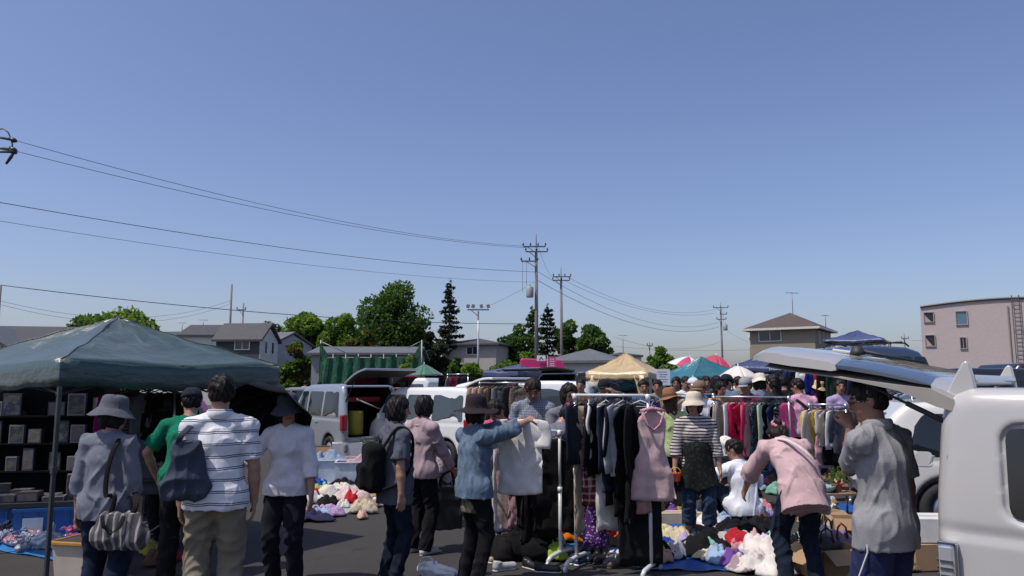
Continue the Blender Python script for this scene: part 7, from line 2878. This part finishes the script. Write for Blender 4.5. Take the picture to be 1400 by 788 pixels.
def carton(label, px, py, size, rz, mat=CARD, open_=True, loc=None, group='cardboard boxes', tape=True):
    p = Vector(loc) if loc is not None else gnd(px, py) + Vector((0, 0, .012))
    w_, d_, h_ = size
    root = empty('cardboard_box', p, R(rz), label, 'box', group)
    t = .006
    b = MB()
    b.box((0, 0, t / 2), (w_ - .001, d_ - .001, t))
    for s in (-1, 1):
        b.box((s * (w_ - t) / 2, 0, h_ / 2 + t / 2), (t, d_ - 2 * t - .001, h_ - t))
        b.box((0, s * (d_ - t) / 2, h_ / 2 + t / 2), (w_, t, h_ - t))
    b.build('walls', mat, root)
    if open_:
        for s, ax in ((-1, 'x'), (1, 'x'), (-1, 'y'), (1, 'y')):
            b = MB()
            an = R(rnd.uniform(25, 70))
            L = min(w_, d_) * .45
            if ax == 'x':
                M_ = Matrix.Rotation(s * an, 3, 'Y')
                b.box(M_ @ Vector((s * L / 2, 0, 0)) + Vector((s * w_ / 2, 0, h_ + .003)), (L, d_ - .01, t), mat=M_)
            else:
                M_ = Matrix.Rotation(-s * an, 3, 'X')
                b.box(M_ @ Vector((0, s * L / 2, 0)) + Vector((0, s * d_ / 2, h_ + .003)), (w_ - .01, L, t), mat=M_)
            b.build('flap', mat, root)
    else:
        b = MB()
        b.box((0, 0, h_ + t / 2 + .001), (w_, d_, t))
        lid = b.build('lid', mat, root)
        b = MB()
        b.box((0, 0, h_ + t + .002), (w_ + .002, .05, .002))
        b.build('tape', plain((.45, .36, .22), .35), lid)
    return root


def on_box(p, h):
    return Vector((p.x, p.y, p.z + h))


carton('cardboard box standing on the asphalt right of the pink jacket woman', 606, 674, (.34, .30, .36), 20, open_=False)
b = MB()
b.box((.04, -.1535, .2), (.09, .002, .09))
b.build('print_mark', plain((.12, .07, .04), .8), bpy.data.objects['cardboard_box'])
carton('open cardboard box by the rear wheel of the silver hatchback', 441, 634, (.45, .4, .34), 15, CARD_D)
carton('small white-lined carton stacked by the silver hatchback wheel', 434, 612, (.42, .38, .3), -10, plain((.5, .47, .42), .8), loc=gnd(436, 628) + Vector((0, .5, .2)))
carton('white box on the low board next to the silver hatchback', 474, 634, (.62, .35, .42), 12, plain((.62, .62, .62), .6), open_=False)
carton('cardboard box tipped open behind the bending pink blouse woman', 1126, 742, (.34, .30, .32), 30)
carton('large open carton full of bags behind the grey polo man', 1136, 790, (.42, .40, .26), 15)
carton('cardboard tray of shoes on the stand right of the bending woman', 1128, 640, (.5, .36, .16), 5, loc=gnd(1128, 660) + Vector((0, 0, .45)))
carton('flat brown carton behind the chrome tail lamp of the white van', 1268, 775, (.5, .4, .22), 8, open_=False)
carton('white carton on the flat brown one behind the chrome tail lamp', 1268, 775, (.46, .36, .2), -4, plain((.6, .6, .58), .7), open_=False, loc=gnd(1268, 775) + Vector((.01, 0, .25)))
carton('tall carton beside the shins of the grey polo man', 1160, 772, (.26, .24, .42), -14)
carton('long wooden-looking carton lying by the striped top woman', 925, 716, (.75, .25, .12), 4, plain((.46, .36, .26), .8), open_=False)
carton('tan carton on the rail side behind the striped top woman', 912, 668, (.5, .4, .3), 12)
carton('open carton of crockery by the seller in brown cap', 612, 640, (.4, .36, .3), -8, CARD_D)
carton('red-lidded flat carton by the open white van', 636, 622, (.5, .4, .24), 6, plain((.3, .07, .05), .7), open_=False)
q = gnd(1140, 785)
for i, (lab, dx, dy, c_) in enumerate((('grey handbag bulging out of the large open carton', -.06, .02, (.08, .08, .085)), ('lilac handbag in the large open carton', .08, .06, (.22, .18, .28)), ('white lace bag at the back of the large open carton', -.02, .14, (.5, .48, .46)))):
    G = SDF()
    G.cap((-.07, 0, 0), (.07, 0, 0), .075, k=.04, fl=.8, front=(0, 1, 0))
    G.cap((-.05, 0, .05), (.05, 0, .05), .05, k=.05, fl=.8, front=(0, 1, 0))
    r_ = empty('handbag', (q.x + dx, q.y + dy, .24 + .03 * i), R(20 * i), lab, 'bag', 'handbags in the carton')
    G.build('pouch', .011, fab(c_), r_, fold=.008, seed=i)
    b = MB()
    b.tube([(-.06, -.05, .03), (-.045, -.05, .13), (0, -.045, .165), (.045, -.05, .13), (.06, -.05, .03)], .009, 7)
    b.build('handle', fab((.3, .02, .06) if i == 1 else (.05, .05, .055)), r_, True)


# trestle with shoes behind the bending woman
def table(label, loc, size, rz, mat, leg_mat, name='folding_table', group='tables'):
    root = empty(name, loc, R(rz), label, 'table', group)
    w_, d_, h_ = size
    b = MB()
    b.box((0, 0, h_ - .015), (w_, d_, .03))
    b.build('table_top', mat, root, bevel=.004)
    for sx in (-1, 1):
        for sy in (-1, 1):
            b = MB()
            b.tube([(sx * (w_ / 2 - .05), sy * (d_ / 2 - .05), h_ - .03), (sx * (w_ / 2 - .05), sy * (d_ / 2 - .05), 0)], .014, 8)
            b.build('leg', leg_mat, root, True)
    return root


q = gnd(1135, 672)
table('low wooden stand with shoes behind the grey polo man', q, (1.1, .5, .5), 4, plain((.34, .25, .17), .7), STEELM)


def shoe(label, loc, rz, col, group, boot=False, s=1.0, sole=(.5, .5, .5), vox=.011):
    G = SDF()
    G.cap((0, -.08 * s, .04), (0, .09 * s, .03), .036 * s, .038 * s, k=.02)
    G.cap((0, -.085 * s, .04), (0, -.075 * s, .09 * s if not boot else .26 * s), .037 * s, .04 * s, k=.02, cut=True)
    G.plane((0, 0, .008), (0, 0, -1))
    r_ = empty('boot' if boot else 'shoe', loc, R(rz), label, 'shoe', group)
    G.build('upper', vox, plain(col, .45), r_)
    b = MB()
    b.tube([(0, t, .009) for t in (-.12 * s, -.1 * s, 0, .08 * s, .12 * s, .132 * s)], [.02, .038 * s, .036 * s, .042 * s, .03 * s, .012], 10, flat=.28, up=(1, 0, 0))
    b.build('sole', plain(sole, .7), r_, True)
    return r_


for i in range(8):
    shoe(('black', 'white', 'dark blue', 'grey', 'brown', 'cream', 'charcoal', 'red')[i] + ' shoe on the low wooden stand', q + Vector((-.46 + i * .13, -.08 + .12 * (i % 2), .5)), rnd.uniform(-60, 60), ((.015, .015, .016), (.6, .6, .6), (.03, .04, .09), (.2, .2, .2), (.1, .06, .04), (.5, .45, .36), (.04, .04, .045), (.3, .03, .03))[i], 'shoes on the wooden stand')
for i in range(5):
    crumple(('white', 'black', 'grey-blue', 'dark grey', 'silver')[i] + ' small bag in the row above the low wooden stand', 0, 0, .24, .14, fab(((.6, .6, .6), (.01, .01, .012), (.2, .25, .34), (.06, .06, .06), (.4, .4, .42))[i]), seed=200 + i, loc=q + Vector((-.4 + i * .2, .16, .5)), group='bags on the wooden stand', z0=0)
# shoes under the white pipe rack
SG = 'shoes lined up under the white pipe rack'
for i, (px, py, lab, col, boot, so_) in enumerate([
    (784, 769, 'navy sneaker with white toe, left end of the shoe row', (.02, .025, .07), False, (.7, .7, .7)), (797, 771, 'navy sneaker with white sole, second in the shoe row', (.02, .025, .07), False, (.7, .7, .7)),
    (793, 757, 'dark blue trainer behind the navy sneakers', (.03, .03, .06), False, (.6, .6, .6)), (812, 768, 'black ankle boot right of the navy sneakers', (.012, .012, .013), True, (.03, .03, .03)), (823, 769, 'black ankle boot in the middle of the shoe row', (.012, .012, .013), True, (.03, .03, .03)),
    (833, 772, 'grey heeled shoe left of the floor-length skirts', (.14, .13, .12), False, (.1, .1, .1)), (842, 775, 'brown loafer at the hem of the floor-length skirts', (.10, .06, .04), False, (.05, .04, .03)), (806, 756, 'black pump behind the ankle boots', (.015, .015, .015), False, (.05, .05, .05)), (818, 754, 'black slip-on behind the ankle boots', (.02, .02, .02), False, (.05, .05, .05))]):
    shoe(lab, gnd(px, py), 160 + rnd.uniform(-25, 25), col, SG, boot, 1, so_)
for i, (px, py, lab, col) in enumerate([(672, 758, 'white sneaker beside the black bags', (.65, .65, .63)), (681, 768, 'tan sandal beside the black bags', (.3, .2, .13)), (661, 750, 'cream shoe behind the denim shirt woman', (.5, .46, .4)), (728, 779, 'black court shoe in front of the black bags', (.012, .012, .012)), (748, 783, 'black flat shoe in front of the low rack foot', (.015, .015, .015)), (690, 780, 'silver sandal at the front of the black bags', (.4, .4, .4))]):
    shoe(lab, gnd(px, py), 100 + 40 * i, col, 'shoes under the low rack')
# white carrier bag on the asphalt at the bottom edge
p = gnd(597, 788)
root = empty('plastic_bag', (p.x, p.y, 0), R(-20), 'white plastic carrier bag slumped on the asphalt at the bottom edge', 'bag')
G = SDF()
G.cap((-.10, 0, .05), (.13, .02, .03), .075, .06, k=.05, fl=.8, front=(0, 0, 1))
G.cap((-.13, 0, .07), (-.15, 0, .12), .035, .012, k=.04)
G.cap((-.05, .03, .07), (-.02, .05, .12), .03, .01, k=.04)
G.plane((0, 0, .004), (0, 0, -1))
G.build('body', .008, plain((.72, .72, .73), .3, 0, .04), root, fold=.012, seed=5, lam=.07)
b = MB()
b.tube([(-.15, -.02, .10), (-.13, -.03, .15), (-.06, -.02, .165), (-.02, 0, .11)], .009, 7, flat=.4)
b.build('handle', plain((.72, .72, .73), .3, 0, .04), root, True)
# clear plastic tubs in the left aisle
TUB = plain((.42, .47, .54), .25, 0, .15, 7)
for i, (lab, px, py, w_, rz, fc) in enumerate((('long clear plastic tub of bluish clothes in the left aisle', 447, 657, 1.15, 8, (.22, .28, .38)), ('clear plastic tub of pink clothes next to the backpack woman', 497, 660, .9, 8, (.45, .30, .32)))):
    p = gnd(px, py)
    root = empty('plastic_tub', (p.x, p.y, .0), R(rz), lab, 'tub', 'clear plastic tubs')
    b = MB()
    h_, d_ = .36, .55
    for s in (-1, 1):
        b.box((s * w_ / 2, 0, h_ / 2 + .006), (.008, d_ - .02, h_ - .012))
        b.box((0, s * d_ / 2, h_ / 2 + .006), (w_ + .008, .008, h_ - .012))
    b.box((0, 0, .003), (w_ - .01, d_ - .01, .006))
    b.build('walls', TUB, root)
    b = MB()
    for s in (-1, 1):
        b.box((s * (w_ / 2 + .01), 0, h_ + .008), (.035, d_ + .03, .016))
        b.box((0, s * (d_ / 2 + .01), h_ + .0075), (w_ - .016, .035, .015))
    b.build('rim', plain((.6, .63, .68), .3), root, bevel=.004)
    crumple('bundle of clothes heaped inside the ' + ('long' if i == 0 else 'pink') + ' clear plastic tub', 0, 0, w_ * .75, .2, fab(fc), seed=300 + i, aspect=.5, loc=(p.x, p.y, .2), group='clothes in the plastic tubs', rz=R(rz), z0=.02)
q = gnd(444, 640)
table('low red-brown board with boxes beside the silver hatchback', (q.x, q.y, 0), (1.5, .5, .22), 6, plain((.22, .10, .07), .6), STEELM)
# inside the vehicles
p = gnd(482, 610)
o = MB()
o.lathe([(0, 0), (.16, 0), (.18, .02), (.18, .5), (.16, .52), (0, .52)], 18)
hv = [x for x in bpy.data.objects if x.name.startswith('parked_car') and x.get('label', '').startswith('silver')][0]
wv = [x for x in bpy.data.objects if x.name.startswith('parked_car') and x.get('label', '').startswith('white van with open')][0]


def inside(car_o, x, y, z):
    return Matrix.Translation(car_o.location) @ Matrix.Rotation(car_o.rotation_euler.z, 4, 'Z') @ Vector((x, y, z))


tag(o.build('bucket', plain((.35, .30, .03), .5), None, True, loc=inside(hv, -1.35, .25, .58)), 'tall yellow tin standing in the boot of the silver hatchback', 'tin')
b = MB()
b.box((0, 0, .06), (.9, .3, .12))
tag(b.build('storage_case', plain((.30, .02, .02), .4), None, bevel=.03, loc=inside(hv, -1.15, .05, 1.28), rz=hv.rotation_euler.z + math.pi / 2), 'red case wedged under the roof of the silver hatchback', 'case')
b = MB()
b.tube([(0, -.3, .0), (0, .35, .25)], .014, 8)
b.tube([(0, .33, .24), (0, .39, .27)], .022, 8)
tag(b.build('white_pole', plain((.6, .6, .6), .4), None, True, loc=inside(hv, -1.5, -.1, 1.08), rz=hv.rotation_euler.z), 'white pole lying across the boot of the silver hatchback', 'pole')
for i, (lab, x, y, c_, r_) in enumerate((('left red bucket in the back of the open white van', -1.35, .28, (.45, .015, .02), .17), ('right red bucket in the back of the open white van', -1.35, -.12, (.45, .015, .02), .17), ('dark red tub at the rear sill of the open white van', -1.45, -.45, (.30, .02, .03), .13))):
    o = MB()
    o.lathe([(0, 0), (r_ * .8, 0), (r_, .26), (r_ * 1.04, .27), (r_ * .95, .26), (r_ * .76, .02), (0, .02)], 18)
    tag(o.build('bucket', plain(c_, .35), None, True, loc=inside(wv, x, y, .56)), lab, 'bucket', 'buckets in the open white van')
for i, (lab, x, y, z, c_) in enumerate((('brown carton stacked at the top of the open white van', -1.1, .3, 1.0, (.25, .17, .1)), ('pinkish carton in the middle of the open white van', -1.1, -.05, 1.0, (.35, .12, .13)), ('grey carton at the right side of the open white van', -1.1, -.4, 1.0, (.2, .2, .2)), ('brown carton under the stack in the open white van', -1.1, .05, .6, (.28, .18, .11)), ('beige carton on the top left in the open white van', -1.1, .32, 1.22, (.36, .3, .2)))):
    carton(lab, 0, 0, (.3, .3, .2), math.degrees(wv.rotation_euler.z), plain(c_, .8), open_=False, loc=inside(wv, x, y, z), group='cartons in the open white van')

# ------------------------------------------------------------------ the shaded toy stall under the green tent
BLUEP = plain((.012, .10, .32), .4, 0, .08, 3)
TA_ = gnd(60, 726)


def crate(label, loc, size, rz, mat, group='blue crates'):
    w_, d_, h_ = size
    root = empty('plastic_crate', loc, R(rz), label, 'crate', group)
    b = MB()
    b.box((0, 0, .006), (w_ - .02, d_ - .02, .012))
    for s in (-1, 1):
        b.box((s * (w_ / 2 - .006), 0, h_ / 2), (.012, d_ - .026, h_ - .002))
        b.box((0, s * (d_ / 2 - .006), h_ / 2), (w_, .012, h_))
    b.build('walls', mat, root)
    b = MB()
    for s in (-1, 1):
        b.box((s * (w_ / 2 + .008), 0, h_ - .018), (.016, d_, .034))
        b.box((0, s * (d_ / 2 + .008), h_ - .018), (w_ + .032, .016, .034))
        for k in range(4):
            b.box((-w_ / 2 + w_ * (k + .5) / 4, s * (d_ / 2 + .004), h_ / 2 - .02), (.014, .008, h_ - .06))
    b.build('rim', mat, root)
    return root


cr1 = gnd(50, 735)
cr2 = gnd(-4, 726)
crate('bright blue plastic crate standing beside the tent pole', cr1 + Vector((0, .22, .012)), (.62, .42, .30), 20, BLUEP)
crate('bright blue plastic crate at the left edge of the photo', cr2 + Vector((-.05, .22, .012)), (.62, .42, .30), 14, BLUEP)
b = MB()
b.box((-.12, -.2245, .13), (.2, .004, .14))
b.build('label_sheet', plain((.45, .55, .6), .4), bpy.data.objects['plastic_crate'])
# boards on the crates with boxed cards
b = MB()
b.box((0, 0, .03), (1.15, .52, .06))
tag(b.build('display_tray', plain((.02, .02, .022), .5), None, loc=(cr1.x - .22, cr1.y + .22, .314), rz=R(17), bevel=.006), 'long black display tray laid across the blue crates', 'tray')


def art_mat(seed):
    """printed packaging: soft blobs of colour under a plain margin"""
    m, nt, bs = nodes_of('printed_card')
    rs = random.Random(seed)
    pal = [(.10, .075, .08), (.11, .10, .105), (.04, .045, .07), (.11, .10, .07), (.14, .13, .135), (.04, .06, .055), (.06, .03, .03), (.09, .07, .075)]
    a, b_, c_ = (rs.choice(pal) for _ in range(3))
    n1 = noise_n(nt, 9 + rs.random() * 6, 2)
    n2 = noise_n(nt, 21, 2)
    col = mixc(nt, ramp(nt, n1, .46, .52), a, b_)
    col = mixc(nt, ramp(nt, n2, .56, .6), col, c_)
    nt.links.new(col, bs.inputs['Base Color'])
    bs.inputs['Roughness'].default_value = .3
    return m


ART = [art_mat(i) for i in range(9)]
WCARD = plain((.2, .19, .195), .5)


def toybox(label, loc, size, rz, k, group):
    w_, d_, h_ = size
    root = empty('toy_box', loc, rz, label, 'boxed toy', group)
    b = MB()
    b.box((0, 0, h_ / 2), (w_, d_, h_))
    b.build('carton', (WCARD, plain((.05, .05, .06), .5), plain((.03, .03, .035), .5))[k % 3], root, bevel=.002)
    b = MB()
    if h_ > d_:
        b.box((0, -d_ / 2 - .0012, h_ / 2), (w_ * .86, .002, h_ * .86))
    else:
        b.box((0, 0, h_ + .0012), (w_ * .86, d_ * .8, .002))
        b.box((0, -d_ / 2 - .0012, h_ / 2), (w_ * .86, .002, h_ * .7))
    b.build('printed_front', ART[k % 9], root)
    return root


T0 = Vector((cr1.x - .22, cr1.y + .22, .375))
Rz = Matrix.Rotation(R(17), 3, 'Z')
FLAT = [(-.46, -.14, 'flat boxed toy at the left front of the black tray'), (-.22, -.13, 'flat boxed toy second from the left on the black tray'), (.02, -.14, 'flat boxed toy in the front middle of the black tray'), (.26, -.13, 'flat boxed toy at the right front of the black tray'), (-.44, .08, 'flat boxed toy at the left back of the black tray'), (-.12, .09, 'flat boxed toy in the back middle of the black tray'), (.16, .08, 'flat boxed toy at the right back of the black tray')]
for k, (x, y, lab) in enumerate(FLAT):
    toybox(lab, T0 + Rz @ Vector((x, y, 0)), (.22, .17, .05 + .03 * (k % 3)), R(17 + rnd.uniform(-6, 6)), k, 'boxed toys on the black tray')
for k, (x, y, h_, lab) in enumerate([(.38, .12, .26, 'tall pink boxed toy standing at the right end of the tray'), (.49, .1, .24, 'tall dark boxed toy at the far right end of the tray'), (.44, -.1, .13, 'small white boxed toy in front of the tall ones'), (.53, -.08, .11, 'small dark boxed toy next to the small white one'), (-.30, .1, .18, 'upright boxed toy on the left half of the tray')]):
    toybox(lab, T0 + Rz @ Vector((x, y, .0)), (.11, .08, h_), R(17 + rnd.uniform(-12, 12)), k + 3, 'boxed toys on the black tray')
# tall rack of boxed dolls in the van's opening behind
dx = at(60, 600, 9.5)
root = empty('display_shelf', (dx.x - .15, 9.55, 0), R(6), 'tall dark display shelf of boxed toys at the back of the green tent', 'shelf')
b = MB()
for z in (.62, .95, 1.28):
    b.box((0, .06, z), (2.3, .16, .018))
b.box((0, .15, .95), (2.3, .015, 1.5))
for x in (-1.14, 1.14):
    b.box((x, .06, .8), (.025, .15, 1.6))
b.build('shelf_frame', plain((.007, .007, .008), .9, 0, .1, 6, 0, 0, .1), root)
k = 0
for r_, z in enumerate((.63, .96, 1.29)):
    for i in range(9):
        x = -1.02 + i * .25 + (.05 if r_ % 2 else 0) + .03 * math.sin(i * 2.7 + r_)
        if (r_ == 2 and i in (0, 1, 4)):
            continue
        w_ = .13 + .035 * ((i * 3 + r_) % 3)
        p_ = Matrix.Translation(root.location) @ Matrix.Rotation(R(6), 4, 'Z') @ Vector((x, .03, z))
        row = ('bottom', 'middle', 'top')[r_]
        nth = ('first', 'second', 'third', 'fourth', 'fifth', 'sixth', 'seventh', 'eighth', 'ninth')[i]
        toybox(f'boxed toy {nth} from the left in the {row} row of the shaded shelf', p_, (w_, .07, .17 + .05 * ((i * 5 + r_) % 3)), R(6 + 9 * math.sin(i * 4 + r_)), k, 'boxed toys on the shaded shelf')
        k += 1
# bagged toys on the blue sheet
CELLO = [plain(c_, .12, 0, .35, 26, .6) for c_ in ((.45, .2, .22), (.5, .45, .46), (.25, .3, .42), (.45, .3, .15), (.42, .1, .18), (.4, .42, .45), (.5, .38, .36), (.18, .16, .32))]
cel = []
for v in range(5):
    G = SDF()
    G.cap((-.05, 0, .028), (.05, 0, .03), .035, .03, k=.02, fl=.75, front=(0, 0, 1))
    G.cap((.06, 0, .03), (.10, .01, .035), .012, .022, k=.01, fl=.4, front=(0, 0, 1))
    V, F = G.arrays(.009, fold=.012, seed=v, lam=.05)
    cel.append(np_mesh(V, F, False))
for i in range(74):
    if i < 58:
        px, py = rnd.uniform(-8, 62), rnd.uniform(722, 758)
        py = min(py, 735 + px * .37 + 10)
        lab, gp_ = 'small toy in a crinkly clear bag in the heap left of the tent pole', 'bagged toys left of the tent pole'
    else:
        px, py = rnd.uniform(86, 108), rnd.uniform(722, 738)
        lab, gp_ = 'small red sweet packet in the heap right of the tent pole', 'red packets right of the tent pole'
    me = cel[i % 5].copy()
    o = link('wrapped_toy', me, CELLO[(i * 5 + i // 3) % 8] if i < 58 else CELLO[4], None, gnd(px, py) + Vector((0, 0, .015 + .05 * rnd.random() * (1 if i < 58 else 1.5))), rnd.uniform(0, 6.28))
    s_ = rnd.uniform(.8, 1.35)
    o.scale = (s_, s_, s_)
    tag(o, lab, 'bagged toy', gp_)
p = gnd(66, 752)
G = SDF()
G.cap((-.10, 0, .07), (.10, 0, .06), .085, .07, k=.06)
G.cap((0, 0, .12), (.02, .02, .24), .06, .02, k=.06)
G.plane((0, 0, .005), (0, 0, -1))
o = G.build('plastic_bag', .010, plain((.42, .45, .47), .12, 0, .3, 14, .6), None, fold=.018, seed=9, lam=.07, loc=(p.x, p.y, .015))
tag(o, 'knotted clear plastic sack of toys just left of the tent pole', 'bag')
# cream bin
p = gnd(112, 792)
root = empty('storage_bin', (p.x, p.y + .05, 0), R(-12), 'cream plastic bin with an orange rim by the grey sweatshirt woman', 'bin')
b = MB()
b.add([(-.14, -.19, 0), (.14, -.19, 0), (.14, .19, 0), (-.14, .19, 0), (-.17, -.22, .34), (.17, -.22, .34), (.17, .22, .34), (-.17, .22, .34), (-.16, -.21, .335), (.16, -.21, .335), (.16, .21, .335), (-.16, .21, .335), (-.13, -.18, .01), (.13, -.18, .01), (.13, .18, .01), (-.13, .18, .01)],
      [(3, 2, 1, 0), (0, 1, 5, 4), (1, 2, 6, 5), (2, 3, 7, 6), (3, 0, 4, 7), (4, 5, 9, 8), (5, 6, 10, 9), (6, 7, 11, 10), (7, 4, 8, 11), (8, 9, 13, 12), (9, 10, 14, 13), (10, 11, 15, 14), (11, 8, 12, 15), (12, 13, 14, 15)])
b.build('tub', plain((.50, .44, .36), .45), root, bevel=.006)
b = MB()
for s in (-1, 1):
    b.box((s * .178, 0, .33), (.03, .46, .03))
    b.box((0, s * .228, .33), (.326, .03, .03))
b.build('rim', plain((.42, .2, .05), .45), root, bevel=.006)
# folding table in the shade, goods under it
q = gnd(226, 742)
tb = table('dark folding table of trinkets under the green tent', (q.x, q.y + .3, 0), (1.1, .55, .68), 38, plain((.06, .05, .045), .5), plain((.14, .14, .15), .4, .5))
for s in (-1, 1):
    b = MB()
    b.tube([(-.45, s * .2, .05), (.45, s * .2, .6)], .011, 6)
    b.build('brace', plain((.14, .14, .15), .4, .5), tb, True)
tl = Vector((q.x, q.y + .3, .68))
for i, (lab, dx, dy, c_) in enumerate((('dark cloth bundle on the shaded folding table', -.3, .05, (.03, .03, .035)), ('greyish pouch on the shaded folding table', .0, -.05, (.14, .14, .15)), ('brown pouch on the shaded folding table', .28, .1, (.09, .06, .04)))):
    crumple(lab, 0, 0, .3, .1, fab(c_), seed=400 + i, loc=tl + Vector((dx * .8, dy + dx * .6, 0)), group='goods on the shaded table', z0=0)
for i, (lab, px, py, c_) in enumerate((('red toy car box under the shaded folding table', 228, 768, (.3, .03, .06)), ('yellow-green packet under the shaded folding table', 206, 758, (.3, .28, .06)), ('dark grey packet under the shaded folding table', 240, 762, (.05, .05, .055)), ('brown cloth under the shaded folding table', 214, 772, (.12, .07, .05)))):
    crumple(lab, px, py, .3, .1, fab(c_), seed=420 + i, group='goods under the shaded table')
# grey folded garden chair cover: the pale bent shape beside the polo man
p = gnd(232, 775)
b = MB()
b.tube([(-.05, 0, 0), (-.09, 0, .5), (-.04, 0, .9), (.04, 0, .95)], [.02, .05, .07, .03], 10, flat=.4)
tag(b.build('folded_chair', fab((.11, .11, .12)), None, True, loc=(p.x, p.y + .45, 0), rz=R(20)), 'folded grey chair cover standing left of the striped polo man', 'chair')
# small fruit-coloured plants and glassware on the right
p = gnd(1146, 706)
root = empty('potted_plant', (p.x, p.y, .3), 0, 'small leafy plant with red flowers on the goods by the grey polo man', 'plant')
rs = np.random.RandomState(5)
P_ = rs.randn(90, 3) * np.array([.07, .06, .05]) + np.array([0, 0, .2])
V, F, M_ = leaf_cloud(P_, .03, rs, (rs.rand(90) < .18).astype(int))
link('foliage', np_mesh(V, F, False, M_), [leafm((.06, .14, .03), 0), leafm((.5, .03, .04), 0)], root)
b = MB()
b.lathe([(0, 0), (.05, 0), (.065, .1), (.07, .11), (.06, .11), (.05, .09), (0, .09)], 14)
b.build('pot', plain((.3, .12, .06), .7), root, True)
q_ = (p.x, p.y + .02, .0)
table('low bench with a plant and glass bowl behind the grey polo man', q_, (.5, .3, .3), 8, plain((.25, .18, .12), .7), STEELM)
o = MB()
o.lathe([(0, .005), (.05, .0), (.10, .05), (.115, .09), (.108, .09), (.095, .055), (.045, .012), (0, .012)], 20)
tag(o.build('glass_bowl', plain((.28, .42, .36), .08, 0, .05, 3, .5), None, True, loc=(p.x - .14, p.y - .03, .3)), 'greenish glass bowl beside the small red-flowered plant', 'bowl')
# paper price notice on the beige tent's corner
A_ = at(907, 516, 17.4)
root = empty('paper_notice', A_, R(-8), 'white paper notice hanging at the corner of the beige tent', 'notice')
b = MB()
b.box((0, 0, 0), (.30, .004, .36))
b.build('paper', plain((.55, .6, .68), .6), root)
b = MB()
for k in range(5):
    b.box((-.02 + .02 * (k % 2), -.004, .12 - k * .055), (.2 - .03 * (k % 3), .002, .012))
b.build('lettering', plain((.12, .13, .2), .6), root)
b = MB()
b.tube([(-.1, 0, .18), (0, 0, .3), (.1, 0, .18)], .004, 5)
b.build('string', plain((.3, .3, .3), .6), root)
# wooden shelf piece and stool seen behind the scrunchie
p = gnd(1091, 665)
root = empty('wooden_stool', (p.x, p.y, 0), R(10), 'small wooden stool with pale top behind the bending woman', 'stool')
b = MB()
b.box((0, 0, .62), (.42, .3, .04))
b.build('seat', plain((.5, .36, .24), .6), root, bevel=.008)
for sx in (-1, 1):
    for sy in (-1, 1):
        b = MB()
        b.box((sx * .17, sy * .11, .3), (.04, .04, .6))
        b.build('leg', plain((.24, .09, .06), .6), root)
